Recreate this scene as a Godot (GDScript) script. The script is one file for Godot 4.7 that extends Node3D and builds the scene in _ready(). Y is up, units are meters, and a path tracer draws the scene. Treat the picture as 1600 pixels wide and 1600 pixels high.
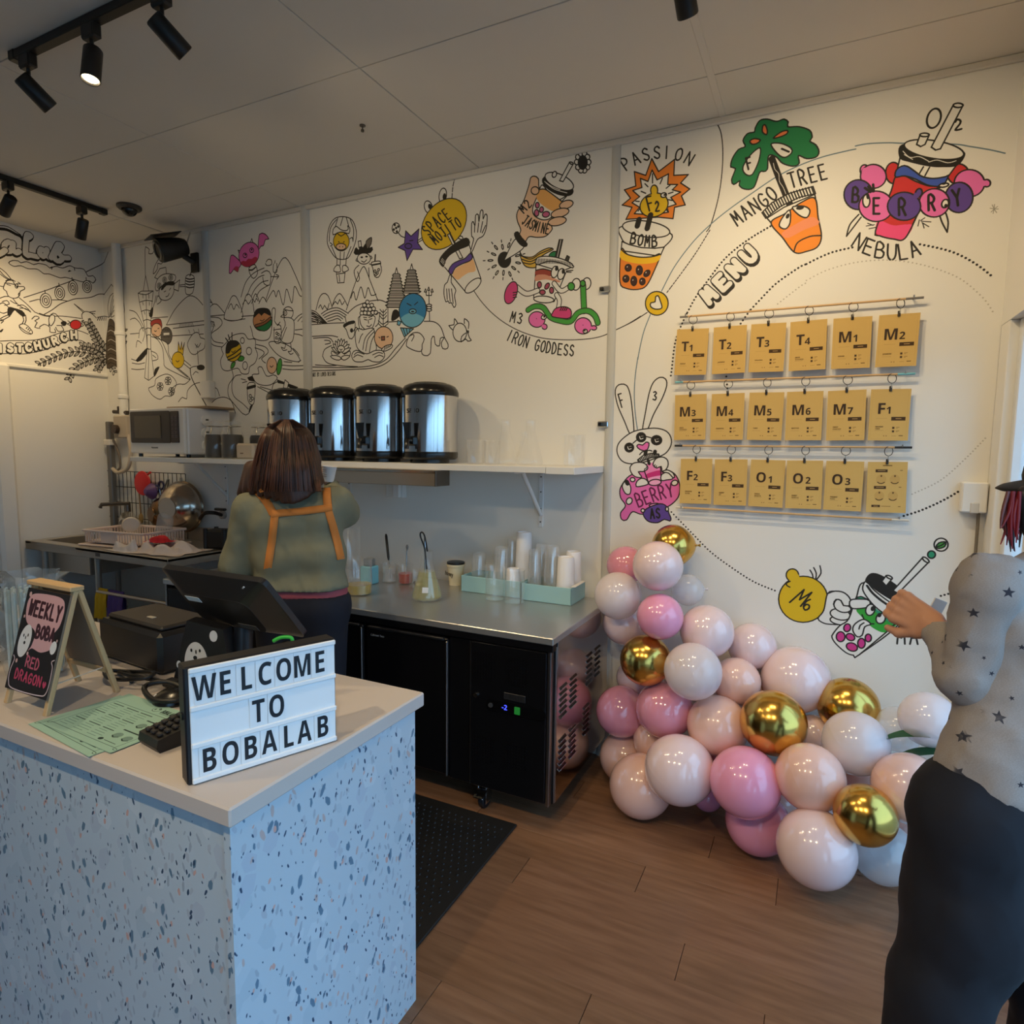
extends Node3D
# A bubble-tea shop interior. Mural wall lies in the plane z = 0, the floor in y = 0, x runs to the right along the mural wall.

const CAM := Vector3(0, 1.6, 3.05)
const FOCAL := 977.124
const CEIL := 3.083
const XL := -5.02
const XR := 0.60
const ZF := 7.4
var cam_basis := Basis.from_euler(Vector3(-0.0989962, 0.455434, 0.0119934))
var rng := RandomNumberGenerator.new()
var mats := {}
var taken := {}
var boards: Array = []

func _ready() -> void:
	rng.seed = 7
	camera_and_light()
	build_room()
	paint_mural()
	build_lights()
	build_menu()
	build_shelf()
	build_fridge()
	build_benchtop()
	build_sink_area()
	build_counter()
	build_counter_things()
	build_balloons()
	build_people()

func camera_and_light() -> void:
	var c := Camera3D.new()
	c.name = "camera"
	add_child(c)
	c.position = CAM
	c.basis = cam_basis
	c.fov = 78.616
	c.near = 0.02
	c.current = true
	var we := WorldEnvironment.new()
	we.name = "world_environment"
	var e := Environment.new()
	e.tonemap_mode = Environment.TONE_MAPPER_LINEAR
	e.tonemap_exposure = 1.0
	e.background_mode = Environment.BG_SKY
	var sm := ProceduralSkyMaterial.new()
	sm.sky_top_color = Color(0.55, 0.76, 0.93)
	sm.sky_horizon_color = Color(0.60, 0.79, 0.94)
	sm.ground_horizon_color = Color(0.45, 0.52, 0.58)
	sm.ground_bottom_color = Color(0.30, 0.34, 0.40)
	sm.sky_energy_multiplier = 1.85
	sm.ground_energy_multiplier = 0.9
	var sk := Sky.new()
	sk.sky_material = sm
	e.sky = sk
	e.ambient_light_source = Environment.AMBIENT_SOURCE_SKY
	e.sdfgi_enabled = true
	e.ssao_enabled = true
	e.ssil_enabled = true
	we.environment = e
	add_child(we)

# ---------------------------------------------------------------- positions from photograph pixels
func ray(px: float, py: float) -> Vector3:
	return cam_basis * Vector3((px - 800.0) / FOCAL, -(py - 800.0) / FOCAL, -1.0)
func on_z(px: float, py: float, z: float) -> Vector3:
	var d := ray(px, py)
	return CAM + d * ((z - CAM.z) / d.z)
func on_x(px: float, py: float, x: float) -> Vector3:
	var d := ray(px, py)
	return CAM + d * ((x - CAM.x) / d.x)
func on_y(px: float, py: float, y: float) -> Vector3:
	var d := ray(px, py)
	return CAM + d * ((y - CAM.y) / d.y)
func at_depth(px: float, py: float, depth: float) -> Vector3:
	return CAM + ray(px, py) * depth

# ---------------------------------------------------------------- materials
func c8(r: float, g: float, b: float) -> Color:
	return Color(r / 255.0, g / 255.0, b / 255.0)
func mat(col: Color, rough := 0.6, metal := 0.0, spec := 0.5) -> StandardMaterial3D:
	var key := "%s %s %s %s" % [col.to_html(), rough, metal, spec]
	if mats.has(key):
		return mats[key]
	var m := StandardMaterial3D.new()
	m.albedo_color = col
	m.roughness = rough
	m.metallic = metal
	m.metallic_specular = spec
	mats[key] = m
	return m
func glass(tint: Color, alpha := 0.12, rough := 0.03) -> StandardMaterial3D:
	var key := "glass %s %s %s" % [tint.to_html(), alpha, rough]
	if mats.has(key):
		return mats[key]
	var m := StandardMaterial3D.new()
	m.albedo_color = Color(tint.r, tint.g, tint.b, alpha)
	m.transparency = BaseMaterial3D.TRANSPARENCY_ALPHA
	m.roughness = rough
	m.cull_mode = BaseMaterial3D.CULL_DISABLED
	mats[key] = m
	return m
func glow(col: Color, energy: float) -> StandardMaterial3D:
	var m := StandardMaterial3D.new()
	m.albedo_color = Color(0.1, 0.1, 0.1)
	m.emission_enabled = true
	m.emission = col
	m.emission_energy_multiplier = energy
	return m
func noise_tex(freq: float, a: Color, b: Color, size := 512, sx := 1.0, sd := 3, oct := 4) -> ImageTexture:
	var n := FastNoiseLite.new()
	n.seed = sd
	n.noise_type = FastNoiseLite.TYPE_SIMPLEX_SMOOTH
	n.frequency = freq
	n.fractal_octaves = oct
	var im := Image.create(size, size, false, Image.FORMAT_RGB8)
	for y in size:
		for x in size:
			var wrap := float(x) / size
			var v0 := n.get_noise_2d(x * sx, y)
			var v1 := n.get_noise_2d((x - size) * sx, y)
			var v := lerpf(v0, v1, smoothstep(0.75, 1.0, wrap)) * 0.7 + 0.5
			im.set_pixel(x, y, a.lerp(b, clampf(v, 0.0, 1.0)))
	return ImageTexture.create_from_image(im)

# ---------------------------------------------------------------- mesh helpers
func S() -> SurfaceTool:
	var st := SurfaceTool.new()
	st.begin(Mesh.PRIMITIVE_TRIANGLES)
	st.set_smooth_group(-1)
	return st
func tri(st: SurfaceTool, a: Vector3, b: Vector3, c: Vector3) -> void:   # counter-clockwise seen from outside
	st.add_vertex(a)
	st.add_vertex(c)
	st.add_vertex(b)
func quad(st: SurfaceTool, a: Vector3, b: Vector3, c: Vector3, d: Vector3) -> void:
	tri(st, a, b, c)
	tri(st, a, c, d)
func quad_uv(st: SurfaceTool, a: Vector3, b: Vector3, c: Vector3, d: Vector3, ua: Vector2, ub: Vector2, uc: Vector2, ud: Vector2) -> void:
	var v := [a, c, b, a, d, c]
	var u := [ua, uc, ub, ua, ud, uc]
	for i in 6:
		st.set_uv(u[i])
		st.add_vertex(v[i])
func T(p: Vector3, yaw := 0.0, pitch := 0.0, roll := 0.0) -> Transform3D:
	return Transform3D(Basis.from_euler(Vector3(pitch, yaw, roll)), p)
func rbox(st: SurfaceTool, size: Vector3, bev: float, xf: Transform3D) -> void:
	var h := size * 0.5
	var b := minf(bev, minf(h.x, minf(h.y, h.z)) * 0.9)
	st.set_smooth_group(-1)
	if b <= 0.0:
		for ax in 3:
			for sg in [-1.0, 1.0]:
				var n := Vector3.ZERO
				n[ax] = sg * h[ax]
				var u := Vector3.ZERO
				u[(ax + 1) % 3] = h[(ax + 1) % 3] * sg
				var v := Vector3.ZERO
				v[(ax + 2) % 3] = h[(ax + 2) % 3]
				quad(st, xf * (n - u - v), xf * (n + u - v), xf * (n + u + v), xf * (n - u + v))
		return
	for ax in 3:
		var a1 := (ax + 1) % 3
		var a2 := (ax + 2) % 3
		for sg in [-1.0, 1.0]:
			var n := Vector3.ZERO
			n[ax] = sg * h[ax]
			var u := Vector3.ZERO
			u[a1] = (h[a1] - b) * sg
			var v := Vector3.ZERO
			v[a2] = h[a2] - b
			quad(st, xf * (n - u - v), xf * (n + u - v), xf * (n + u + v), xf * (n - u + v))
		for s1 in [-1.0, 1.0]:
			for s2 in [-1.0, 1.0]:
				var p1 := Vector3.ZERO
				p1[a1] = s1 * h[a1]
				p1[a2] = s2 * (h[a2] - b)
				var p2 := Vector3.ZERO
				p2[a1] = s1 * (h[a1] - b)
				p2[a2] = s2 * h[a2]
				var e := Vector3.ZERO
				e[ax] = h[ax] - b
				if s1 * s2 > 0:
					quad(st, xf * (p1 - e), xf * (p2 - e) , xf * (p2 + e), xf * (p1 + e)) if false else quad(st, xf * (p1 + e), xf * (p1 - e), xf * (p2 - e), xf * (p2 + e))
				else:
					quad(st, xf * (p2 + e), xf * (p2 - e), xf * (p1 - e), xf * (p1 + e))
	for sx in [-1.0, 1.0]:
		for sy in [-1.0, 1.0]:
			for sz in [-1.0, 1.0]:
				var px := Vector3(sx * h.x, sy * (h.y - b), sz * (h.z - b))
				var py := Vector3(sx * (h.x - b), sy * h.y, sz * (h.z - b))
				var pz := Vector3(sx * (h.x - b), sy * (h.y - b), sz * h.z)
				if sx * sy * sz > 0:
					tri(st, xf * px, xf * py, xf * pz)
				else:
					tri(st, xf * px, xf * pz, xf * py)
func span(st: SurfaceTool, x0: float, x1: float, y0: float, y1: float, z0: float, z1: float, bev := 0.0) -> void:
	rbox(st, Vector3(absf(x1 - x0), absf(y1 - y0), absf(z1 - z0)), bev, T(Vector3((x0 + x1) * 0.5, (y0 + y1) * 0.5, (z0 + z1) * 0.5)))
func lathe(st: SurfaceTool, prof: Array, n: int, xf: Transform3D, sweep := TAU) -> void:   # prof: [[r, y], ...] going up the outside
	var grp := 1
	for i in prof.size() - 1:
		if i > 0:
			var d0 := Vector2(prof[i][0] - prof[i - 1][0], prof[i][1] - prof[i - 1][1])
			var d1 := Vector2(prof[i + 1][0] - prof[i][0], prof[i + 1][1] - prof[i][1])
			if absf(d0.angle_to(d1)) > 0.7:
				grp += 1
		st.set_smooth_group(grp)
		for k in n:
			var a := sweep * k / n
			var b := sweep * (k + 1) / n
			var r0: float = prof[i][0]
			var r1: float = prof[i + 1][0]
			var y0: float = prof[i][1]
			var y1: float = prof[i + 1][1]
			var pb0 := xf * Vector3(r0 * cos(b), y0, r0 * sin(b))
			var pa0 := xf * Vector3(r0 * cos(a), y0, r0 * sin(a))
			var pa1 := xf * Vector3(r1 * cos(a), y1, r1 * sin(a))
			var pb1 := xf * Vector3(r1 * cos(b), y1, r1 * sin(b))
			if r0 > 1e-6:
				tri(st, pb0, pa0, pa1)
			if r1 > 1e-6:
				tri(st, pb0, pa1, pb1)
	st.set_smooth_group(-1)
func cyl(st: SurfaceTool, r: float, y0: float, y1: float, n: int, xf: Transform3D, bev := 0.0) -> void:
	if bev > 0.0:
		lathe(st, [[0.0, y0], [r - bev, y0], [r, y0 + bev], [r, y1 - bev], [r - bev, y1], [0.0, y1]], n, xf)
	else:
		lathe(st, [[0.0, y0], [r, y0], [r, y1], [0.0, y1]], n, xf)
func tube(st: SurfaceTool, pts: Array, rad: Variant, n := 8, flat := 1.0, closed := false) -> void:
	var m := pts.size()
	var rings: Array = []
	var up := Vector3.UP
	for i in m:
		var a: Vector3 = pts[(i - 1 + m) % m] if (closed or i > 0) else pts[i]
		var b: Vector3 = pts[(i + 1) % m] if (closed or i < m - 1) else pts[i]
		var dir := (b - a).normalized()
		if i == 0:
			up = Vector3.UP if absf(dir.y) < 0.9 else Vector3.RIGHT
		var s := dir.cross(up).normalized()
		up = s.cross(dir).normalized()
		var r: float = rad[i] if rad is Array else rad
		var ring := PackedVector3Array()
		for k in n:
			var an := TAU * k / n
			ring.append(pts[i] + s * (cos(an) * r) + up * (sin(an) * r * flat))
		rings.append(ring)
	st.set_smooth_group(1)
	for i in (m if closed else m - 1):
		var r0: PackedVector3Array = rings[i]
		var r1: PackedVector3Array = rings[(i + 1) % m]
		for k in n:
			var k1 := (k + 1) % n
			quad(st, r0[k], r1[k], r1[k1], r0[k1])
	st.set_smooth_group(-1)
	if not closed:
		for k in n:
			var k1 := (k + 1) % n
			tri(st, pts[0], rings[0][k], rings[0][k1])
			tri(st, pts[m - 1], rings[m - 1][k1], rings[m - 1][k])
func torus(st: SurfaceTool, R: float, r: float, xf: Transform3D, n := 20, k := 6) -> void:
	var pts: Array = []
	for i in n:
		pts.append(xf * Vector3(cos(TAU * i / n) * R, sin(TAU * i / n) * R, 0))
	tube(st, pts, r, k, 1.0, true)
func ball(st: SurfaceTool, rad: Vector3, xf: Transform3D, n := 20, m := 12) -> void:
	var prof: Array = []
	for i in m + 1:
		var a := -PI / 2 + PI * i / m
		prof.append([maxf(0.0, cos(a)) if i > 0 and i < m else 0.0, sin(a)])
	lathe(st, prof, n, xf * Transform3D(Basis.from_scale(rad), Vector3.ZERO))
func prism(st: SurfaceTool, poly: PackedVector2Array, z0: float, z1: float, xf: Transform3D) -> void:
	var p := poly
	if Geometry2D.is_polygon_clockwise(p):
		p.reverse()
	var idx := Geometry2D.triangulate_polygon(p)
	st.set_smooth_group(-1)
	for i in range(0, idx.size(), 3):
		var a := p[idx[i]]
		var b := p[idx[i + 1]]
		var c := p[idx[i + 2]]
		if (b - a).cross(c - a) < 0:
			var t := b
			b = c
			c = t
		tri(st, xf * Vector3(a.x, a.y, z1), xf * Vector3(b.x, b.y, z1), xf * Vector3(c.x, c.y, z1))
		tri(st, xf * Vector3(a.x, a.y, z0), xf * Vector3(c.x, c.y, z0), xf * Vector3(b.x, b.y, z0))
	for i in p.size():
		var a := p[i]
		var b := p[(i + 1) % p.size()]
		quad(st, xf * Vector3(a.x, a.y, z0), xf * Vector3(b.x, b.y, z0), xf * Vector3(b.x, b.y, z1), xf * Vector3(a.x, a.y, z1))
func rrect(w: float, h: float, r: float, n := 5) -> PackedVector2Array:
	var p := PackedVector2Array()
	for q in 4:
		var cx := (w / 2 - r) * (1.0 if q == 0 or q == 3 else -1.0)
		var cy := (h / 2 - r) * (1.0 if q < 2 else -1.0)
		for i in n + 1:
			var a := PI / 2 * q + PI / 2 * i / n
			p.append(Vector2(cx + cos(a) * r, cy + sin(a) * r))
	return p
func bez(pts: Array, n := 6) -> Array:   # Catmull-Rom through 3D points
	var out: Array = []
	for i in pts.size() - 1:
		var p0: Vector3 = pts[maxi(i - 1, 0)]
		var p1: Vector3 = pts[i]
		var p2: Vector3 = pts[i + 1]
		var p3: Vector3 = pts[mini(i + 2, pts.size() - 1)]
		for k in n:
			out.append(p1.cubic_interpolate(p2, p0, p3, float(k) / n))
	out.append(pts[pts.size() - 1])
	return out

# ---------------------------------------------------------------- scene objects
func numbered(called: String) -> String:
	if not taken.has(called):
		taken[called] = 0
		return called
	taken[called] += 1
	return "%s_%03d" % [called, taken[called]]
func obj(st: SurfaceTool, called: String, m: Material, parent: Node = self) -> MeshInstance3D:
	st.generate_normals()
	var o := MeshInstance3D.new()
	o.mesh = st.commit()
	o.material_override = m
	o.name = numbered(called) if parent == self else called
	parent.add_child(o, true)
	return o
func part(mesh: Mesh, called: String, m: Material, parent: Node, xf := Transform3D.IDENTITY) -> MeshInstance3D:
	var o := MeshInstance3D.new()
	o.mesh = mesh
	o.material_override = m
	o.name = called
	parent.add_child(o, true)
	o.transform = xf
	return o
func mesh_of(st: SurfaceTool) -> ArrayMesh:
	st.generate_normals()
	return st.commit()
func thing(called: String, label: String, category: String, at := Vector3.ZERO, yaw := 0.0, group := "") -> Node3D:
	var o := Node3D.new()
	o.name = numbered(called)
	add_child(o)
	o.position = at
	o.rotation.y = yaw
	tag(o, label, category, group)
	return o
func tag(o: Node, label: String, category: String, group := "") -> Node:
	o.set_meta("label", label)
	o.set_meta("category", category)
	if group != "":
		o.set_meta("group", group)
	return o
func struct(called: String) -> Node3D:
	var o := Node3D.new()
	o.name = called
	add_child(o)
	o.set_meta("kind", "structure")
	return o
func words(text: String, size: float, m: Material, parent: Node, xf: Transform3D, called := "lettering", bold := true, font := "Droid Sans", depth := 0.0006, halign := HORIZONTAL_ALIGNMENT_CENTER) -> MeshInstance3D:
	var tm := TextMesh.new()
	var f := SystemFont.new()
	f.font_names = PackedStringArray([font])
	if bold:
		f.font_weight = 700
	tm.font = f
	tm.text = text
	tm.font_size = 64
	tm.pixel_size = size / 64.0
	tm.depth = depth
	tm.curve_step = 2.0
	tm.horizontal_alignment = halign
	tm.vertical_alignment = VERTICAL_ALIGNMENT_CENTER
	return part(tm, called, m, parent, xf)

# ================================================================ the room
func build_room() -> void:
	var white := mat(c8(232, 230, 224), 0.75)
	var ceil_m := mat(c8(214, 208, 198), 0.85)
	var st: SurfaceTool
	# floor: a slab with vinyl planks as its pieces
	var fl := struct("floor")
	st = S()
	span(st, XL, XR, -0.12, -0.006, 0, ZF)
	span(st, XL, XR, -0.006, 0.0, 5.5, ZF)
	obj(st, "slab", mat(c8(112, 80, 58), 0.8), fl)
	var wood: Array = []
	for v in 4:
		var m := StandardMaterial3D.new()
		var base := [c8(136, 96, 68), c8(131, 92, 64), c8(139, 99, 71), c8(134, 94, 67)][v] as Color
		m.albedo_texture = noise_tex(0.035, base.darkened(0.13), base.lightened(0.07), 512, 0.10, 11 + v, 5)
		m.uv1_triplanar = true
		m.uv1_scale = Vector3(1.4, 1.4, 1.4)
		m.uv1_offset = Vector3(0.37 * v, 0.1, 0.21 * v)
		m.roughness = 0.42
		wood.append(m)
	st = S()
	rbox(st, Vector3(1.2197, 0.008, 0.1599), 0.0004, T(Vector3(0, -0.002, 0)))
	var plank := mesh_of(st)
	var row := 0
	var z := 0.29 - 0.1605 * 2 + 0.08
	while z < 5.6:
		var off: float = [-0.055, -0.52, -0.94, -0.31][row % 4] + 0.609
		var x := off + 1.22
		while x > XL - 0.5:
			var lo := maxf(x - 0.609, XL)
			var hi := minf(x + 0.609, XR)
			var zl := maxf(z - 0.08, 0.0)
			var zh := minf(z + 0.08, 5.5)
			if hi - lo > 0.03 and zh - zl > 0.02:
				part(plank, "plank", wood[rng.randi() % 4], fl, Transform3D(Basis.from_scale(Vector3((hi - lo) / 1.22, 1, (zh - zl) / 0.16)), Vector3((lo + hi) / 2, 0, (zl + zh) / 2)))
			x -= 1.22
		z += 0.1605
		row += 1
	# ceiling: slab, panels with recessed joints
	var ce := struct("ceiling")
	st = S()
	span(st, XL - 0.1, XR + 0.1, CEIL + 0.012, CEIL + 0.14, -0.1, ZF + 0.1)
	obj(st, "slab", mat(c8(120, 112, 100), 0.9), ce)
	var xs := [XL, -4.21, -2.98, -1.706, -0.47, XR]
	var zs := [0.0, 0.346, 0.974, 1.602, 2.23, 2.858, 3.486, 4.114, 4.742, 5.37, 5.998, 6.626, ZF]
	for i in xs.size() - 1:
		for j in zs.size() - 1:
			st = S()
			span(st, xs[i] + 0.0025, xs[i + 1] - 0.0025, CEIL, CEIL + 0.013, zs[j] + 0.002, zs[j + 1] - 0.002, 0.0015)
			obj(st, "ceiling_panel", ceil_m, ce)
	for xx in [-0.47, -4.21]:
		st = S()
		span(st, xx - 0.014, xx + 0.014, CEIL - 0.004, CEIL + 0.001, 0.0, ZF, 0.0015)
		obj(st, "joint_strip", ceil_m, ce)
	# mural wall: four sheets between cover strips
	var wb := struct("wall_back")
	st = S()
	span(st, XL - 0.1, XR + 0.1, -0.1, CEIL + 0.1, -0.12, -0.012)
	obj(st, "wall_core", white, wb)
	var edges := [XL, -3.856, -2.945, -0.958, XR]
	var lows := [1.45, 1.45, 1.90, 0.62]
	for i in 4:
		board(wb, "z", edges[i], edges[i + 1], lows[i], CEIL, 1000.0 if i == 0 else (1080.0 if i == 1 else (1020.0 if i == 2 else 830.0)))
		st = S()
		span(st, edges[i], edges[i + 1], 0.0, lows[i], -0.012, 0.0)
		obj(st, "lower_sheet", white, wb)
	# left wall with its rail
	var wl := struct("wall_left")
	st = S()
	span(st, XL - 0.12, XL - 0.012, -0.1, CEIL + 0.1, -0.1, ZF + 0.1)
	obj(st, "wall_core", white, wl)
	board(wl, "x", 0.0, 1.25, 1.95, CEIL, 1000.0)
	st = S()
	span(st, XL - 0.012, XL, 0.0, 1.95, 0.0, 1.25)
	span(st, XL - 0.012, XL, 0.0, CEIL, 1.25, ZF)
	obj(st, "lower_sheet", white, wl)
	st = S()
	rbox(st, Vector3(0.022, 0.03, ZF), 0.008, T(Vector3(XL + 0.008, 2.135, ZF / 2)))
	obj(st, "rail", white, wl)
	# wall behind the camera
	var wf := struct("wall_front")
	st = S()
	span(st, XL - 0.1, XR + 0.1, -0.1, CEIL + 0.1, ZF, ZF + 0.12)
	obj(st, "wall_core", white, wf)
	# glazed street side: pier, header, frames and panes
	var wr := struct("wall_right")
	st = S()
	span(st, XR, XR + 0.14, 2.10, CEIL + 0.1, 0.0, ZF)
	obj(st, "header", white, wr)
	st = S()
	span(st, XR, XR + 0.14, 0.0, 2.10, 0.0, 0.125, 0.003)
	obj(st, "pier", white, wr)
	st = S()
	span(st, XR, XR + 0.14, 0.0, 2.10, 7.1, ZF)
	obj(st, "end_pier", white, wr)
	var frame := mat(c8(225, 228, 230), 0.4)
	var mull := [0.125, 0.40, 1.40, 2.40, 3.40, 4.40, 5.40, 6.25, 7.06]
	var w := struct("window_1")
	for zz in mull:
		st = S()
		span(st, XR + 0.03, XR + 0.09, 0.0, 2.10, zz, zz + 0.045, 0.004)
		obj(st, "mullion", frame, w)
	for yy in [0.0, 2.055]:
		st = S()
		span(st, XR + 0.03, XR + 0.09, yy, yy + 0.045 + (0.05 if yy < 1.0 else 0.0), 0.17, 7.06, 0.004)
		obj(st, "rail", frame, w)
	for i in mull.size() - 1:
		st = S()
		span(st, XR + 0.057, XR + 0.063, 0.095, 2.055, mull[i] + 0.045, mull[i + 1])
		obj(st, "pane", glass(Color(0.93, 0.97, 1.0), 0.06, 0.0), w)
	# outside: pavement and the neighbour's rendered side wall
	var pv := struct("street_ground")
	st = S()
	span(st, XR + 0.14, 9.0, -0.3, -0.03, -8.0, 12.0)
	obj(st, "pavement", mat(c8(150, 150, 150), 0.9), pv)
	var nb := struct("wall_neighbour")
	st = S()
	span(st, XR + 0.2, 7.0, -0.03, 4.2, -1.0, -0.8)
	obj(st, "rendered_wall", mat(c8(190, 190, 188), 0.9), nb)
	# cover strips, cornice, corner pipe
	var n := 1
	for e in [[-3.856, 0.030, 1.99], [-2.945, 0.036, 0.0], [-0.958, 0.022, 0.0]]:
		st = S()
		var prof := PackedVector2Array()
		for k in 9:
			var a := PI * k / 8
			prof.append(Vector2(cos(a) * e[1], sin(a) * e[1] * 0.6))
		prism(st, prof, e[2], CEIL, Transform3D(Basis(Vector3.RIGHT, Vector3(0, 0, 1), Vector3(0, 1, 0)), Vector3(e[0], 0, 0)))
		var o := obj(st, "trim_%d" % n, mat(c8(196, 196, 192), 0.5))
		o.set_meta("kind", "structure")
		n += 1
	st = S()
	span(st, XL, XR, CEIL - 0.028, CEIL, 0.0, 0.018, 0.004)
	var co := obj(st, "trim_%d" % n, mat(c8(206, 201, 192), 0.75))
	co.set_meta("kind", "structure")
	st = S()
	cyl(st, 0.032, 1.75, CEIL, 16, T(Vector3(-4.775, 0, 0.034)))
	var pipe := thing("corner_pipe", "white vertical service pipe beside the fern in the room corner", "pipe")
	obj(st, "pipe_run", white, pipe)
	for yy in [2.42, 1.95]:
		st = S()
		cyl(st, 0.037, yy, yy + 0.03, 16, T(Vector3(-4.775, 0, 0.036)), 0.004)
		obj(st, "pipe_clip", white, pipe)
	# junction box below the left strip
	st = S()
	span(st, -3.90, -3.80, 1.93, 2.05, 0.0, 0.05, 0.006)
	tag(obj(st, "junction_box", white), "small white plastic junction box under the wall cable strip", "box")
	# white post at the left edge
	st = S()
	rbox(st, Vector3(0.10, 2.14, 0.12), 0.02, T(Vector3(XL + 0.05, 1.07, 0.755)))
	tag(obj(st, "wall_post", white), "white square post standing against the left wall", "post")
	# toggle latches on the strip beside the menu
	for yy in [[945.0, 452.0, "upper"], [942.0, 663.0, "lower"]]:
		var p := on_z(yy[0], yy[1], 0.015)
		var lt := thing("toggle_latch", "%s small chrome latch on the strip beside the rabbit mural" % yy[2], "latch", p)
		st = S()
		rbox(st, Vector3(0.055, 0.03, 0.016), 0.004, T(Vector3.ZERO))
		obj(st, "plate", mat(c8(190, 190, 188), 0.2, 1.0), lt)
		st = S()
		rbox(st, Vector3(0.02, 0.016, 0.014), 0.003, T(Vector3(-0.012, 0, 0.01)))
		obj(st, "lever", mat(c8(60, 58, 55), 0.3, 1.0), lt)
	# cable trunking box at the right end of the mural wall
	var tb := thing("trunking_box", "white trunking end box on the wall near the window", "box", Vector3(0.555, 1.435, 0))
	st = S()
	span(st, -0.045, 0.04, -0.06, 0.06, 0.0, 0.05, 0.005)
	obj(st, "housing", white, tb)
	st = S()
	span(st, -0.015, 0.015, -0.062, -0.02, 0.045, 0.053, 0.003)
	obj(st, "clip", mat(c8(205, 200, 190), 0.6), tb)
	st = S()
	tube(st, bez([Vector3(0.02, -0.06, 0.02), Vector3(0.022, -0.25, 0.014), Vector3(0.02, -0.6, 0.012), Vector3(0.02, -1.0, 0.012)]), 0.006, 6)
	obj(st, "cable", mat(c8(120, 112, 100), 0.7), tb)

func board(parent: Node, axis: String, a0: float, a1: float, y0: float, y1: float, ppm: float) -> void:
	var st := S()
	var p: Array
	if axis == "z":
		p = [Vector3(a0, y0, 0), Vector3(a1, y0, 0), Vector3(a1, y1, 0), Vector3(a0, y1, 0)]
	else:
		p = [Vector3(XL, y0, a1), Vector3(XL, y0, a0), Vector3(XL, y1, a0), Vector3(XL, y1, a1)]
	quad_uv(st, p[0], p[1], p[2], p[3], Vector2(0, 1), Vector2(1, 1), Vector2(1, 0), Vector2(0, 0))
	var back := Vector3(0, 0, -0.012) if axis == "z" else Vector3(-0.012, 0, 0)
	st.set_uv(Vector2(0.001, 0.999))
	for i in 4:
		var j := (i + 1) % 4
		quad(st, p[j], p[i], p[i] + back, p[j] + back)
	quad(st, p[3] + back, p[2] + back, p[1] + back, p[0] + back)
	var m := StandardMaterial3D.new()
	m.roughness = 0.7
	obj(st, "painted_sheet", m, parent)
	var w := int(round((a1 - a0) * ppm))
	var h := int(round((y1 - y0) * ppm))
	var im := Image.create(w, h, false, Image.FORMAT_RGB8)
	im.fill(c8(232, 230, 224))
	var cv := Canvas.new()
	cv.axis = axis
	cv.a0 = a0
	cv.a1 = a1
	cv.y1 = y1
	cv.ppm = ppm
	cv.w = w
	cv.h = h
	cv.d = im.get_data()
	cv.m = m
	boards.append(cv)

class Canvas:
	var axis := "z"
	var a0 := 0.0
	var a1 := 0.0
	var y1 := 0.0
	var ppm := 1000.0
	var w := 0
	var h := 0
	var d: PackedByteArray
	var m: StandardMaterial3D
	func dab(x: int, y: int, c: Color, a: float) -> void:
		var i := (y * w + x) * 3
		d[i] = int(lerpf(d[i], c.r8, a))
		d[i + 1] = int(lerpf(d[i + 1], c.g8, a))
		d[i + 2] = int(lerpf(d[i + 2], c.b8, a))
	func stroke(p: PackedVector2Array, r: float, c: Color) -> void:
		for k in p.size() - 1:
			var a := p[k]
			var b := p[k + 1]
			var x0 := maxi(0, int(minf(a.x, b.x) - r - 1))
			var x1 := mini(w - 1, int(maxf(a.x, b.x) + r + 1))
			var yb := maxi(0, int(minf(a.y, b.y) - r - 1))
			var ye := mini(h - 1, int(maxf(a.y, b.y) + r + 1))
			if x1 < x0 or ye < yb:
				continue
			var e := b - a
			var l2 := maxf(e.length_squared(), 1e-6)
			for y in range(yb, ye + 1):
				for x in range(x0, x1 + 1):
					var qx := x + 0.5 - a.x
					var qy := y + 0.5 - a.y
					var t := clampf((qx * e.x + qy * e.y) / l2, 0.0, 1.0)
					var dx := qx - t * e.x
					var dy := qy - t * e.y
					var cov := r + 0.5 - sqrt(dx * dx + dy * dy)
					if cov > 0.0:
						dab(x, y, c, minf(cov, 1.0))
	func fill(p: PackedVector2Array, c: Color) -> void:
		var n := p.size()
		var lo := 1e9
		var hi := -1e9
		for q in p:
			lo = minf(lo, q.y)
			hi = maxf(hi, q.y)
		for y in range(maxi(0, int(lo)), mini(h - 1, int(hi) + 1) + 1):
			var yy := y + 0.5
			var cuts: Array = []
			for i in n:
				var a := p[i]
				var b := p[(i + 1) % n]
				if (a.y <= yy) != (b.y <= yy):
					cuts.append(a.x + (yy - a.y) / (b.y - a.y) * (b.x - a.x))
			cuts.sort()
			for i in range(0, cuts.size() - 1, 2):
				var xa: float = cuts[i]
				var xb: float = cuts[i + 1]
				for x in range(maxi(0, int(xa)), mini(w - 1, int(xb)) + 1):
					var cov := minf(x + 1.0, xb) - maxf(float(x), xa)
					if cov > 0.0:
						dab(x, y, c, minf(cov, 1.0))

# ================================================================ the mural: hand-painted lines and flat colours on the sheets
var ox := 0.0
var oy := 0.0
var osc := 1.0
const INK := Color(0.10, 0.085, 0.07)
var PAPER := Color(232.0 / 255, 230.0 / 255, 224.0 / 255)
var lw := 0.0052   # line width in metres

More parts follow.
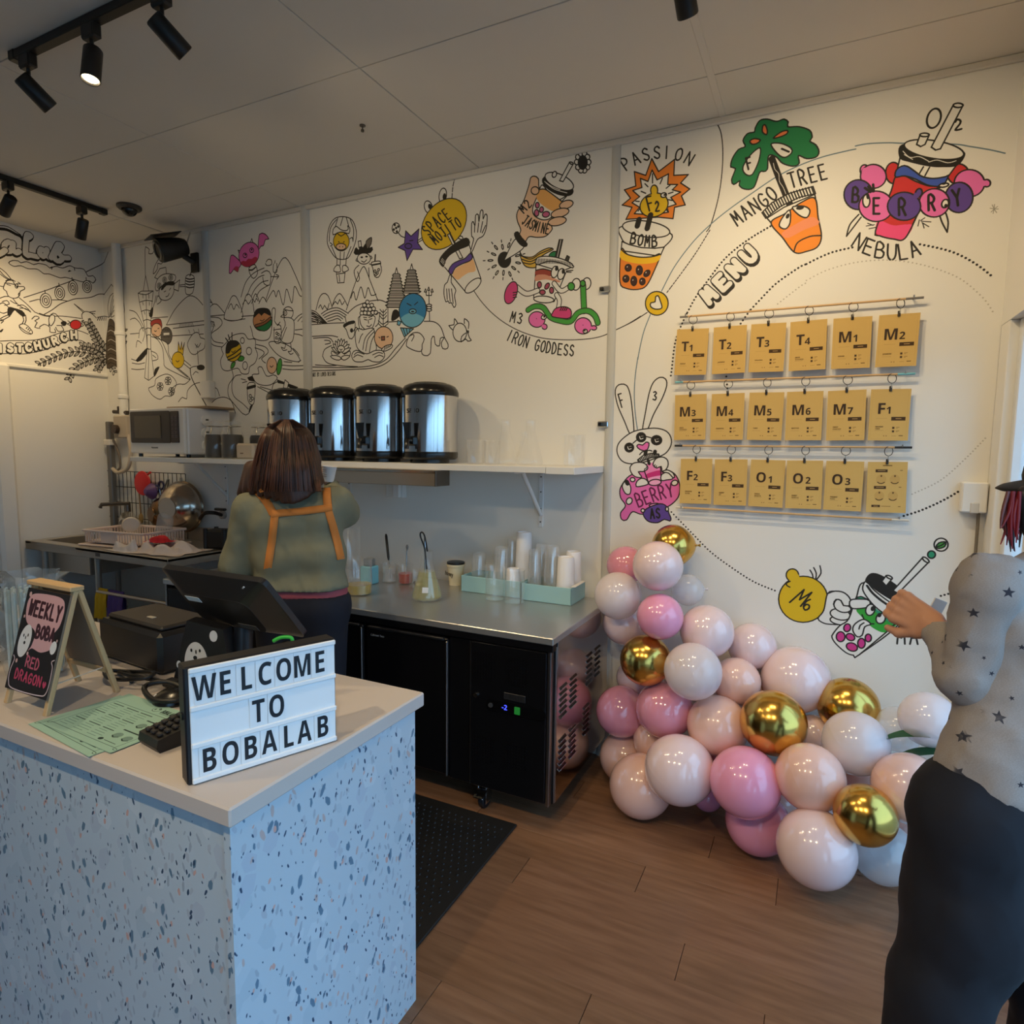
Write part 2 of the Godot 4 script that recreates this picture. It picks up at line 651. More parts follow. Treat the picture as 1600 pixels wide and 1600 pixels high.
func crop(x: float, y: float, s: float) -> void:
	ox = x
	oy = y
	osc = s
func spline(a: Array, closed: bool) -> PackedVector2Array:
	var p := PackedVector2Array()
	var n := a.size() / 2
	var out := PackedVector2Array()
	for i in n:
		p.append(Vector2(a[2 * i], a[2 * i + 1]))
	if n < 3:
		return p
	for i in (n if closed else n - 1):
		var p0 := p[(i - 1 + n) % n] if (closed or i > 0) else p[i]
		var p1 := p[i]
		var p2 := p[(i + 1) % n]
		var p3 := p[(i + 2) % n] if (closed or i < n - 2) else p2
		var steps := clampi(int(p1.distance_to(p2) * osc / 3.0), 2, 10)
		for k in steps:
			out.append(p1.cubic_interpolate(p2, p0, p3, float(k) / steps))
	out.append(p[0] if closed else p[n - 1])
	return out
func straight(a: Array, closed: bool) -> PackedVector2Array:
	var p := PackedVector2Array()
	for i in a.size() / 2:
		p.append(Vector2(a[2 * i], a[2 * i + 1]))
	if closed:
		p.append(p[0])
	return p
func to_board(cv: Canvas, p: PackedVector2Array) -> PackedVector2Array:
	var out := PackedVector2Array()
	for q in p:
		var px := ox + q.x * osc
		var py := oy + q.y * osc
		if cv.axis == "flat":
			out.append(Vector2(px, py))
		elif cv.axis == "z":
			var v := on_z(px, py, 0.0)
			out.append(Vector2((v.x - cv.a0) * cv.ppm, (cv.y1 - v.y) * cv.ppm))
		else:
			if px > 400.0:
				return PackedVector2Array()
			var v := on_x(px, py, XL)
			out.append(Vector2((cv.a1 - v.z) * cv.ppm, (cv.y1 - v.y) * cv.ppm))
	return out
func outside(cv: Canvas, p: PackedVector2Array) -> bool:
	if p.is_empty():
		return true
	var r := Rect2(p[0], Vector2.ZERO)
	for q in p:
		r = r.expand(q)
	return not r.grow(20).intersects(Rect2(0, 0, cv.w, cv.h))
func put_line(p: PackedVector2Array, col: Color, wm: float) -> void:
	for cv in boards:
		var q := to_board(cv, p)
		if not outside(cv, q):
			cv.stroke(q, wm * 0.5 * cv.ppm, col)
func put_fill(p: PackedVector2Array, col: Color) -> void:
	for cv in boards:
		var q := to_board(cv, p)
		if not outside(cv, q):
			cv.fill(q, col)
func ln(a: Array, wm := 0.0, col := INK) -> void:          # smooth open line
	put_line(spline(a, false), col, wm if wm > 0.0 else lw)
func lp(a: Array, wm := 0.0, col := INK) -> void:         # sharp open line
	put_line(straight(a, false), col, wm if wm > 0.0 else lw)
func fs(col: Color, a: Array, wm := 0.0) -> void:          # smooth filled shape with an outline
	var p := spline(a, true)
	put_fill(p, col)
	if wm >= 0.0:
		put_line(p, INK, wm if wm > 0.0 else lw)
func fp(col: Color, a: Array, wm := 0.0) -> void:         # sharp filled shape with an outline
	var p := straight(a, true)
	put_fill(p, col)
	if wm >= 0.0:
		put_line(p, INK, wm if wm > 0.0 else lw)
func ell(cx: float, cy: float, rx: float, ry: float, rot := 0.0) -> PackedVector2Array:
	var p := PackedVector2Array()
	for i in 33:
		p.append(Vector2(cx, cy) + Vector2(cos(TAU * i / 32) * rx, sin(TAU * i / 32) * ry).rotated(deg_to_rad(rot)))
	return p
func fe(col: Color, cx: float, cy: float, rx: float, ry: float, rot := 0.0, wm := 0.0) -> void:
	var p := ell(cx, cy, rx, ry, rot)
	put_fill(p, col)
	if wm >= 0.0:
		put_line(p, INK, wm if wm > 0.0 else lw)
func el(cx: float, cy: float, rx: float, ry: float, rot := 0.0, wm := 0.0) -> void:
	put_line(ell(cx, cy, rx, ry, rot), INK, wm if wm > 0.0 else lw)
func eye(cx: float, cy: float, rx: float, ry: float, rot: float, dx: float, dy: float) -> void:
	fe(PAPER, cx, cy, rx, ry, rot)
	fe(INK, cx + dx, cy + dy, rx * 0.45, ry * 0.45, rot, -1.0)
func dots(a: Array, gap: float, wm: float, col := INK) -> void:    # dotted path, gap in photograph pixels
	var p := spline(a, false)
	var left := 0.0
	for i in p.size() - 1:
		var l := p[i].distance_to(p[i + 1]) * osc
		while left < l:
			var q := p[i].lerp(p[i + 1], left / maxf(l, 1e-6))
			put_line(PackedVector2Array([q, q + Vector2(0.01, 0)]), col, wm)
			left += gap
		left -= l
func dashes(a: Array, on: float, off: float, wm := 0.0, col := INK) -> void:
	var p := spline(a, false)
	var acc := 0.0
	for i in p.size() - 1:
		var l := p[i].distance_to(p[i + 1]) * osc
		var n := maxi(1, int(l / 1.0))
		for j in n:
			if fmod(acc, on + off) < on:
				put_line(PackedVector2Array([p[i].lerp(p[i + 1], float(j) / n), p[i].lerp(p[i + 1], float(j + 1) / n)]), col, wm if wm > 0.0 else lw)
			acc += l / n

# one-stroke brush letters, each in a unit box (x right, y up)
const GLYPHS := {
	"A": [[0, 0, 0.5, 1, 1, 0], [0.2, 0.36, 0.8, 0.36]],
	"B": [[0, 0, 0, 1, 0.55, 0.98, 0.8, 0.78, 0.55, 0.55, 0, 0.52], [0.5, 0.55, 0.95, 0.4, 0.9, 0.1, 0.5, 0, 0, 0]],
	"C": [[0.95, 0.82, 0.6, 1, 0.2, 0.85, 0.02, 0.5, 0.15, 0.15, 0.55, 0, 0.95, 0.15]],
	"D": [[0, 0, 0, 1, 0.55, 0.9, 0.9, 0.5, 0.6, 0.08, 0, 0]],
	"E": [[0.85, 1, 0, 1, 0, 0, 0.9, 0], [0, 0.52, 0.7, 0.52]],
	"F": [[0.85, 1, 0, 1, 0, 0], [0, 0.52, 0.65, 0.52]],
	"G": [[0.9, 0.85, 0.55, 1, 0.15, 0.8, 0.02, 0.45, 0.2, 0.08, 0.6, 0, 0.92, 0.2, 0.92, 0.45, 0.55, 0.45]],
	"H": [[0, 0, 0, 1], [1, 0, 1, 1], [0, 0.5, 1, 0.5]],
	"I": [[0.5, 0, 0.5, 1]],
	"J": [[0.2, 1, 0.9, 1], [0.65, 1, 0.65, 0.2, 0.4, 0, 0.1, 0.15]],
	"K": [[0, 0, 0, 1], [0.85, 1, 0.05, 0.45, 0.9, 0]],
	"W": [[0, 1, 0.22, 0, 0.5, 0.7, 0.78, 0, 1, 1]],
	"L": [[0, 1, 0, 0, 0.85, 0]],
	"M": [[0, 0, 0.15, 1, 0.5, 0.35, 0.85, 1, 1, 0]],
	"N": [[0, 0, 0, 1, 0.95, 0, 0.95, 1]],
	"O": [[0.5, 1, 0.12, 0.8, 0.02, 0.45, 0.2, 0.08, 0.55, 0, 0.9, 0.2, 0.97, 0.6, 0.8, 0.92, 0.5, 1]],
	"P": [[0, 0, 0, 1, 0.6, 0.97, 0.88, 0.75, 0.6, 0.5, 0, 0.45]],
	"R": [[0, 0, 0, 1, 0.6, 0.97, 0.85, 0.75, 0.6, 0.52, 0, 0.48], [0.4, 0.5, 0.95, 0]],
	"S": [[0.9, 0.85, 0.55, 1, 0.15, 0.85, 0.15, 0.62, 0.8, 0.4, 0.88, 0.15, 0.5, 0, 0.05, 0.15]],
	"T": [[0, 1, 1, 1], [0.5, 1, 0.5, 0]],
	"U": [[0, 1, 0.02, 0.3, 0.3, 0, 0.7, 0.02, 0.95, 0.3, 0.97, 1]],
	"V": [[0, 1, 0.5, 0, 1, 1]],
	"Y": [[0, 1, 0.5, 0.5, 1, 1], [0.5, 0.5, 0.45, 0]],
	"2": [[0.1, 0.78, 0.4, 1, 0.8, 0.85, 0.75, 0.55, 0.05, 0, 0.9, 0]],
	"3": [[0.1, 0.9, 0.5, 1, 0.85, 0.8, 0.4, 0.55, 0.9, 0.35, 0.7, 0.04, 0.1, 0.1]],
	"6": [[0.8, 0.95, 0.3, 0.75, 0.05, 0.3, 0.35, 0, 0.8, 0.15, 0.8, 0.42, 0.4, 0.5, 0.1, 0.3]],
}
const ROUND := "BCDGOPRSUJ236"
func glyph(ch: String, at: Vector2, w: float, h: float, rot: float, wm := 0.0, col := INK, slant := 0.0) -> void:
	if not GLYPHS.has(ch):
		return
	for s in GLYPHS[ch]:
		var a: Array = []
		for i in range(0, s.size(), 2):
			var q := at + Vector2(s[i] * w + s[i + 1] * h * slant, -s[i + 1] * h).rotated(rot)
			a.append(q.x)
			a.append(q.y)
		if ROUND.contains(ch) and s.size() > 8:
			ln(a, wm, col)
		else:
			lp(a, wm, col)
func text(t: String, base: Array, h: float, wm := 0.0, col := INK, fat := 0.62, slant := 0.0) -> void:   # letters along a base line
	var p := spline(base, false)
	var total := 0.0
	for i in p.size() - 1:
		total += p[i].distance_to(p[i + 1])
	var step := total / t.length()
	for i in t.length():
		var at := along(p, step * i + step * 0.12)
		var to := along(p, step * i + step * 0.88)
		var w := step * fat if t[i] != "I" else step * 0.4
		glyph(t[i], at, w, h, (to - at).angle(), wm, col, slant)
func along(p: PackedVector2Array, s: float) -> Vector2:
	for i in p.size() - 1:
		var l := p[i].distance_to(p[i + 1])
		if s <= l:
			return p[i].lerp(p[i + 1], s / maxf(l, 1e-6))
		s -= l
	return p[p.size() - 1] + (p[p.size() - 1] - p[p.size() - 2]).normalized() * s
func bubble(t: String, base: Array, h: float, thick: float, shadow: Vector2, fat := 0.6) -> void:   # swollen outlined letters with a hard drop edge
	var keep := Vector2(ox, oy)
	for s in 4:
		ox = keep.x + shadow.x * osc * (4 - s) / 4.0
		oy = keep.y + shadow.y * osc * (4 - s) / 4.0
		text(t, base, h, thick, INK, fat)
	ox = keep.x
	oy = keep.y
	text(t, base, h, thick, INK, fat)
	text(t, base, h, thick - lw * 1.7, PAPER, fat)
func puffy(a: Array, thick: float, shadow: Vector2) -> void:
	var keep := Vector2(ox, oy)
	for s in 3:
		ox = keep.x + shadow.x * osc * (3 - s) / 3.0
		oy = keep.y + shadow.y * osc * (3 - s) / 3.0
		ln(a, thick)
	ox = keep.x
	oy = keep.y
func limb(a: Array, wm: float, col: Color) -> void:
	ln(a, wm + lw * 1.6)
	ln(a, wm, col)
func leafy(a: Array, n: int, ln: float, wd: float) -> void:   # a stalk with lens-shaped leaves to both sides
	var p := spline(a, false)
	ln(a)
	var total := 0.0
	for i in p.size() - 1:
		total += p[i].distance_to(p[i + 1])
	for i in n:
		var s := total * (i + 0.6) / n
		var at := along(p, s)
		var dir := (along(p, s + 5.0) - at).normalized()
		for sd in [-1.0, 1.0]:
			var q: Vector2 = dir.rotated(sd * 0.75)
			var tip := at + q * ln * (1.0 - 0.3 * i / n)
			var mid := (at + tip) / 2
			var o := q.orthogonal() * wd
			fs(PAPER, [at.x, at.y, mid.x + o.x, mid.y + o.y, tip.x, tip.y, mid.x - o.x, mid.y - o.y])
			lp([at.x, at.y, tip.x, tip.y], lw * 0.6)
func hatch(ax: float, ay: float, bx: float, by: float, cx: float, cy: float, dx: float, dy: float, n: int, wm := 0.0) -> void:   # lines from edge a-b to edge c-d
	for i in n:
		var t := (i + 0.5) / n
		lp([lerpf(ax, bx, t), lerpf(ay, by, t), lerpf(cx, dx, t), lerpf(cy, dy, t)], wm)

func paint_mural() -> void:
	var yellow := c8(222, 184, 22)
	var pink := c8(232, 112, 186)
	var hot := c8(205, 58, 138)
	var purple := c8(92, 66, 152)
	var green := c8(20, 124, 72)
	var leaf := c8(66, 158, 62)
	var orange := c8(232, 132, 42)
	var peach := c8(232, 194, 160)
	var red := c8(205, 46, 50)
	var steel := c8(96, 122, 138)
	# ---------------- left wall and the corner: town scene
	crop(0, 330, 0.1813)
	ln([0, 125, 70, 135, 180, 205])
	ln([0, 152, 60, 160, 130, 195, 195, 240, 197, 370], 0.018)
	for s in [[110, 290, 75, 265, 40, 290, 45, 335, 85, 345, 108, 310, 112, 275, 112, 330, 140, 358, 165, 345], [-10, 370, 20, 355, 45, 335], [245, 225, 262, 212, 238, 200, 226, 240, 222, 370, 260, 378, 320, 392], [390, 345, 355, 325, 342, 362, 370, 390, 400, 365, 405, 330, 405, 385, 440, 405], [440, 402, 470, 340, 500, 285, 530, 300, 505, 345, 468, 372, 478, 418, 512, 430, 540, 402, 515, 372, 545, 400, 592, 402]]:
		puffy(s, 0.043, Vector2(-6, 14))
	for s in [[110, 290, 75, 265, 40, 290, 45, 335, 85, 345, 108, 310, 112, 275, 112, 330, 140, 358, 165, 345], [-10, 370, 20, 355, 45, 335], [245, 225, 262, 212, 238, 200, 226, 240, 222, 370, 260, 378, 320, 392], [390, 345, 355, 325, 342, 362, 370, 390, 400, 365, 405, 330, 405, 385, 440, 405], [440, 402, 470, 340, 500, 285, 530, 300, 505, 345, 468, 372, 478, 418, 512, 430, 540, 402, 515, 372, 545, 400, 592, 402]]:
		ln(s, 0.043)
		ln(s, 0.034, PAPER)
	ln([205, 745, 390, 685, 510, 640, 640, 590, 740, 525, 880, 455, 905, 420, 935, 345])
	fs(PAPER, [75, 445, 110, 425, 160, 430, 180, 445, 230, 435, 290, 460, 330, 450, 400, 465, 430, 490, 480, 475, 540, 490, 600, 470, 650, 490, 720, 500, 760, 560, 800, 555, 825, 590, 800, 620, 770, 600, 720, 610, 640, 590, 560, 570, 520, 575, 420, 540, 380, 540, 320, 500, 240, 495, 180, 470, 120, 475])
	ln([430, 490, 450, 480, 445, 500])
	ln([600, 510, 590, 520, 610, 515])
	ln([640, 490, 645, 510])
	for g in [[395, 770, 48, 62], [515, 705, 42, 58], [628, 660, 40, 62], [750, 650, 38, 52]]:
		fe(PAPER, g[0], g[1], g[2], g[3], -8)
		el(g[0], g[1], g[2] * 0.62, g[3] * 0.66, -8)
		el(g[0], g[1], g[2] * 0.26, g[3] * 0.34, -8)
		lp([g[0] - 6, g[1] - g[3], g[0] - 8, g[1] - g[3] - 26])
	ln([380, 890, 450, 850, 520, 800, 600, 770, 650, 755, 720, 750, 790, 740, 850, 715, 900, 715])
	ln([255, 780, 330, 760, 350, 765])
	ln([450, 765, 520, 765, 580, 775])
	lp([895, 720, 960, 630, 1005, 695])
	fs(PAPER, [35, 640, 60, 600, 110, 600, 130, 640, 170, 650, 205, 650, 212, 672, 175, 690, 170, 720, 150, 745, 110, 750, 70, 730, 55, 690, 30, 670])
	for s in [[50, 600, 90, 585, 130, 605], [0, 490, 50, 530, 95, 585], [0, 515, 40, 560, 90, 590], [0, 540, 45, 575, 80, 592], [40, 620, 80, 622, 125, 632], [155, 612, 170, 620], [150, 625, 178, 628], [60, 630, 90, 640], [0, 645, 25, 650], [0, 750, 40, 735, 70, 735], [165, 745, 230, 800, 280, 850, 300, 870], [110, 750, 150, 800, 210, 840, 260, 860], [20, 780, 60, 770, 80, 800, 40, 810], [0, 800, 30, 790, 75, 830], [70, 895, 30, 910, 0, 930], [85, 905, 40, 930, 10, 945], [195, 905, 205, 940, 190, 970], [220, 895, 225, 940, 210, 975], [150, 815, 200, 810, 250, 850], [170, 835, 220, 840, 265, 870], [90, 770, 120, 790, 150, 800], [0, 870, 30, 880, 60, 870]]:
		ln(s)
	el(143, 645, 12, 18)
	fe(INK, 146, 650, 5, 8, 0, -1)
	ln([165, 705, 158, 718, 166, 728])
	fs(INK, [75, 830, 130, 840, 190, 860, 215, 895, 195, 905, 150, 870, 125, 850, 100, 880, 85, 900, 68, 890])
	fs(PAPER, [165, 985, 200, 970, 240, 990, 280, 1040, 265, 1060, 220, 1050, 180, 1020])
	for s in [[170, 995, 215, 1030, 265, 1055], [235, 1000, 225, 1012], [250, 1012, 240, 1024], [262, 1025, 252, 1035], [0, 945, 15, 935, 30, 945, 10, 965]]:
		ln(s)
	fs(INK, [0, 1035, 25, 1018, 10, 1040])
	for s in [[275, 930, 300, 905, 330, 910, 335, 925, 300, 945, 320, 960, 300, 1000, 345, 1010], [340, 880, 400, 900, 440, 900], [340, 1000, 380, 975, 430, 1000, 430, 1040, 480, 1045, 470, 1015], [480, 1000, 500, 1035, 550, 1028, 530, 990], [420, 990, 440, 890, 480, 885, 510, 920, 550, 950, 570, 960, 560, 985, 520, 985, 490, 985], [300, 870, 400, 905, 540, 905, 700, 925]]:
		ln(s)
	fs(PAPER, [430, 985, 420, 930, 440, 895, 468, 900, 472, 940, 450, 980])
	fe(INK, 550, 965, 22, 15)
	fe(red, 652, 978, 48, 40)
	for s in [[585, 945, 605, 960, 580, 972, 605, 985], [700, 950, 722, 940, 705, 965, 720, 985, 700, 995], [640, 800, 715, 870], [640, 800, 720, 860], [710, 930, 705, 890, 730, 865, 770, 870, 800, 890, 830, 920], [720, 960, 735, 985, 760, 1000], [770, 870, 822, 863], [775, 875, 818, 885], [760, 930, 775, 925], [770, 935, 785, 945]]:
		ln(s)
	ln([0, 1120, 100, 1115, 200, 1115, 300, 1110, 400, 1090, 500, 1055, 600, 1030, 680, 1030, 760, 1060])
	ln([0, 1230, 100, 1225, 200, 1230, 300, 1215, 400, 1190, 500, 1150, 600, 1115, 700, 1115, 740, 1140])
	bubble("ISTCHURCH", [-20, 1212, 100, 1208, 220, 1208, 320, 1190, 420, 1165, 520, 1132, 600, 1100, 690, 1092], 62, 0.026, Vector2(-5, 10), 0.5)
	for b in [[[920, 1240, 800, 1230, 600, 1215, 330, 1320], 12, 70.0, 11.0], [[920, 1250, 760, 1290, 650, 1350, 590, 1450], 9, 64.0, 12.0], [[920, 1220, 850, 1130, 800, 1030, 760, 960], 9, 66.0, 12.0], [[900, 1235, 800, 1180, 700, 1160], 6, 60.0, 12.0], [[925, 1260, 880, 1300, 840, 1370], 4, 60.0, 11.0], [[930, 1250, 930, 1300, 990, 1390], 4, 50.0, 10.0], [[1020, 1330, 1030, 1200, 1000, 1080], 5, 40.0, 9.0], [[1075, 1180, 1070, 1100, 1080, 1010], 3, 34.0, 8.0]]:
		leafy(b[0], b[1], b[2], b[3])
	fs(c8(92, 80, 66), [925, 1350, 915, 1150, 930, 1000, 945, 930, 985, 960, 990, 1080, 1020, 1150, 1035, 1250, 1030, 1350, 980, 1330])
	for i in 9:
		ln([930, 1000 + i * 40, 955, 985 + i * 40, 990 + i * 3, 1010 + i * 40], lw * 0.8, PAPER if i % 2 else INK)
	fs(PAPER, [940, 910, 930, 820, 950, 730, 990, 710, 985, 800, 960, 880])
	ln([945, 900, 955, 810, 975, 725])
	ln([952, 890, 970, 800, 985, 730])
	fs(PAPER, [955, 912, 985, 850, 1015, 825, 1020, 870, 985, 900])
	ln([840, 915, 900, 905, 940, 915])
	for i in 5:
		ln([840 + i * 18, 940, 850 + i * 16, 915])
	fs(PAPER, [1045, 780, 1060, 770, 1072, 850, 1060, 910, 1045, 900])
	for i in 4:
		lp([1048, 800 + i * 28, 1066, 810 + i * 28])
	# ---------------- back wall, left sheets: tower, bridge, slide
	crop(190, 330, 0.20625)
	ln([180, 490, 178, 290, 190, 275, 210, 290, 205, 320, 235, 320, 250, 285])
	lp([165, 600, 182, 490, 205, 600])
	ln([60, 750, 110, 770, 160, 860, 172, 900])
	ln([65, 822, 100, 810, 140, 850, 165, 910])
	lp([65, 930, 130, 925])
	fp(PAPER, [125, 622, 150, 606, 240, 604, 232, 680, 226, 755, 222, 830, 220, 950, 222, 1050, 195, 1050, 190, 960, 180, 900, 165, 830, 150, 760, 135, 690])
	for s in [[125, 622, 185, 632, 240, 604], [135, 690, 185, 676, 235, 682], [148, 760, 185, 748, 228, 757], [163, 832, 192, 820, 222, 830], [178, 895, 200, 885, 221, 890], [188, 945, 205, 935, 221, 942], [160, 625, 162, 658], [205, 620, 207, 660], [185, 632, 195, 1045], [160, 690, 164, 710], [210, 690, 210, 712], [172, 760, 176, 780], [208, 757, 208, 778]]:
		ln(s)
	fs(PAPER, [240, 475, 250, 420, 290, 352, 318, 372, 300, 400, 275, 395, 270, 440])
	fp(PAPER, [250, 502, 290, 435, 335, 425, 340, 478, 275, 515])
	fs(PAPER, [255, 580, 275, 510, 330, 475, 405, 485, 400, 530, 355, 535, 300, 570, 270, 605])
	for c in [[285, 565], [325, 520], [372, 503]]:
		for r in [16.0, 9.0, 3.0]:
			el(c[0], c[1], r, r * 1.3, 0, lw * 0.8)
	fs(PAPER, [285, 600, 330, 545, 395, 545, 396, 610, 370, 660, 330, 676, 290, 660])
	fs(INK, [300, 592, 318, 552, 370, 535, 405, 545, 390, 560, 340, 560, 312, 592])
	for s in [[322, 612, 335, 604], [362, 598, 372, 582], [335, 648, 352, 642, 360, 622], [260, 690, 275, 640, 300, 680, 270, 705], [440, 560, 490, 553], [440, 572, 488, 570], [235, 740, 250, 690, 262, 640]]:
		ln(s)
	fs(INK, [210, 790, 225, 740, 238, 735, 230, 800])
	fp(PAPER, [400, 550, 440, 520, 430, 605, 395, 590])
	fs(PAPER, [490, 490, 545, 490, 550, 560, 535, 622, 495, 632, 482, 590])
	for y in [508, 528, 550, 572]:
		ln([488, y, 515, y + 8, 548, y + 2], 0.008)
	lp([518, 490, 530, 452], 0.009)
	ln([340, 860, 400, 750, 470, 670, 520, 640, 570, 660, 615, 710])
	for s in [[225, 810, 350, 800], [340, 862, 625, 830], [390, 888, 625, 860], [380, 945, 620, 930]]:
		lp(s)
	hatch(440, 852, 540, 845, 430, 880, 550, 872, 10, lw * 0.7)
	hatch(490, 900, 600, 890, 500, 925, 605, 918, 3, lw * 0.7)
	fs(c8(168, 58, 52), [225, 832, 280, 815, 300, 832, 305, 880, 280, 890, 225, 870])
	fe(peach, 265, 902, 40, 52)
	ln([248, 905, 256, 912, 264, 905])
	ln([275, 890, 284, 886])
	fe(c8(92, 88, 84), 340, 945, 43, 66)
	for i in 14:
		fe(c8(60, 56, 54), 312 + (i * 37) % 58, 895 + (i * 53) % 105, 4, 5, 0, -1)
	fp(PAPER, [318, 922, 362, 920, 362, 936, 318, 940], -1)
	ln([130, 960, 138, 900, 165, 882, 176, 930, 160, 985])
	ln([110, 1030, 120, 980, 150, 1000])
	fs(PAPER, [225, 950, 270, 970, 310, 1040, 320, 1130, 330, 1180, 420, 1230, 515, 1275, 500, 1250, 420, 1180, 360, 1090, 350, 1010, 300, 975])
	ln([240, 930, 300, 980, 355, 1100, 390, 1165, 500, 1258])
	ln([475, 1130, 525, 1172])
	ln([465, 1150, 520, 1195])
	fs(INK, [110, 1130, 190, 1040, 200, 1062, 145, 1130])
	fs(INK, [250, 1250, 285, 1180, 252, 1200])
	for s in [[75, 1120, 130, 1132, 185, 1085], [80, 1150, 130, 1158, 175, 1148], [75, 1195, 120, 1200, 172, 1195], [225, 1060, 265, 1080, 275, 1120, 230, 1135], [235, 1090, 260, 1110]]:
		ln(s)
	fp(PAPER, [195, 1045, 174, 1262, 205, 1282, 246, 1250, 222, 1045])
	lp([206, 1045, 202, 1280])
	fp(yellow, [425, 1085, 430, 990, 445, 1050, 455, 990, 460, 1050, 476, 995, 465, 1085])
	fe(yellow, 427, 1128, 46, 62)
	ln([412, 1132, 424, 1142, 436, 1132])
	fs(PAPER, [510, 1050, 500, 1000, 540, 930, 580, 920, 600, 960, 630, 970, 625, 1040, 590, 1060, 560, 1085, 530, 1080])
	ln([575, 1060, 582, 1160])
	ln([556, 1005, 578, 1032, 598, 1000])
	ln([565, 1035, 575, 1010])
	ln([520, 1192, 540, 1178, 610, 1170])
	fe(INK, 600, 1184, 28, 18)
	ln([520, 1190, 530, 1260, 590, 1380, 640, 1470], 0.008)
	ln([540, 1240, 560, 1215, 580, 1225])
	fs(PAPER, [215, 1370, 205, 1340, 250, 1320, 260, 1270, 330, 1235, 380, 1250, 415, 1300, 400, 1350, 380, 1400, 330, 1400, 290, 1425, 240, 1400])
	for c in [[292, 1328], [352, 1285], [378, 1365]]:
		for i in 6:
			el(c[0] + cos(i * 1.047) * 16, c[1] + sin(i * 1.047) * 22, 8, 12, i * 60)
		fe(INK, c[0], c[1], 6, 8, 0, -1)
	ln([380, 1380, 385, 1340, 430, 1310, 480, 1310, 520, 1275])
	ln([430, 1445, 460, 1410, 492, 1422, 500, 1360, 550, 1310, 620, 1298, 680, 1330, 722, 1345, 742, 1400])
	ln([685, 1450, 720, 1420, 780, 1410, 832, 1440, 862, 1530])
	# bat, mountains, rainbow
	fs(pink, [1035, 262, 1045, 175, 1085, 172, 1115, 210, 1090, 215, 1075, 260, 1055, 265, 1040, 290])
	fs(pink, [890, 372, 830, 335, 815, 470, 840, 455, 850, 440, 880, 460, 888, 430, 905, 405])
	fs(c8(190, 60, 90), [838, 455, 850, 440, 880, 460, 888, 425, 860, 420], -1)
	lp([975, 240, 986, 208, 996, 240])
	lp([895, 330, 882, 295, 912, 305])
	fe(pink, 965, 328, 75, 95, 18)
	fs(c8(190, 50, 80), [902, 388, 925, 375, 940, 380, 960, 360, 985, 362, 1010, 345, 1030, 360, 1000, 405, 950, 422, 920, 412], -1)
	el(935, 335, 15, 17)
	el(986, 296, 15, 17)
	fe(INK, 938, 330, 6, 7, 0, -1)
	fe(INK, 986, 292, 6, 7, 0, -1)
	fs(PAPER, [965, 430, 1010, 405, 1030, 470, 1000, 510, 975, 480])
	ln([966, 445, 990, 445, 1014, 425], 0.009)
	for s in [[905, 650, 940, 540, 1000, 470, 1080, 430], [950, 640, 985, 560, 1040, 500, 1080, 485], [985, 640, 1010, 590, 1060, 540, 1110, 525], [1020, 650, 1050, 600, 1115, 560]]:
		ln(s)
	for s in [[1060, 470, 1100, 450, 1130, 480, 1120, 560, 1080, 550, 1070, 500], [1150, 400, 1150, 460, 1176, 460, 1176, 395], [1130, 495, 1190, 497], [1160, 395, 1163, 375], [1095, 385, 1110, 365, 1135, 370, 1135, 405, 1100, 412, 1090, 395], [1170, 480, 1190, 490, 1175, 515]]:
		ln(s)
	ln([1090, 680, 1130, 560, 1180, 430, 1225, 355, 1260, 370, 1310, 470, 1360, 590, 1375, 645])
	ln([1100, 680, 1150, 600, 1170, 650, 1190, 600, 1225, 710, 1250, 590, 1290, 695, 1310, 570, 1350, 640, 1375, 645])
	fs(PAPER, [780, 815, 815, 690, 845, 640, 880, 670, 915, 810])
	ln([806, 740, 830, 700, 850, 745, 870, 705, 892, 735])
	ln([905, 770, 930, 680, 950, 630, 985, 650, 1005, 770])
	ln([918, 705, 940, 672, 960, 705, 982, 672])
	ln([650, 762, 680, 715, 720, 705, 782, 775])
	ln([650, 630, 690, 705])
	ln([650, 690, 660, 665, 672, 690, 684, 690])
	ln([985, 700, 1015, 625, 1045, 690])
	ln([1040, 700, 1070, 650, 1100, 690])
	ln([998, 670, 1010, 690, 1020, 660, 1032, 680])
	lp([670, 795, 780, 785])
	lp([910, 797, 1010, 790])
	ln([775, 815, 830, 832, 936, 815])
	ln([660, 802, 740, 810, 762, 850, 730, 890, 680, 930, 700, 985, 770, 1000])
	ln([660, 832, 700, 842, 690, 900, 665, 950, 690, 1012, 770, 1030])
	hatch(660, 840, 700, 835, 665, 880, 712, 872, 6, lw * 0.7)
	fs(PAPER, [830, 950, 880, 930, 930, 930, 960, 970, 1010, 970, 1015, 1040, 1030, 1090, 1010, 1150, 970, 1180, 960, 1230, 910, 1230, 880, 1190, 800, 1210, 760, 1190, 750, 1130, 770, 1080, 755, 1040, 790, 1000])
	el(915, 980, 15, 22)
	el(965, 1060, 20, 28)
	el(935, 1170, 18, 30)
	lp([788, 962, 808, 990], 0.009)
	lp([808, 938, 822, 980], 0.009)
	lp([836, 922, 836, 978], 0.009)
	fe(yellow, 848, 1060, 58, 80, 10)
	fs(INK, [790, 1072, 800, 1000, 845, 980, 890, 1000, 872, 1022, 832, 1040, 815, 1072])
	ln([800, 1108, 850, 1080, 902, 1040], 0.009)
	ln([806, 1128, 860, 1105, 906, 1070], 0.009)
	ln([832, 1062, 845, 1070, 862, 1055])
	fs(leaf, [880, 1130, 905, 1095, 930, 1110, 915, 1135])
	fs(leaf, [826, 1192, 835, 1150, 862, 1145, 850, 1182])
	ln([975, 870, 990, 920, 1000, 960, 1060, 980, 1120, 960, 1140, 850, 1140, 745, 1160, 735, 1165, 760, 1158, 830])
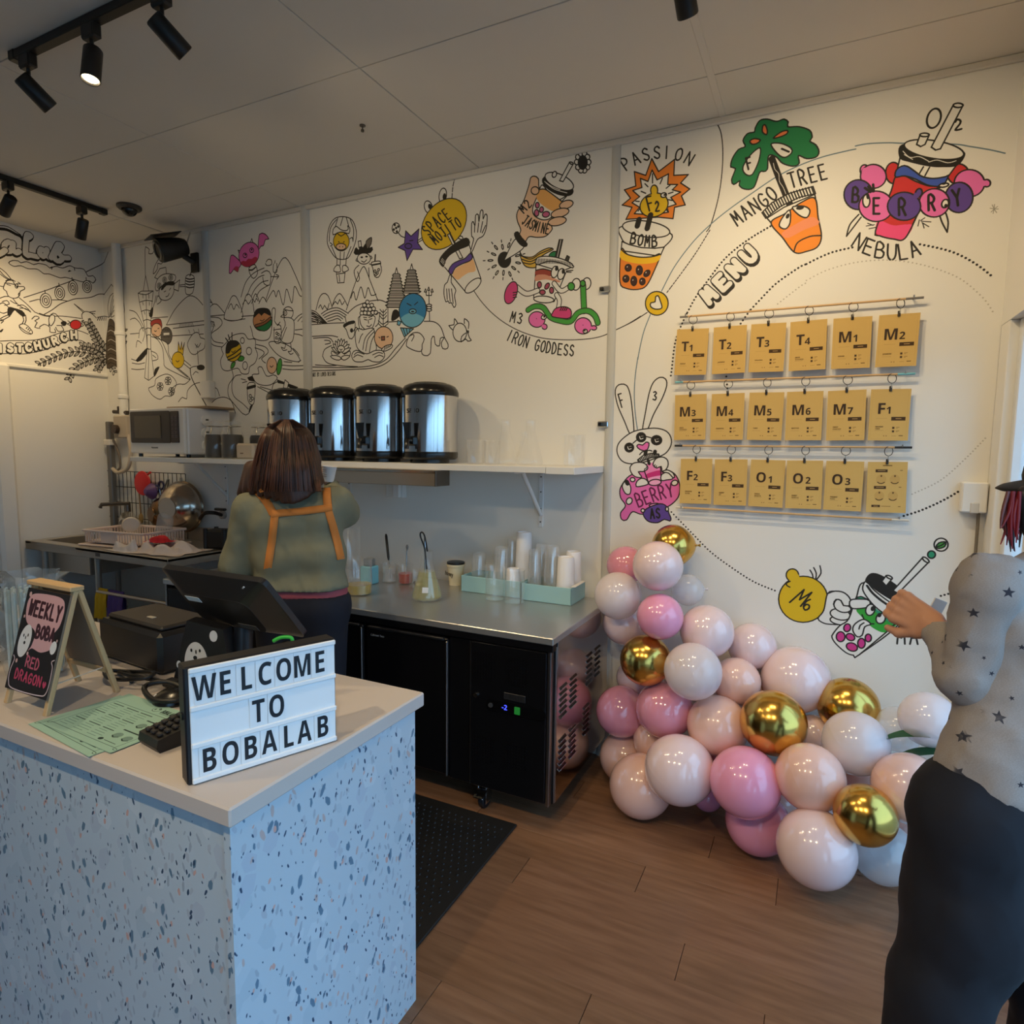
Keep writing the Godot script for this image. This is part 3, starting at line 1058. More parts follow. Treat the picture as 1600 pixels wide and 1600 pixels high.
	fe(c8(205, 146, 98), 1065, 822, 68, 85, 12)
	fs(INK, [1000, 805, 1018, 750, 1065, 735, 1115, 745, 1130, 790, 1080, 768, 1060, 790, 1040, 770])
	fs(green, [1016, 880, 1080, 860, 1132, 818, 1134, 862, 1100, 902, 1060, 906])
	fs(c8(150, 96, 62), [1012, 862, 1075, 840, 1130, 800, 1132, 820, 1080, 860, 1018, 880])
	ln([1050, 825, 1065, 832, 1082, 818])
	fe(PAPER, 1262, 770, 38, 46)
	fe(PAPER, 1240, 772, 12, 18)
	fe(INK, 1238, 772, 4, 7, 0, -1)
	ln([1228, 742, 1262, 752, 1300, 755])
	ln([1222, 785, 1205, 800, 1230, 805])
	fs(PAPER, [1232, 808, 1240, 862, 1200, 960, 1240, 1000, 1290, 990, 1306, 920, 1300, 822])
	ln([1250, 880, 1230, 930, 1215, 972])
	fs(PAPER, [1115, 1000, 1180, 990, 1280, 1030, 1352, 1132, 1270, 1130, 1180, 1085])
	for s in [[1245, 1000, 1235, 1040, 1210, 1030, 1225, 1055, 1252, 1050], [1280, 995, 1285, 1060, 1262, 1062, 1280, 1085, 1300, 1075], [1155, 882, 1160, 990, 1205, 990, 1206, 870, 1180, 865], [1152, 900, 1206, 892], [1160, 835, 1180, 862, 1200, 840], [1300, 1040, 1330, 1070, 1345, 1095], [1340, 1145, 1358, 1130]]:
		ln(s)
	for c in [[1172, 960], [1188, 935], [1175, 925], [1192, 970]]:
		el(c[0], c[1], 7, 9)
	for s in [[1020, 1010, 1090, 1030, 1110, 1070, 1060, 1120, 1090, 1150], [1010, 1035, 1065, 1055, 1080, 1080, 1040, 1120], [1200, 1165, 1290, 1172, 1380, 1170], [1220, 1195, 1300, 1202, 1380, 1198], [1230, 1140, 1290, 1146], [1315, 900, 1400, 895, 1440, 920], [1310, 930, 1345, 935, 1380, 950]]:
		ln(s)
	for i in 5:
		ln([1305 + i * 30, 830 + i * 4, 1352 + i * 18, 785 + i * 12, 1430, 762 + i * 16, 1500 - i * 6, 800 + i * 10, 1560 - i * 18, 852])
	fe(leaf, 1195, 1178, 18, 62, 8)
	fe(peach, 1138, 1168, 38, 62)
	ln([1125, 1172, 1136, 1182, 1148, 1170])
	ln([835, 1200, 845, 1260, 810, 1320, 810, 1400, 860, 1470, 920, 1535, 960, 1535, 1000, 1450])
	ln([905, 1240, 860, 1250, 835, 1310, 850, 1400, 920, 1460, 960, 1500])
	fp(INK, [965, 1520, 998, 1450, 975, 1480])
	fs(PAPER, [990, 1240, 1020, 1300, 1080, 1320, 1140, 1310, 1180, 1262, 1150, 1240, 1100, 1250, 1060, 1180, 1032, 1190, 1040, 1232])
	fp(INK, [955, 1262, 990, 1250, 1010, 1290, 965, 1280])
	fs(PAPER, [955, 1312, 1005, 1300, 1012, 1330, 1000, 1460, 960, 1440])
	ln([955, 1340, 1010, 1325], 0.02)
	for c in [[975, 1400], [992, 1420], [978, 1432]]:
		el(c[0], c[1], 9, 11)
	ln([905, 1270, 940, 1280])
	ln([915, 1300, 950, 1290])
	lp([1030, 1330, 1165, 1402])
	lp([1050, 1330, 1180, 1368])
	fp(INK, [1180, 1278, 1335, 1335, 1290, 1345, 1240, 1310, 1185, 1300])
	fp(PAPER, [1225, 1338, 1238, 1278, 1265, 1300, 1255, 1345])
	ln([1140, 1350, 1150, 1310, 1185, 1290])
	ln([1160, 1360, 1215, 1345])
	# ---------------- middle sheet
	crop(470, 270, 0.20619)
	fs(PAPER, [200, 520, 215, 410, 260, 345, 330, 333, 390, 360, 420, 440, 415, 520, 385, 600, 350, 650, 275, 650, 225, 590])
	for s in [[215, 520, 225, 420, 270, 355], [255, 430, 280, 345], [320, 335, 300, 400], [345, 340, 362, 400], [375, 355, 400, 430, 395, 520], [235, 560, 270, 645], [330, 600, 325, 650], [300, 600, 298, 650], [380, 560, 345, 648], [275, 652, 270, 765], [345, 652, 335, 765], [300, 652, 298, 700]]:
		ln(s)
	fs(PAPER, [245, 470, 245, 430, 270, 405, 300, 430, 340, 440, 360, 425, 355, 402, 372, 420, 365, 460, 320, 450, 280, 455])
	fe(yellow, 307, 520, 60, 72)
	fe(peach, 305, 560, 38, 25)
	ln([275, 455, 305, 480, 340, 455])
	lp([285, 522, 292, 526])
	lp([322, 526, 330, 522])
	fe(INK, 295, 560, 3, 5, 0, -1)
	fe(INK, 318, 560, 3, 5, 0, -1)
	ln([222, 530, 240, 545, 225, 555])
	ln([372, 500, 390, 490, 395, 515])
	fs(PAPER, [250, 745, 262, 710, 290, 700, 300, 750])
	fs(PAPER, [318, 705, 345, 705, 362, 735, 320, 752])
	fp(PAPER, [270, 768, 335, 760, 328, 832, 280, 835])
	lp([290, 775, 295, 825])
	fs(INK, [408, 590, 420, 568, 440, 590, 450, 545, 470, 570, 490, 540, 505, 575, 540, 565, 530, 602, 415, 618])
	fs(c8(110, 104, 98), [500, 570, 495, 520, 535, 490, 532, 540, 508, 576])
	fp(PAPER, [435, 520, 455, 515, 460, 560, 440, 565])
	fe(PAPER, 478, 650, 50, 42)
	ln([430, 612, 480, 605, 530, 602])
	fe(INK, 462, 640, 10, 7, 0, -1)
	fe(INK, 498, 635, 10, 7, 0, -1)
	ln([460, 668, 480, 678, 498, 660])
	ln([425, 650, 418, 665, 432, 672])
	ln([530, 630, 540, 645, 528, 655])
	ln([345, 1040, 400, 870, 440, 770, 470, 715, 490, 725, 530, 830, 585, 970])
	ln([380, 950, 400, 900, 420, 965, 455, 865, 485, 950, 510, 870, 535, 930, 570, 920])
	ln([440, 700, 405, 740, 415, 800, 430, 825, 445, 800, 430, 750])
	ln([520, 690, 548, 700])
	ln([515, 720, 518, 790])
	fs(PAPER, [535, 680, 600, 670, 605, 700, 612, 740, 590, 790, 560, 785, 545, 720])
	ln([538, 700, 600, 688], 0.009)
	lp([562, 665, 565, 622], 0.009)
	for c in [[562, 745], [580, 760], [570, 770], [590, 735]]:
		el(c[0], c[1], 8, 9)
	for s in [[115, 1040, 140, 950, 170, 915, 205, 930, 235, 1010], [135, 1025, 150, 1000, 165, 1035, 180, 1005, 200, 1035, 215, 990], [235, 1020, 260, 950, 295, 915, 330, 960, 352, 1005], [245, 1000, 262, 975, 280, 995, 295, 960, 312, 1000, 330, 975]]:
		ln(s)
	for i in 5:
		ln([70, 1040 + i * 22, 110, 1052 + i * 20, 150, 1090 + i * 11, 200 - i * 8, 1142])
		ln([155 + i * 12, 1070 + i * 14, 205 + i * 8, 1038 + i * 20, 280, 1024 + i * 20, 360 - i * 14, 1066 + i * 14])
	ln([70, 1152, 200, 1142, 330, 1137])
	ln([360, 1060, 420, 1010, 500, 980])
	ln([525, 972, 600, 965, 650, 985])
	lp([650, 1132, 745, 1126])
	for pg in [[725, 720, 1018, 10, 30.0, 8.0], [840, 690, 912, 8, 34.0, 7.0]]:
		lp([pg[0] - 12, pg[1] + 45, pg[0], pg[1], pg[0] + 12, pg[1] + 45])
		var n: int = pg[3]
		var dy: float = (pg[2] - pg[1] - 45.0) / n
		for i in n:
			var y: float = pg[1] + 45.0 + dy * i
			var hw: float = pg[4] + pg[5] * i * 0.75
			fp(PAPER, [pg[0] - hw * 0.72, y, pg[0] + hw * 0.72, y, pg[0] + hw, y + dy * 0.45, pg[0] + hw * 0.78, y + dy * 0.98, pg[0] - hw * 0.78, y + dy * 0.98, pg[0] - hw, y + dy * 0.45])
			lp([pg[0] - hw, y + dy * 0.45, pg[0] + hw, y + dy * 0.45])
	lp([650, 1020, 745, 1020])
	lp([660, 1020, 660, 1130])
	fs(INK, [690, 1120, 700, 1050, 725, 1040, 742, 1060, 742, 1090])
	fe(c8(40, 128, 184), 848, 1043, 103, 130, 6)
	fs(c8(112, 184, 214), [752, 1115, 780, 1082, 830, 1062, 880, 1070, 938, 1105, 915, 1140, 880, 1162, 820, 1170, 775, 1150], -1)
	el(848, 1043, 103, 130, 6)
	lp([805, 990, 836, 1006])
	lp([886, 980, 862, 1000])
	fe(c8(112, 184, 214), 848, 1050, 26, 18)
	fe(INK, 848, 1052, 13, 6, 0, -1)
	fp(c8(112, 184, 214), [735, 1118, 762, 1130, 748, 1158, 730, 1150])
	fp(c8(112, 184, 214), [755, 1175, 855, 1182, 785, 1246])
	lp([775, 1178, 795, 1235])
	lp([800, 1180, 808, 1222])
	lp([828, 1182, 822, 1208])
	for s in [[970, 870, 972, 1000], [974, 1045, 976, 1120], [945, 885, 952, 930, 990, 930, 996, 885]]:
		lp(s)
	for c in [[945, 885], [969, 872], [995, 885]]:
		fp(PAPER, [c[0] - 9, c[1] + 18, c[0], c[1] - 6, c[0] + 9, c[1] + 18])
	for y in [1005, 1022, 1040]:
		fe(PAPER, 972, y, 20, 9)
	for c in [[505, 980], [482, 1004], [512, 1008], [538, 1004], [466, 1034], [494, 1034], [524, 1036], [552, 1030], [462, 1064], [488, 1062], [516, 1064], [546, 1060], [570, 1060]]:
		fe(PAPER, c[0], c[1], 14, 15)
	fs(PAPER, [450, 1082, 455, 1150, 490, 1190, 520, 1195, 550, 1160, 562, 1090, 510, 1082])
	for s in [[450, 1090, 436, 1100, 445, 1180, 460, 1182], [565, 1075, 596, 1060, 588, 1140, 566, 1165], [480, 1110, 500, 1116], [520, 1112, 540, 1105], [500, 1160, 520, 1166, 536, 1150], [475, 1095, 500, 1098], [515, 1096, 540, 1088], [510, 1115, 514, 1140]]:
		ln(s)
	fs(PAPER, [470, 1190, 430, 1180, 412, 1230, 430, 1330, 500, 1372, 570, 1345, 562, 1260, 548, 1180])
	for s in [[555, 1180, 490, 1250, 470, 1340], [560, 1200, 510, 1260, 492, 1350], [562, 1225, 535, 1280, 520, 1360], [440, 1290, 455, 1240, 470, 1220]]:
		ln(s)
	fs(PAPER, [390, 1370, 420, 1345, 500, 1372, 560, 1348, 620, 1350, 636, 1390, 600, 1432, 540, 1430, 510, 1415, 470, 1432, 410, 1430, 388, 1400])
	for s in [[405, 1380, 430, 1360, 480, 1375], [400, 1400, 430, 1380, 470, 1395], [620, 1370, 590, 1362, 545, 1380], [625, 1395, 595, 1382, 560, 1400]]:
		ln(s)
	fs(PAPER, [325, 1152, 395, 1125, 412, 1142, 402, 1240, 370, 1256, 345, 1190])
	ln([330, 1160, 362, 1140, 398, 1132], 0.02)
	fe(INK, 385, 1195, 9, 13)
	ln([345, 1140, 335, 1085])
	ln([400, 1200, 420, 1170, 440, 1200])
	ln([625, 1165, 625, 1040])
	for y in [1060, 1085, 1110]:
		ln([600, y - 25, 624, y, 650, y - 28])
	for y in [1120, 1142]:
		ln([588, y, 622, y + 28, 662, y])
	fe(peach, 628, 1250, 70, 84)
	fp(c8(150, 90, 70), [610, 1242, 636, 1240, 636, 1268, 612, 1270])
	ln([592, 1245, 600, 1252])
	ln([652, 1245, 664, 1240])
	fs(PAPER, [612, 1340, 640, 1312, 690, 1302, 690, 1325, 650, 1348, 625, 1352])
	for i in 4:
		ln([630 + i * 14, 1345 - i * 8, 640 + i * 14, 1318 - i * 3])
	for i in 9:
		var a := -2.75 + i * 0.30
		var tip := Vector2(305 + cos(a) * 78, 1365 + sin(a) * 108)
		fs(PAPER, [305, 1370, (305 + tip.x) / 2 - sin(a) * 14, (1370 + tip.y) / 2 + cos(a) * 14, tip.x, tip.y, (305 + tip.x) / 2 + sin(a) * 14, (1370 + tip.y) / 2 - cos(a) * 14])
	fe(PAPER, 305, 1335, 26, 26)
	ln([296, 1336, 305, 1345, 314, 1336])
	fs(PAPER, [235, 1350, 240, 1390, 305, 1412, 370, 1390, 372, 1350, 330, 1375, 305, 1355, 280, 1378])
	fs(PAPER, [225, 1390, 270, 1385, 305, 1402, 290, 1420, 250, 1412])
	fs(PAPER, [372, 1388, 330, 1385, 305, 1402, 325, 1420, 352, 1410])
	for s in [[75, 1502, 350, 1492, 540, 1480, 650, 1440, 740, 1350, 802, 1262], [85, 1472, 320, 1476, 520, 1465, 640, 1420, 720, 1330, 792, 1252], [110, 1456, 200, 1462, 270, 1460], [85, 1240, 220, 1234, 280, 1245], [95, 1254, 210, 1250, 245, 1285], [165, 1390, 180, 1340, 232, 1310], [165, 1390, 200, 1440, 300, 1462, 430, 1470], [180, 1270, 215, 1272, 225, 1290, 185, 1300]]:
		ln(s)
	fs(PAPER, [800, 1300, 815, 1250, 850, 1215, 900, 1215, 935, 1260, 920, 1300, 915, 1350, 870, 1350, 810, 1322])
	ln([915, 1340, 918, 1370, 942, 1386, 980, 1370, 990, 1260, 1010, 1240, 1020, 1300, 1050, 1312, 1058, 1255, 1085, 1250, 1065, 1290, 1076, 1332, 1110, 1332, 1116, 1300, 1090, 1250, 1060, 1170, 1010, 1130, 935, 1126])
	ln([820, 1240, 850, 1225, 858, 1240, 840, 1275])
	el(1205, 1210, 52, 70)
	for s in [[1150, 1190, 1122, 1158, 1160, 1152, 1165, 1106, 1190, 1142], [1240, 1142, 1240, 1106, 1272, 1132, 1270, 1180], [1260, 1195, 1278, 1250, 1292, 1270, 1265, 1276, 1250, 1260, 1215, 1282, 1220, 1240, 1250, 1215]]:
		ln(s)
	fe(INK, 1270, 1205, 5, 12, 0, -1)
	text("ART BY LOVED DESIGNS", [90, 1545, 265, 1535], 28, lw * 0.6)
	fe(PAPER, 722, 420, 30, 40)
	for c in [[712, 395], [738, 408], [705, 430], [728, 445], [722, 418]]:
		fe(INK, c[0], c[1], 8, 10, 0, -1)
	ln([740, 455, 760, 480, 792, 492])
	lp([885, 515, 922, 490])
	lp([890, 527, 922, 508])
	fp(purple, [795, 440, 835, 480, 895, 425, 885, 530, 922, 582, 850, 580, 805, 665, 790, 590, 738, 565, 785, 535])
	fe(purple.darkened(0.1), 815, 555, 26, 20)
	ln([825, 515, 850, 512])
	eye(967, 260, 30, 48, -14, 12, -4)
	eye(1076, 172, 28, 56, 8, 12, 8)
	fe(yellow, 1085, 388, 150, 212, 34)
	text("SPACE", [968, 482, 1040, 412, 1150, 332], 84, 0.0072, INK, 0.62)
	text("MOJITO", [1022, 548, 1110, 474, 1232, 396], 78, 0.0072, INK, 0.6)
	dashes([1175, 20, 1155, 90, 1145, 190], 2.6, 2.0)
	ln([1090, 715, 1250, 905])
	ln([1275, 545, 1365, 802])
	fs(peach.lerp(c8(245, 190, 120), 0.5), [1150, 775, 1180, 722, 1240, 690, 1300, 650, 1325, 740, 1270, 758, 1220, 790, 1190, 812], -1)
	fs(purple, [1120, 742, 1150, 692, 1200, 665, 1245, 648, 1285, 610, 1302, 640, 1280, 668, 1220, 692, 1170, 722, 1142, 772])
	fe(PAPER, 1305, 855, 76, 34, -42)
	fp(PAPER, [1112, 470, 1132, 458, 1228, 645, 1203, 652])
	fs(PAPER, [1198, 500, 1202, 482, 1222, 482, 1228, 505])
	fs(INK, [1050, 672, 1075, 620, 1150, 550, 1255, 495, 1276, 545, 1200, 580, 1130, 622, 1092, 672, 1080, 712])
	fp(PAPER, [1052, 675, 1072, 640, 1095, 670, 1082, 710])
	for i in 3:
		lp([1056 + i * 8, 672 - i * 8, 1080 + i * 7, 700 - i * 8])
	lp([1130, 465, 1166, 540])
	fs(PAPER, [1285, 605, 1310, 500, 1295, 480, 1295, 385, 1308, 372, 1320, 400, 1325, 322, 1345, 318, 1350, 370, 1362, 290, 1380, 288, 1382, 350, 1396, 316, 1412, 325, 1405, 420, 1380, 480, 1340, 505, 1302, 590])
	for s in [[1318, 400, 1316, 450], [1348, 380, 1340, 450], [1378, 370, 1362, 450], [1400, 400, 1375, 455]]:
		ln(s)
	fs(PAPER, [1130, 772, 1110, 830, 1090, 850, 1085, 920, 1100, 978, 1115, 970, 1125, 988, 1142, 985, 1160, 1020, 1175, 1000, 1165, 930, 1175, 895, 1165, 870, 1140, 830, 1142, 790])
	for s in [[1105, 880, 1110, 960], [1122, 880, 1132, 975], [1142, 880, 1155, 990]]:
		ln(s)
	# ---------------- middle sheet, right half
	crop(700, 220, 0.21882)
	ln([185, 1072, 240, 1150, 320, 1235, 420, 1310, 540, 1370, 680, 1410, 850, 1422, 1000, 1415, 1100, 1395, 1178, 1360, 1290, 1305, 1375, 1252], 0.004)
	for i in 13:
		var a := TAU * i / 13 + 0.2
		var r0 := 85.0 if i % 2 else 100.0
		fe(PAPER, 403 + cos(a) * r0, 850 + sin(a) * r0 * 1.1, 18, 6, rad_to_deg(a))
		lp([403 + cos(a) * (r0 + 38), 850 + sin(a) * (r0 + 42), 403 + cos(a) * (r0 + 52), 850 + sin(a) * (r0 + 58)])
	fe(INK, 403, 850, 45, 55)
	fs(PAPER, [482, 702, 405, 845, 410, 852, 540, 762])
	fs(peach, [580, 310, 590, 265, 615, 252, 645, 270, 650, 330, 680, 400, 740, 540, 735, 600, 745, 630, 700, 680, 640, 690, 580, 685, 555, 720, 540, 750, 500, 690, 520, 640, 495, 570, 495, 510, 540, 430])
	fs(INK, [475, 662, 498, 650, 525, 690, 566, 738, 548, 756, 512, 736, 482, 692])
	fs(PAPER, [672, 315, 640, 390, 605, 480, 618, 535, 680, 565, 740, 545, 800, 450, 852, 388, 790, 420, 720, 370])
	fs(c8(236, 176, 100), [642, 352, 690, 345, 750, 385, 812, 432, 790, 482, 740, 500, 640, 425], -1)
	ln([642, 352, 690, 345, 750, 385, 812, 432])
	for c in [[638, 460, 14, 20, 0], [668, 492, 14, 20, 10], [633, 515, 16, 24, 0], [700, 525, 26, 20, -15]]:
		fe(c8(198, 96, 138), c[0], c[1], c[2], c[3], c[4])
	fe(INK, 784, 322, 118, 54, 25)
	fe(PAPER, 795, 290, 110, 50, 25)
	for s in [[690, 290, 740, 325, 800, 350], [700, 300, 760, 345, 850, 372]]:
		ln(s, lw * 0.7, PAPER)
	fp(PAPER, [797, 285, 868, 152, 895, 165, 822, 292])
	fe(PAPER, 882, 160, 14, 7, 25)
	fe(PAPER, 760, 240, 15, 22, 20)
	for i in 10:
		fe(PAPER, 962 + cos(TAU * i / 10) * 42, 152 + sin(TAU * i / 10) * 62, 17, 19)
	fe(INK, 962, 155, 32, 48)
	fe(peach, 622, 356, 28, 28)
	for c in [[845, 455, 50, 28, -18], [800, 515, 66, 30, -16], [780, 575, 66, 30, -12]]:
		fe(peach, c[0], c[1], c[2], c[3], c[4])
	text("M2", [538, 522, 610, 448], 58, 0.0065)
	text("JASMINE", [522, 588, 610, 640, 722, 668], 70, 0.0065)
	fs(c8(216, 178, 70), [515, 790, 530, 822, 600, 830, 660, 790, 720, 765, 752, 775, 690, 810, 640, 850, 630, 902, 560, 900, 525, 852])
	for s in [[520, 820, 590, 845, 660, 805, 740, 772], [525, 845, 590, 862, 650, 830], [535, 870, 590, 880, 632, 862]]:
		ln(s)
	fs(green, [722, 830, 735, 800, 770, 790, 782, 835])
	fp(c8(60, 56, 50), [765, 832, 795, 706, 820, 706, 790, 842])
	lp([780, 835, 806, 708], lw * 0.6, PAPER)
	fp(c8(60, 56, 50), [833, 858, 850, 820, 868, 830, 855, 872])
	fp(PAPER, [630, 880, 612, 1118, 640, 1145, 700, 1158, 758, 1148, 840, 945])
	fs(c8(158, 66, 54), [628, 925, 680, 915, 740, 930, 735, 968, 690, 955, 627, 962], -1)
	fs(c8(212, 150, 124), [627, 962, 690, 955, 740, 975, 800, 1000, 792, 1012, 700, 990, 624, 1002], -1)
	ln([628, 925, 680, 915, 740, 930])
	fs(PAPER, [630, 842, 680, 825, 760, 830, 830, 850, 886, 880, 892, 908, 800, 872, 720, 860, 635, 885])
	for i in 24:
		var t := i / 23.0
		lp([lerpf(634, 888, t), 842 - sin(t * 2.6) * 16 + t * 46, lerpf(638, 888, t), 880 - sin(t * 2.4) * 20 + t * 28], lw * 0.75)
	for c in [[653, 1028, 15, 22, 0], [708, 1038, 14, 24, 30], [740, 1068, 15, 22, 0], [675, 1082, 20, 17, 0]]:
		fe(c8(168, 72, 100), c[0], c[1], c[2], c[3], c[4])
	fe(PAPER, 684, 1133, 72, 24, 4)
	eye(762, 937, 24, 42, 14, 14, -26)
	eye(808, 952, 24, 40, 14, 16, -20)
	for s in [[840, 920, 880, 905], [845, 930, 892, 925], [845, 938, 880, 938]]:
		ln(s)
	limb([640, 1070, 560, 1092, 492, 1045], 0.021, PAPER)
	fe(c8(208, 62, 128), 450, 1085, 42, 82, 18)
	for y in [1085, 1102, 1120]:
		ln([465, y, 490, y - 4])
	limb([758, 1018, 808, 1072, 870, 1040], 0.019, PAPER)
	limb([775, 1100, 796, 1140, 786, 1205], 0.018, PAPER)
	fe(PAPER, 915, 1025, 30, 42, 10)
	fe(PAPER, 990, 1020, 30, 42, 10)
	limb([965, 1035, 968, 1120, 972, 1215], 0.024, leaf)
	fe(leaf, 880, 1040, 24, 28)
	fe(leaf, 963, 1018, 18, 22)
	limb([572, 1208, 620, 1182, 680, 1192, 730, 1258, 800, 1285, 875, 1290, 930, 1228, 1000, 1215, 1050, 1250, 1070, 1300], 0.022, leaf)
	fs(c8(208, 62, 128), [745, 1232, 770, 1197, 830, 1185, 875, 1205, 880, 1250, 850, 1270, 745, 1256])
	for i in 4:
		ln([812 + i * 14, 1190, 800 + i * 14, 1212])
	fe(pink, 690, 1328, 18, 19)
	fe(pink, 635, 1276, 58, 56)
	fs(pink, [668, 1322, 682, 1310, 700, 1318, 694, 1336, 676, 1336], -1)
	eye(685, 1260, 19, 15, -20, 4, -4)
	fe(INK, 632, 1270, 3, 3, 0, -1)
	fe(pink, 1042, 1336, 20, 16)
	fe(pink, 965, 1322, 60, 58)
	fs(pink, [1010, 1330, 1026, 1326, 1040, 1336, 1024, 1346, 1010, 1342], -1)
	eye(980, 1360, 15, 14, 0, -4, -4)
	fe(INK, 964, 1316, 3, 3, 0, -1)
	text("M3", [436, 1290, 535, 1312], 74, 0.0068)
	text("IRON GODDESS", [412, 1420, 480, 1450, 560, 1478, 660, 1504, 780, 1526, 905, 1538], 78, 0.0068, INK, 0.66)
	# ---------------- right sheet, upper left
	crop(940, 160, 0.2375)
	ln([752, 125, 785, 200, 797, 320, 790, 480, 765, 640, 720, 800, 690, 850], 0.004)
	dashes([712, 840, 620, 990, 520, 1130, 430, 1250], 3.0, 2.2, 0.004)
	ln([395, 1240, 480, 1080, 600, 920, 720, 800, 850, 695, 1000, 590, 1150, 490, 1300, 415, 1450, 360, 1600, 322, 1672, 307], 0.0045, steel)
	text("PASSION", [158, 452, 235, 405, 320, 374, 400, 368, 470, 372, 540, 395, 590, 425], 80, 0.0066, INK, 0.62)
	fp(orange, [330, 370, 375, 455, 480, 375, 475, 480, 570, 475, 520, 530, 580, 570, 525, 615, 550, 675, 480, 690, 470, 765, 370, 755, 160, 770, 200, 690, 135, 675, 190, 630, 150, 575, 225, 550, 215, 455, 290, 480])
	fp(PAPER, [332, 445, 365, 510, 440, 470, 435, 540, 500, 540, 465, 575, 520, 590, 455, 625, 490, 670, 430, 690, 440, 722, 340, 740, 215, 732, 250, 690, 200, 660, 250, 620, 205, 580, 265, 560, 255, 500, 305, 520])
	for s in [[335, 470, 335, 530], [285, 535, 305, 555], [400, 500, 385, 535], [260, 585, 290, 598], [450, 545, 425, 565], [470, 590, 440, 600], [225, 650, 248, 652], [440, 640, 465, 645], [425, 705, 440, 722], [240, 715, 252, 700]]:
		lp(s)
	fe(yellow, 346, 578, 23, 34)
	fe(yellow, 345, 675, 95, 76, -22)
	fe(yellow, 346, 588, 18, 26, 0, -1)
	eye(408, 610, 19, 15, -20, 8, -2)
	text("F", [308, 715, 366, 700], 92, 0.0075)
	text("2", [350, 715, 392, 712], 62, 0.0075)
	fs(PAPER, [137, 815, 134, 900, 180, 935, 260, 955, 350, 960, 412, 950, 450, 860])
	fe(PAPER, 293, 833, 157, 52, 8)
	fp(PAPER, [134, 915, 128, 975, 385, 1012, 412, 952, 350, 960, 260, 955, 180, 935])
	fs(orange, [130, 968, 170, 1000, 250, 1018, 330, 1015, 386, 1000, 345, 1110, 295, 1205, 240, 1230, 165, 1224, 120, 1180])
	fs(c8(240, 190, 30), [131, 966, 170, 1000, 250, 1018, 330, 1015, 386, 1000, 366, 1048, 250, 1062, 128, 1030], -1)
	ln([130, 968, 170, 1000, 250, 1018, 330, 1015, 386, 1000])
	for c in [[175, 1088, 20, 22, 0], [248, 1105, 20, 30, 0], [298, 1125, 24, 16, -50], [160, 1160, 20, 22, 0], [212, 1175, 19, 30, 0], [268, 1178, 18, 22, 0]]:
		fe(c8(58, 30, 28), c[0], c[1], c[2], c[3], c[4])
		fe(PAPER, c[0] - 6, c[1] - 6, 3, 5, 20, -1)
	lp([300, 828, 322, 742], 0.026)
	lp([235, 812, 246, 772], 0.026)
	text("BOMB", [182, 925, 280, 945, 375, 950], 70, 0.0075)
	fe(yellow, 363, 1322, 75, 78)
	fs(PAPER, [352, 1312, 355, 1280, 372, 1272, 384, 1300, 396, 1352, 352, 1360, 322, 1342, 325, 1318])
	ln([75, 1505, 200, 1445, 300, 1382], 0.004)
	ln([320, 1397, 280, 1500, 255, 1600, 238, 1690], 0.0045, steel)
	fs(green, [1010, 170, 1040, 120, 1090, 110, 1150, 125, 1200, 110, 1228, 130, 1225, 160, 1300, 160, 1370, 185, 1385, 230, 1370, 255, 1410, 280, 1430, 325, 1410, 360, 1350, 370, 1295, 350, 1300, 400, 1260, 420, 1190, 400, 1150, 360, 1100, 350, 1090, 440, 1065, 455, 1040, 460, 1000, 560, 940, 570, 905, 545, 910, 515, 870, 540, 855, 510, 880, 435, 850, 425, 860, 370, 900, 310, 945, 290, 930, 250, 960, 205, 1005, 195])
	fs(c8(226, 124, 70), [1062, 152, 1078, 150, 1090, 185, 1085, 212, 1058, 195])
	fs(c8(226, 124, 70), [1130, 235, 1180, 195, 1222, 185, 1220, 205, 1180, 225])
	fs(c8(226, 124, 70), [1045, 248, 1005, 238, 975, 255, 990, 275, 1020, 270])
	fs(PAPER, [1042, 300, 1035, 380, 990, 475, 945, 470, 930, 425, 980, 345])
	fs(PAPER, [1115, 275, 1180, 270, 1245, 300, 1250, 332, 1205, 362, 1160, 340])
	text("F", [960, 442, 1010, 430], 76, 0.0075)
	lp([1185, 305, 1232, 325], 0.0075)
	lp([1120, 370, 1165, 490, 1242, 682], 0.026)
	ln([1130, 400, 1140, 440, 1165, 470, 1170, 520, 1195, 560, 1215, 610], lw * 0.5, PAPER)
	text("MANGO", [888, 818, 985, 748, 1075, 690, 1175, 612], 92, 0.0068, INK, 0.66)
	text("TREE", [1240, 565, 1330, 540, 1410, 520, 1505, 496], 98, 0.0068, INK, 0.6)
	fp(PAPER, [1088, 762, 1200, 690, 1402, 605, 1408, 632, 1310, 660, 1210, 730, 1115, 792])
	fs(c8(240, 142, 44), [1115, 790, 1210, 730, 1310, 660, 1402, 630, 1425, 760, 1446, 880, 1420, 950, 1350, 980, 1270, 987, 1190, 890])
	fs(c8(238, 146, 104), [1185, 862, 1260, 810, 1370, 755, 1420, 770, 1428, 800, 1330, 840, 1225, 892], -1)
	ln([1265, 982, 1290, 922, 1370, 882, 1442, 876])
	fp(PAPER, [1055, 725, 1120, 660, 1230, 600, 1390, 553, 1407, 600, 1300, 625, 1180, 682, 1080, 762])
	for i in 20:
		var t := (i + 0.5) / 20.0
		var q := Vector2(1055, 725).lerp(Vector2(1390, 553), t) + Vector2(-20, -28) * sin(t * PI)
		var r := Vector2(1080, 762).lerp(Vector2(1407, 600), t) + Vector2(-18, -20) * sin(t * PI)
		lp([q.x, q.y, r.x, r.y])
	fs(PAPER, [1236, 708, 1240, 790, 1210, 832, 1170, 815, 1182, 770])
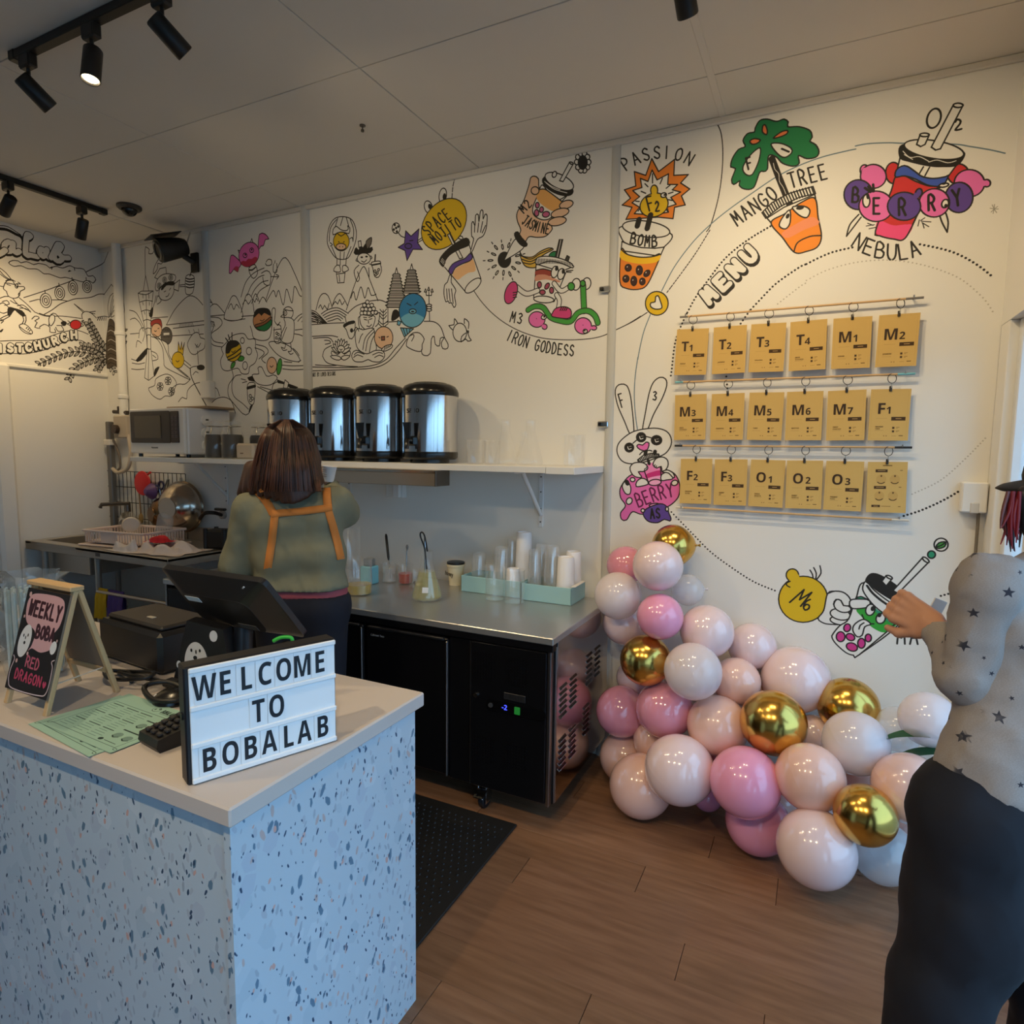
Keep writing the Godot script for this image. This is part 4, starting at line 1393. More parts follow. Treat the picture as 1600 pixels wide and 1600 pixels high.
	fs(PAPER, [1255, 690, 1330, 683, 1370, 710, 1350, 757, 1300, 742])
	fe(INK, 1224, 748, 11, 18, 25, -1)
	fe(INK, 1305, 694, 26, 12, -8, -1)
	dots([1110, 815, 1000, 880, 900, 950, 800, 1040, 700, 1170, 620, 1280, 560, 1390], 5.6, 0.0085)
	dots([560, 1390, 510, 1500, 480, 1600, 462, 1750, 452, 1820], 5.6, 0.0085)
	dots([1340, 1066, 1300, 1085, 1150, 1190, 1050, 1290, 975, 1370], 6.2, 0.0085)
	dots([975, 1370, 900, 1480, 850, 1600, 820, 1760, 830, 1900], 6.2, 0.0085)
	dots([1340, 1190, 1300, 1215, 1140, 1340], 6.0, 0.006, c8(176, 172, 162))
	bubble("MENU", [700, 1330, 800, 1235, 900, 1135, 1015, 1015, 1055, 975], 88, 0.033, Vector2(9, 15), 0.5)
	# ---------------- right sheet, upper right
	crop(1260, 130, 0.2125)
	ln([360, 462, 450, 445, 600, 438, 720, 442, 1075, 448, 1200, 465, 1350, 490, 1460, 515], 0.0045, steel)
	el(937, 258, 48, 74, 20, 0.0066)
	text("2", [1085, 345, 1150, 335], 74, 0.0066, INK, 0.8, 0.1)
	fe(red, 640, 660, 58, 78)
	fe(red, 1115, 668, 80, 76)
	fe(pink, 427, 640, 32, 40)
	fe(pink, 492, 685, 95, 88)
	fe(pink, 432, 652, 26, 32, 0, -1)
	fe(pink, 1325, 735, 28, 27)
	fe(pink, 1198, 735, 112, 100)
	fe(pink, 1304, 735, 20, 21, 0, -1)
	fp(PAPER, [690, 540, 655, 690, 980, 770, 1105, 600, 900, 600])
	fs(red, [655, 690, 720, 680, 800, 720, 900, 755, 985, 760, 920, 800, 820, 960, 725, 1140, 640, 1146, 540, 1122, 508, 1085, 620, 800])
	fs(c8(238, 78, 138), [532, 1008, 640, 1045, 780, 1042, 725, 1140, 640, 1146, 540, 1122, 508, 1085], -1)
	ln([620, 800, 508, 1085, 540, 1122, 640, 1146, 725, 1140, 820, 960])
	fs(c8(58, 88, 186), [660, 640, 700, 610, 740, 610, 800, 650, 850, 685, 930, 700, 1020, 688, 1045, 678, 1000, 752, 900, 752, 800, 705, 720, 682, 655, 690])
	lp([860, 615, 830, 665])
	lp([905, 618, 872, 680])
	fs(INK, [705, 455, 690, 545, 760, 575, 900, 606, 1000, 612, 1110, 600, 1162, 520, 1100, 500, 900, 470])
	fe(PAPER, 938, 488, 222, 66, 9)
	for s in [[710, 500, 760, 545, 830, 540, 900, 575], [900, 580, 960, 565, 1040, 585, 1100, 570], [720, 525, 780, 560]]:
		ln(s, lw * 0.6, PAPER)
	fp(PAPER, [1080, 160, 1150, 165, 985, 482, 950, 492, 918, 470])
	fe(PAPER, 1115, 163, 36, 16)
	fp(PAPER, [835, 382, 902, 382, 872, 450, 840, 466, 810, 450])
	fe(PAPER, 868, 380, 34, 13)
	fe(purple, 382, 820, 106, 110)
	fe(purple, 1122, 840, 102, 112, 10)
	fe(pink, 512, 905, 126, 112)
	fe(pink, 940, 880, 112, 104, -10)
	fe(purple, 826, 806, 24, 32, 20)
	fe(purple, 718, 905, 122, 104)
	fe(purple, 808, 825, 22, 22, 0, -1)
	text("B", [328, 872, 400, 878], 105, 0.0085)
	text("E", [485, 960, 560, 960], 115, 0.0085)
	text("R", [672, 970, 752, 970], 120, 0.0085)
	text("R", [890, 935, 965, 935], 112, 0.0085)
	text("Y", [1080, 905, 1165, 890], 118, 0.0085)
	eye(440, 866, 26, 46, 0, 12, -34)
	for s in [[430, 770, 470, 800], [455, 760, 485, 795], [490, 745, 495, 795]]:
		ln(s, 0.009)
	eye(1020, 885, 24, 32, 25, 4, 16)
	eye(1010, 750, 36, 14, -10, 0, -10)
	ln([295, 1125, 320, 1040, 385, 965])
	ln([295, 1125, 345, 1060, 402, 985])
	ln([980, 975, 1000, 1030, 1035, 1095])
	ln([1025, 955, 1042, 1020, 1035, 1095])
	for s in [[440, 1050, 500, 1040], [450, 1030, 490, 1045], [460, 1070, 510, 1060], [820, 1050, 830, 1005], [840, 1010, 870, 990], [845, 1015, 915, 1020], [850, 1025, 900, 1055], [855, 1030, 865, 1065]]:
		lp(s, lw * 0.6)
	text("NEBULA", [322, 1190, 400, 1240, 490, 1275, 590, 1295, 690, 1298, 770, 1285, 860, 1250], 112, 0.0066, INK, 0.66)
	dots([0, 1330, 100, 1280, 200, 1240, 350, 1205], 6.4, 0.0085)
	dots([835, 1185, 960, 1210, 1070, 1240, 1180, 1290, 1290, 1360, 1372, 1427], 6.8, 0.0085)
	dots([0, 1450, 150, 1375, 350, 1320, 550, 1300, 700, 1308, 850, 1335, 1000, 1380, 1150, 1450, 1300, 1580, 1370, 1680], 6.6, 0.006, c8(186, 182, 172))
	for i in 8:
		lp([1380, 925, 1380 + cos(i * 2.4) * 30, 925 + sin(i * 2.4) * 34], lw * 0.5, c8(150, 146, 136))
	# ---------------- right sheet, lower
	crop(0, 0, 1.0)
	dots([1425, 772, 1470, 750, 1510, 715, 1542, 682], 5.6, 0.006, c8(186, 182, 172))
	dots([1412, 806, 1440, 797, 1475, 781, 1504, 764], 6.2, 0.0085)
	dots([1049, 800, 1084, 836, 1110, 862, 1142, 886, 1178, 909, 1214, 924], 5.4, 0.0075)
	dots([1470, 931, 1500, 922, 1540, 905], 6.0, 0.008)
	crop(930, 560, 0.16878)
	ln([395, -10, 370, 170, 362, 340, 370, 500, 390, 655], 0.0045, steel)
	fs(PAPER, [320, 695, 270, 580, 210, 440, 185, 320, 200, 260, 240, 238, 290, 250, 320, 320, 340, 450, 358, 690])
	fs(PAPER, [440, 660, 465, 500, 500, 320, 540, 220, 600, 175, 650, 190, 662, 250, 620, 370, 540, 520, 485, 655])
	text("F", [240, 455, 292, 440], 125, 0.0062)
	text("3", [525, 385, 580, 390], 80, 0.0062)
	fs(pink, [330, 1080, 275, 1130, 230, 1210, 236, 1290, 280, 1362, 235, 1430, 245, 1490, 290, 1495, 345, 1420, 440, 1442, 600, 1390, 690, 1362, 770, 1280, 782, 1170, 740, 1075, 660, 1030, 560, 1020, 430, 1040])
	fs(PAPER, [590, 910, 660, 870, 702, 800, 700, 730, 660, 675, 580, 648, 480, 650, 360, 675, 270, 730, 210, 800, 205, 880, 250, 950, 330, 975, 450, 960])
	for c in [[315, 825, 46, 46], [425, 730, 48, 48], [568, 757, 53, 48]]:
		fe(INK, c[0], c[1], c[2], c[3], 0, -1)
		ln([c[0] - 14, c[1] - 8, c[0] - 6, c[1] + 16, c[0] + 18, c[1] + 10], lw * 0.8, PAPER)
		fe(PAPER, c[0] + 4, c[1] - 10, 3, 4, 0, -1)
		fe(PAPER, c[0] + 16, c[1] - 12, 3, 4, 0, -1)
	lp([350, 785, 385, 755])
	lp([470, 722, 518, 735])
	fs(pink, [385, 812, 405, 795, 440, 802, 470, 775, 498, 785, 490, 830, 465, 855, 412, 842])
	ln([412, 890, 435, 865, 460, 860])
	ln([470, 858, 500, 850, 525, 858])
	fp(PAPER, [455, 985, 600, 960, 612, 1110, 600, 1160, 500, 1166])
	fs(c8(240, 138, 196), [468, 990, 530, 965, 600, 962, 606, 1040, 470, 1075], -1)
	fs(c8(206, 44, 126), [466, 1078, 530, 1050, 603, 1038, 607, 1085, 482, 1112], -1)
	fs(c8(244, 170, 212), [482, 1112, 607, 1085, 612, 1130, 560, 1122, 500, 1150], -1)
	lp([450, 1030, 500, 1166])
	lp([600, 960, 612, 1110, 602, 1155])
	fe(c8(246, 176, 214), 553, 1148, 58, 28, -6)
	fp(PAPER, [392, 940, 450, 893, 520, 878, 590, 888, 592, 910, 520, 918, 450, 942, 405, 966])
	for i in 14:
		var t := (i + 0.5) / 14.0
		lp([lerpf(394, 590, t), 938 - sin(t * 1.8) * 56, lerpf(408, 592, t), 965 - sin(t * 1.7) * 56])
	lp([464, 888, 468, 862], 0.018)
	lp([550, 878, 554, 862], 0.018)
	lp([490, 945, 500, 975], 0.014)
	fs(PAPER, [322, 1010, 360, 968, 440, 965, 485, 1000, 478, 1030, 440, 1048, 400, 1050, 430, 1100, 370, 1095, 335, 1060])
	fs(PAPER, [535, 985, 560, 930, 620, 912, 668, 940, 672, 1000, 625, 1055, 610, 1000, 570, 1015])
	for c in [[470, 1020], [455, 1035], [548, 1000], [562, 1010]]:
		lp([c[0], c[1], c[0] + 6, c[1] - 16], lw * 0.8)
	fs(PAPER, [380, 1185, 385, 1140, 425, 1110, 470, 1120, 492, 1160, 440, 1180])
	fs(PAPER, [612, 1080, 660, 1055, 720, 1080, 715, 1115, 660, 1125, 612, 1130])
	fe(PAPER, 346, 1122, 22, 19)
	fs(PAPER, [285, 1130, 250, 1180, 280, 1250, 320, 1255, 330, 1200, 310, 1150])
	fe(INK, 296, 1150, 20, 28, -20, -1)
	fe(PAPER, 315, 1320, 26, 32, 30)
	fe(PAPER, 735, 1152, 30, 24, -20)
	fs(PAPER, [620, 1050, 665, 1032, 720, 1060, 735, 1100, 715, 1100, 680, 1062])
	text("BERRY", [395, 1378, 480, 1348, 560, 1318, 640, 1295, 745, 1270], 122, 0.0075, c8(96, 20, 66), 0.66)
	fe(c8(240, 160, 210), 545, 1356, 46, 14, -8)
	fs(purple, [445, 1420, 500, 1378, 600, 1345, 660, 1370, 685, 1440, 702, 1480, 690, 1505, 640, 1490, 580, 1520, 500, 1512, 455, 1470])
	fe(PAPER, 441, 1408, 17, 17)
	fe(PAPER, 665, 1394, 14, 20)
	text("AS", [508, 1482, 615, 1474], 88, 0.0078)
	crop(1190, 820, 0.19375)
	for s in [[390, 365, 410, 400, 415, 435], [420, 345, 440, 390, 436, 440], [470, 330, 478, 390, 440, 445]]:
		ln(s)
	fe(yellow, 248, 405, 50, 50)
	fe(yellow, 335, 600, 198, 186)
	fe(yellow, 262, 428, 44, 44, 0, -1)
	ln([230, 455, 200, 470, 205, 490, 228, 502])
	text("M", [212, 620, 330, 662], 135, 0.0068, INK, 0.75, 0.45)
	text("6", [320, 685, 400, 690], 92, 0.0068, INK, 0.75, 0.1)
	fs(PAPER, [532, 555, 590, 535, 660, 545, 710, 590, 722, 650, 700, 760, 660, 800, 560, 802, 500, 792, 455, 755, 500, 690])
	ln([532, 555, 590, 535, 660, 545, 710, 590, 718, 640, 690, 655, 660, 650, 640, 610, 600, 602, 580, 640, 600, 680])
	fe(PAPER, 634, 772, 82, 34, 8)
	fe(PAPER, 634, 722, 82, 44, 12)
	fs(PAPER, [600, 680, 582, 640, 605, 602, 640, 612, 660, 650, 700, 655, 722, 680, 700, 702, 650, 705])
	ln([840, 460, 800, 520, 760, 592])
	fs(PAPER, [760, 595, 840, 470, 1140, 735, 790, 1045, 740, 1051, 680, 1030, 600, 960, 568, 910, 575, 880, 628, 815, 700, 760])
	fs(leaf.lerp(c8(30, 170, 40), 0.4), [765, 680, 860, 640, 950, 700, 1100, 772, 1005, 866, 900, 832, 810, 745], -1)
	fs(c8(44, 150, 110), [760, 592, 800, 578, 860, 605, 940, 690, 1100, 772, 1060, 800, 960, 740, 860, 640, 770, 610], -1)
	lp([1140, 738, 1005, 866, 790, 1045], lw)
	ln([760, 592, 800, 578, 860, 605])
	fs(PAPER, [842, 455, 900, 520, 1000, 600, 1142, 695, 1142, 742, 1100, 772, 1020, 735, 940, 680, 870, 610, 815, 520])
	ln([850, 490, 900, 555, 1000, 635, 1140, 712], 0.009)
	fs(INK, [840, 450, 870, 402, 920, 395, 1000, 430, 1100, 500, 1192, 580, 1150, 662, 1060, 610, 940, 535, 870, 480])
	ln([870, 425, 885, 470])
	fs(PAPER, [720, 606, 850, 602, 876, 632, 850, 666, 728, 672])
	eye(876, 685, 36, 46, 20, 20, -10)
	eye(960, 755, 36, 42, 30, -10, -28)
	ln([810, 725, 830, 770, 860, 795, 905, 798])
	fs(PAPER, [822, 762, 752, 800, 735, 850, 770, 902, 810, 890, 832, 822, 880, 800])
	ln([825, 790, 795, 810, 785, 840])
	for c in [[690, 830, 27, 32, 20], [637, 902, 35, 40, 0], [716, 905, 36, 27, 25], [728, 985, 46, 32, 20], [805, 955, 30, 40, 0], [860, 912, 25, 31, 0]]:
		fe(c8(206, 56, 138), c[0], c[1], c[2], c[3], c[4])
	fp(PAPER, [1060, 530, 1300, 262, 1348, 300, 1100, 552])
	fe(PAPER, 1324, 282, 32, 14, 38)
	fp(PAPER, [970, 455, 1005, 408, 1052, 435, 1005, 492])
	fe(PAPER, 1030, 422, 26, 11, 25)
	fe(c8(44, 150, 110), 1370, 240, 31, 30)
	fe(PAPER, 1447, 160, 56, 52)
	fs(leaf, [1405, 180, 1430, 145, 1485, 138, 1475, 175, 1430, 190])
	ln([1410, 178, 1450, 165, 1485, 138])
	text("MATCHA", [1080, 958, 1280, 962, 1480, 955, 1700, 930], 135, 0.0068, INK, 0.6)
	for cv in boards:
		cv.m.albedo_texture = ImageTexture.create_from_image(Image.create_from_data(cv.w, cv.h, false, Image.FORMAT_RGB8, cv.d))
		cv.m.texture_repeat = false

# ================================================================ track lights and ceiling fittings
func spot_lamp(label: String, at: Vector3, aim: Vector3, lit: float, warm: Color, angle: float, group: String) -> void:
	var black := mat(c8(24, 23, 22), 0.45)
	var o := thing("track_spotlight", label, "spotlight", at, 0.0, group)
	var st := S()
	rbox(st, Vector3(0.07, 0.05, 0.035), 0.006, T(Vector3(0, -0.02, 0)))
	obj(st, "track_adapter", black, o)
	st = S()
	cyl(st, 0.007, -0.095, -0.04, 8, T(Vector3.ZERO))
	obj(st, "stem", black, o)
	var dir := (aim - (at + Vector3(0, -0.14, 0))).normalized()
	var bs := Basis.looking_at(dir, Vector3.UP if absf(dir.y) < 0.95 else Vector3.RIGHT)
	var piv := Vector3(0, -0.105, 0)
	var xf := Transform3D(bs * Basis(Vector3.RIGHT, -PI / 2), piv + dir * 0.02)   # local y along dir
	st = S()
	lathe(st, [[0.0, -0.055], [0.026, -0.055], [0.030, -0.05], [0.031, 0.062], [0.029, 0.065], [0.0265, 0.062], [0.0265, 0.05], [0.0, 0.05]], 24, xf)
	obj(st, "lamp_body", black, o)
	st = S()
	lathe(st, [[0.0, 0.051], [0.0262, 0.051], [0.0255, 0.0555], [0.0, 0.057]], 20, xf)
	if lit > 0.0:
		obj(st, "lamp_lens", glow(warm, 12.0), o)
		var l := SpotLight3D.new()
		l.name = "beam"
		o.add_child(l)
		l.position = piv + dir * 0.095
		l.basis = bs
		l.light_color = warm
		l.light_energy = lit
		l.spot_range = 12.0
		l.spot_angle = angle
		l.spot_angle_attenuation = 1.2
		l.spot_attenuation = 2.0
		l.light_size = 0.025
		l.shadow_enabled = true
	else:
		obj(st, "lamp_lens", mat(c8(120, 120, 118), 0.2), o)
func build_lights() -> void:
	var black := mat(c8(22, 21, 20), 0.5)
	var warm := Color(1.0, 0.885, 0.69)
	var defs := [["black ceiling track holding three spotlights above the walkway", -2.84, 0.3, 1.61, 1.61], ["black ceiling track running along the left wall", -4.15, -4.15, 0.49, 2.9], ["black ceiling track over the customer side of the counter", -2.9, 0.35, 3.3, 3.3], ["black ceiling track holding spotlights before the menu wall", -0.7, 0.4, 1.10, 1.10]]
	for d in defs:
		var o := thing("ceiling_track", d[0], "track light")
		var st := S()
		if d[3] == d[4]:
			span(st, d[1], d[2], CEIL - 0.032, CEIL - 0.001, d[3] - 0.018, d[3] + 0.018, 0.003)
		else:
			span(st, d[1] - 0.018, d[1] + 0.018, CEIL - 0.032, CEIL - 0.001, d[3], d[4], 0.003)
		obj(st, "rail", black, o)
		st = S()
		if d[3] == d[4]:
			span(st, d[1] - 0.008, d[1] + 0.03, CEIL - 0.036, CEIL, d[3] - 0.021, d[3] + 0.021, 0.004)
		else:
			span(st, d[1] - 0.021, d[1] + 0.021, CEIL - 0.036, CEIL, d[3] - 0.008, d[3] + 0.03, 0.004)
		obj(st, "end_cap", black, o)
	var y := CEIL - 0.033
	var g := "spotlights on the ceiling tracks"
	spot_lamp("black track spotlight at the end cap of the walkway track", Vector3(-2.755, y, 1.61), Vector3(-2.45, 1.6, 0.0), 0.62, warm, 62, g)
	spot_lamp("black track spotlight with its bright lens showing on the walkway track", Vector3(-2.36, y, 1.61), Vector3(-2.15, 0.9, 2.0), 0.8, warm, 62, g)
	spot_lamp("black track spotlight tilted to the wall beside the one with the bright lens", Vector3(-1.985, y, 1.61), Vector3(-1.50, 1.7, 0.0), 0.48, warm, 62, g)
	spot_lamp("walkway track spotlight over the aisle before the fridge", Vector3(-0.9, y, 1.61), Vector3(-0.75, 1.3, 0.3), 0.6, warm, 60, g)
	spot_lamp("black spotlight turned to the lettered banner on the left wall", Vector3(-4.15, y, 1.02), Vector3(-5.02, 2.2, 1.0), 0.45, Color(1.0, 0.84, 0.58), 60, g)
	spot_lamp("black spotlight near the dome camera turned to the left wall", Vector3(-4.15, y, 0.63), Vector3(-4.9, 1.6, 0.5), 0.75, warm, 64, g)
	spot_lamp("black spotlight aimed at the left part of the menu cards", Vector3(-0.43, y, 1.10), Vector3(-0.30, 1.8, 0.0), 0.56, warm, 62, g)
	spot_lamp("black spotlight aimed at the right part of the menu cards", Vector3(-0.12, y, 1.10), Vector3(0.15, 1.9, 0.0), 0.62, warm, 64, g)
	spot_lamp("customer side track spotlight pointed at the order sheets", Vector3(-2.3, y, 3.3), Vector3(-1.75, 0.9, 2.0), 1.3, warm, 40, g)
	spot_lamp("customer side track spotlight pointed at the aisle floor", Vector3(-1.0, y, 3.3), Vector3(-0.55, 0.0, 1.6), 1.5, warm, 42, g)
	spot_lamp("customer side track spotlight pointed at the balloons", Vector3(0.05, y, 3.3), Vector3(-0.05, 0.2, 0.8), 1.4, warm, 40, g)
	# dome camera
	var o := thing("dome_camera", "dark dome security camera on the ceiling over the corner", "camera", Vector3(-3.95, CEIL, 0.46))
	var st := S()
	lathe(st, [[0.0, -0.022], [0.06, -0.022], [0.07, -0.012], [0.07, 0.0], [0.0, 0.0]], 24, T(Vector3.ZERO))
	obj(st, "housing", mat(c8(60, 56, 52), 0.5), o)
	st = S()
	ball(st, Vector3(0.045, 0.042, 0.045), T(Vector3(0, -0.02, 0)), 20, 12)
	obj(st, "dome", mat(c8(26, 24, 23), 0.15), o)
	# small sprinkler pin
	st = S()
	lathe(st, [[0.0, -0.03], [0.008, -0.028], [0.008, -0.02], [0.003, -0.018], [0.003, -0.005], [0.014, -0.004], [0.014, 0.0], [0.0, 0.0]], 12, T(Vector3(-1.98, CEIL, 0.625)))
	tag(obj(st, "ceiling_pin", mat(c8(90, 84, 78), 0.4, 0.6)), "tiny metal sprinkler pin on the bare ceiling panel", "sprinkler")
	# black wall speaker on its bracket
	o = thing("wall_speaker", "black speaker on a bracket high on the wall by the tower drawing", "speaker", Vector3(-4.0, 2.90, 0.0))
	st = S()
	rbox(st, Vector3(0.07, 0.13, 0.02), 0.004, T(Vector3(0.05, -0.04, 0.012)))
	obj(st, "wall_plate", black, o)
	st = S()
	tube(st, [Vector3(0.05, -0.04, 0.02), Vector3(0.03, -0.01, 0.08)], 0.02, 10)
	obj(st, "arm", black, o)
	st = S()
	var xf := T(Vector3(0, 0.02, 0.15), -0.35, 0.35)
	lathe(st, [[0.0, -0.11], [0.05, -0.10], [0.062, -0.07], [0.07, 0.0], [0.078, 0.07], [0.074, 0.085], [0.0, 0.085]], 28, xf * Transform3D(Basis(Vector3.RIGHT, PI / 2), Vector3.ZERO))
	obj(st, "body", black, o)
	st = S()
	torus(st, 0.052, 0.008, xf * T(Vector3(0, 0, 0.088)), 28, 8)
	obj(st, "ring", mat(c8(110, 108, 106), 0.3, 0.8), o)
	st = S()
	rbox(st, Vector3(0.16, 0.006, 0.2), 0.002, xf * T(Vector3(0, 0.085, 0.02)))
	obj(st, "shield", black, o)
	st = S()
	tube(st, bez([Vector3(0.03, 0.04, 0.06), Vector3(0.02, 0.10, 0.04), Vector3(0.02, 0.18, 0.01)]), 0.005, 6)
	obj(st, "cable", mat(c8(170, 165, 155), 0.6), o)

# ================================================================ menu cards hanging from dowels
func build_menu() -> void:
	var wood := mat(c8(206, 168, 118), 0.55)
	var rods := [[-0.62, 0.335, 2.2225, c8(120, 116, 110), "top wooden dowel of the menu with grey painted tips"], [-0.63, 0.325, 1.925, c8(120, 186, 196), "second wooden dowel of the menu with pale teal painted tips"], [-0.622, 0.333, 1.629, c8(28, 28, 30), "third wooden dowel of the menu with black painted tips"], [-0.606, 0.341, 1.3335, c8(216, 208, 192), "empty lowest wooden dowel below the menu cards"]]
	for r in rods:
		var o := thing("menu_dowel", r[4], "rod", Vector3(0, r[2], 0.036), 0.0, "dowels that carry the menu cards")
		var dy: float = 0.0 if r[2] > 1.4 else -0.003
		var a := Vector3(r[0], -dy, 0)
		var b := Vector3(r[1], dy, 0)
		var st := S()
		tube(st, [a + Vector3(0.035, 0, 0), b - Vector3(0.06, 0, 0)], 0.0045, 10)
		obj(st, "shaft", wood, o)
		for e in [[a, a + Vector3(0.036, 0, 0)], [b - Vector3(0.061, 0, 0), b]]:
			st = S()
			tube(st, e, 0.0048, 10)
			obj(st, "painted_tip", mat(r[3], 0.5), o)
		for xx in [r[0] + 0.026, r[1] - 0.034]:
			st = S()
			tube(st, [Vector3(xx, 0.004, -0.036), Vector3(xx, 0.004, 0.006), Vector3(xx, 0.012, 0.008)], 0.0028, 6)
			obj(st, "wall_hook", mat(c8(200, 200, 198), 0.25, 0.7), o)
	# one printed layout for all drink cards
	var im := Image.create(256, 352, false, Image.FORMAT_RGB8)
	im.fill(c8(206, 170, 98))
	var ink := c8(64, 42, 14)
	im.fill_rect(Rect2i(14, 12, 228, 1), c8(190, 154, 84))
	im.fill_rect(Rect2i(14, 338, 228, 1), c8(190, 154, 84))
	im.fill_rect(Rect2i(14, 12, 1, 327), c8(190, 154, 84))
	im.fill_rect(Rect2i(241, 12, 1, 327), c8(190, 154, 84))
	im.fill_rect(Rect2i(142, 190, 90, 25), ink)
	im.fill_rect(Rect2i(170, 200, 36, 4), c8(196, 160, 100))
	im.fill_rect(Rect2i(44, 200, 72, 1), c8(150, 116, 60))
	for i in 2:
		im.fill_rect(Rect2i(152, 258 + i * 24, 14, 14), ink)
		im.fill_rect(Rect2i(176, 260 + i * 24, 22, 3), c8(120, 88, 40))
		im.fill_rect(Rect2i(176, 267 + i * 24, 12, 3), c8(150, 116, 60))
	im.fill_rect(Rect2i(98, 318, 6, 5), c8(110, 80, 36))
	im.fill_rect(Rect2i(114, 318, 6, 5), c8(110, 80, 36))
	im.fill_rect(Rect2i(150, 319, 30, 2), c8(150, 116, 60))
	im.fill_rect(Rect2i(196, 316, 26, 5), c8(90, 62, 24))
	im.fill_rect(Rect2i(40, 282, 56, 2), c8(170, 134, 74))
	var card_m := StandardMaterial3D.new()
	card_m.albedo_texture = ImageTexture.create_from_image(im)
	card_m.roughness = 0.8
	# the topping card
	var im2 := Image.create(256, 352, false, Image.FORMAT_RGB8)
	im2.fill(c8(206, 170, 98))
	im2.fill_rect(Rect2i(98, 22, 60, 7), c8(120, 88, 40))
	for e in [[52, 52, 78, 20], [46, 168, 78, 20], [34, 300, 56, 16]]:
		im2.fill_rect(Rect2i(e[0], e[1], e[2], e[3]), ink)
		im2.fill_rect(Rect2i(e[0] + 14, e[1] + 7, e[2] - 28, 4), c8(180, 146, 88))
	for e in [[210, 56], [206, 172], [206, 306]]:
		im2.fill_rect(Rect2i(e[0], e[1], 16, 5), c8(120, 88, 40))
	im2.fill_rect(Rect2i(98, 306, 60, 5), c8(150, 116, 60))
	for e in [[90, 120], [178, 120], [82, 236], [170, 236]]:
		for j in range(-34, 35):
			for i in range(-34, 35):
				var d := sqrt(float(i * i + j * j))
				if d < 33.0:
					im2.set_pixel(e[0] + i, e[1] + j, c8(196, 158, 88))
				if absf(d - 30.0) < 3.0 and j > 18:
					im2.set_pixel(e[0] + i, e[1] + j, ink)
		im2.fill_rect(Rect2i(e[0] - 4, e[1] - 28, 10, 12), c8(92, 64, 26))
	var card2_m := StandardMaterial3D.new()
	card2_m.albedo_texture = ImageTexture.create_from_image(im2)
	card2_m.roughness = 0.8
	# card sheet, slightly curled at the foot
	var st := S()
	var cw := 0.0715
	var ch := 0.21
	var nn := 6
	st.set_smooth_group(1)
	for i in nn:
		var t0 := float(i) / nn
		var t1 := float(i + 1) / nn
		var z0 := 0.010 * t0 * t0
		var z1 := 0.010 * t1 * t1
		quad_uv(st, Vector3(-cw, -ch * t1, z1), Vector3(cw, -ch * t1, z1), Vector3(cw, -ch * t0, z0), Vector3(-cw, -ch * t0, z0), Vector2(0, t1), Vector2(1, t1), Vector2(1, t0), Vector2(0, t0))
		quad_uv(st, Vector3(cw, -ch * t1, z1 - 0.0008), Vector3(-cw, -ch * t1, z1 - 0.0008), Vector3(-cw, -ch * t0, z0 - 0.0008), Vector3(cw, -ch * t0, z0 - 0.0008), Vector2(0.1, 0.02), Vector2(0.2, 0.02), Vector2(0.2, 0.03), Vector2(0.1, 0.03))
	var sheet := mesh_of(st)
	st = S()
	torus(st, 0.019, 0.0015, T(Vector3.ZERO), 24, 6)
	var ring := mesh_of(st)
	st = S()
	rbox(st, Vector3(0.010, 0.022, 0.007), 0.0015, T(Vector3.ZERO))
	var clip := mesh_of(st)
	st = S()
	tube(st, [Vector3(0, 0.008, 0), Vector3(0, -0.012, 0)], 0.0016, 6)
	var eyelet := mesh_of(st)
	var rows := [[2.2225, 2.166, [-0.56, -0.396, -0.235, -0.076, 0.09, 0.257], ["T1", "T2", "T3", "T4", "M1", "M2"], ["ASSAM", "JASMINE", "OOLONG", "IRON\nGODDESS", "ASSAM", "JASMINE"]],
		[1.925, 1.867, [-0.558, -0.392, -0.228, -0.074, 0.086, 0.246], ["M3", "M4", "M5", "M6", "M7", "F1"], ["IRON\nGODDESS", "ORIENTAL", "TARO", "MATCHA", "CHOC\nFANTASY", "MANGO\nTREE"]],
		[1.629, 1.569, [-0.52, -0.366, -0.208, -0.059, 0.096, 0.252], ["F2", "F3", "O1", "O2", "O3", ""], ["PASSION\nBOMB", "BERRY\nAS", "SPACE\nMOJITO", "BERRY\nNEBULA", "COSMIC\nYUZU", ""]]]
	var inkm := mat(c8(52, 32, 10), 0.7)
	var thin := mat(c8(104, 76, 34), 0.7)
	var names := ["top", "second", "third"]
	var tilt := [0.05, -0.04, 0.03, -0.02, 0.05, -0.06, 0.02, -0.03, 0.05, 0.02, -0.04, 0.05, 0.03, -0.04, 0.02, 0.05, -0.02, 0.04]
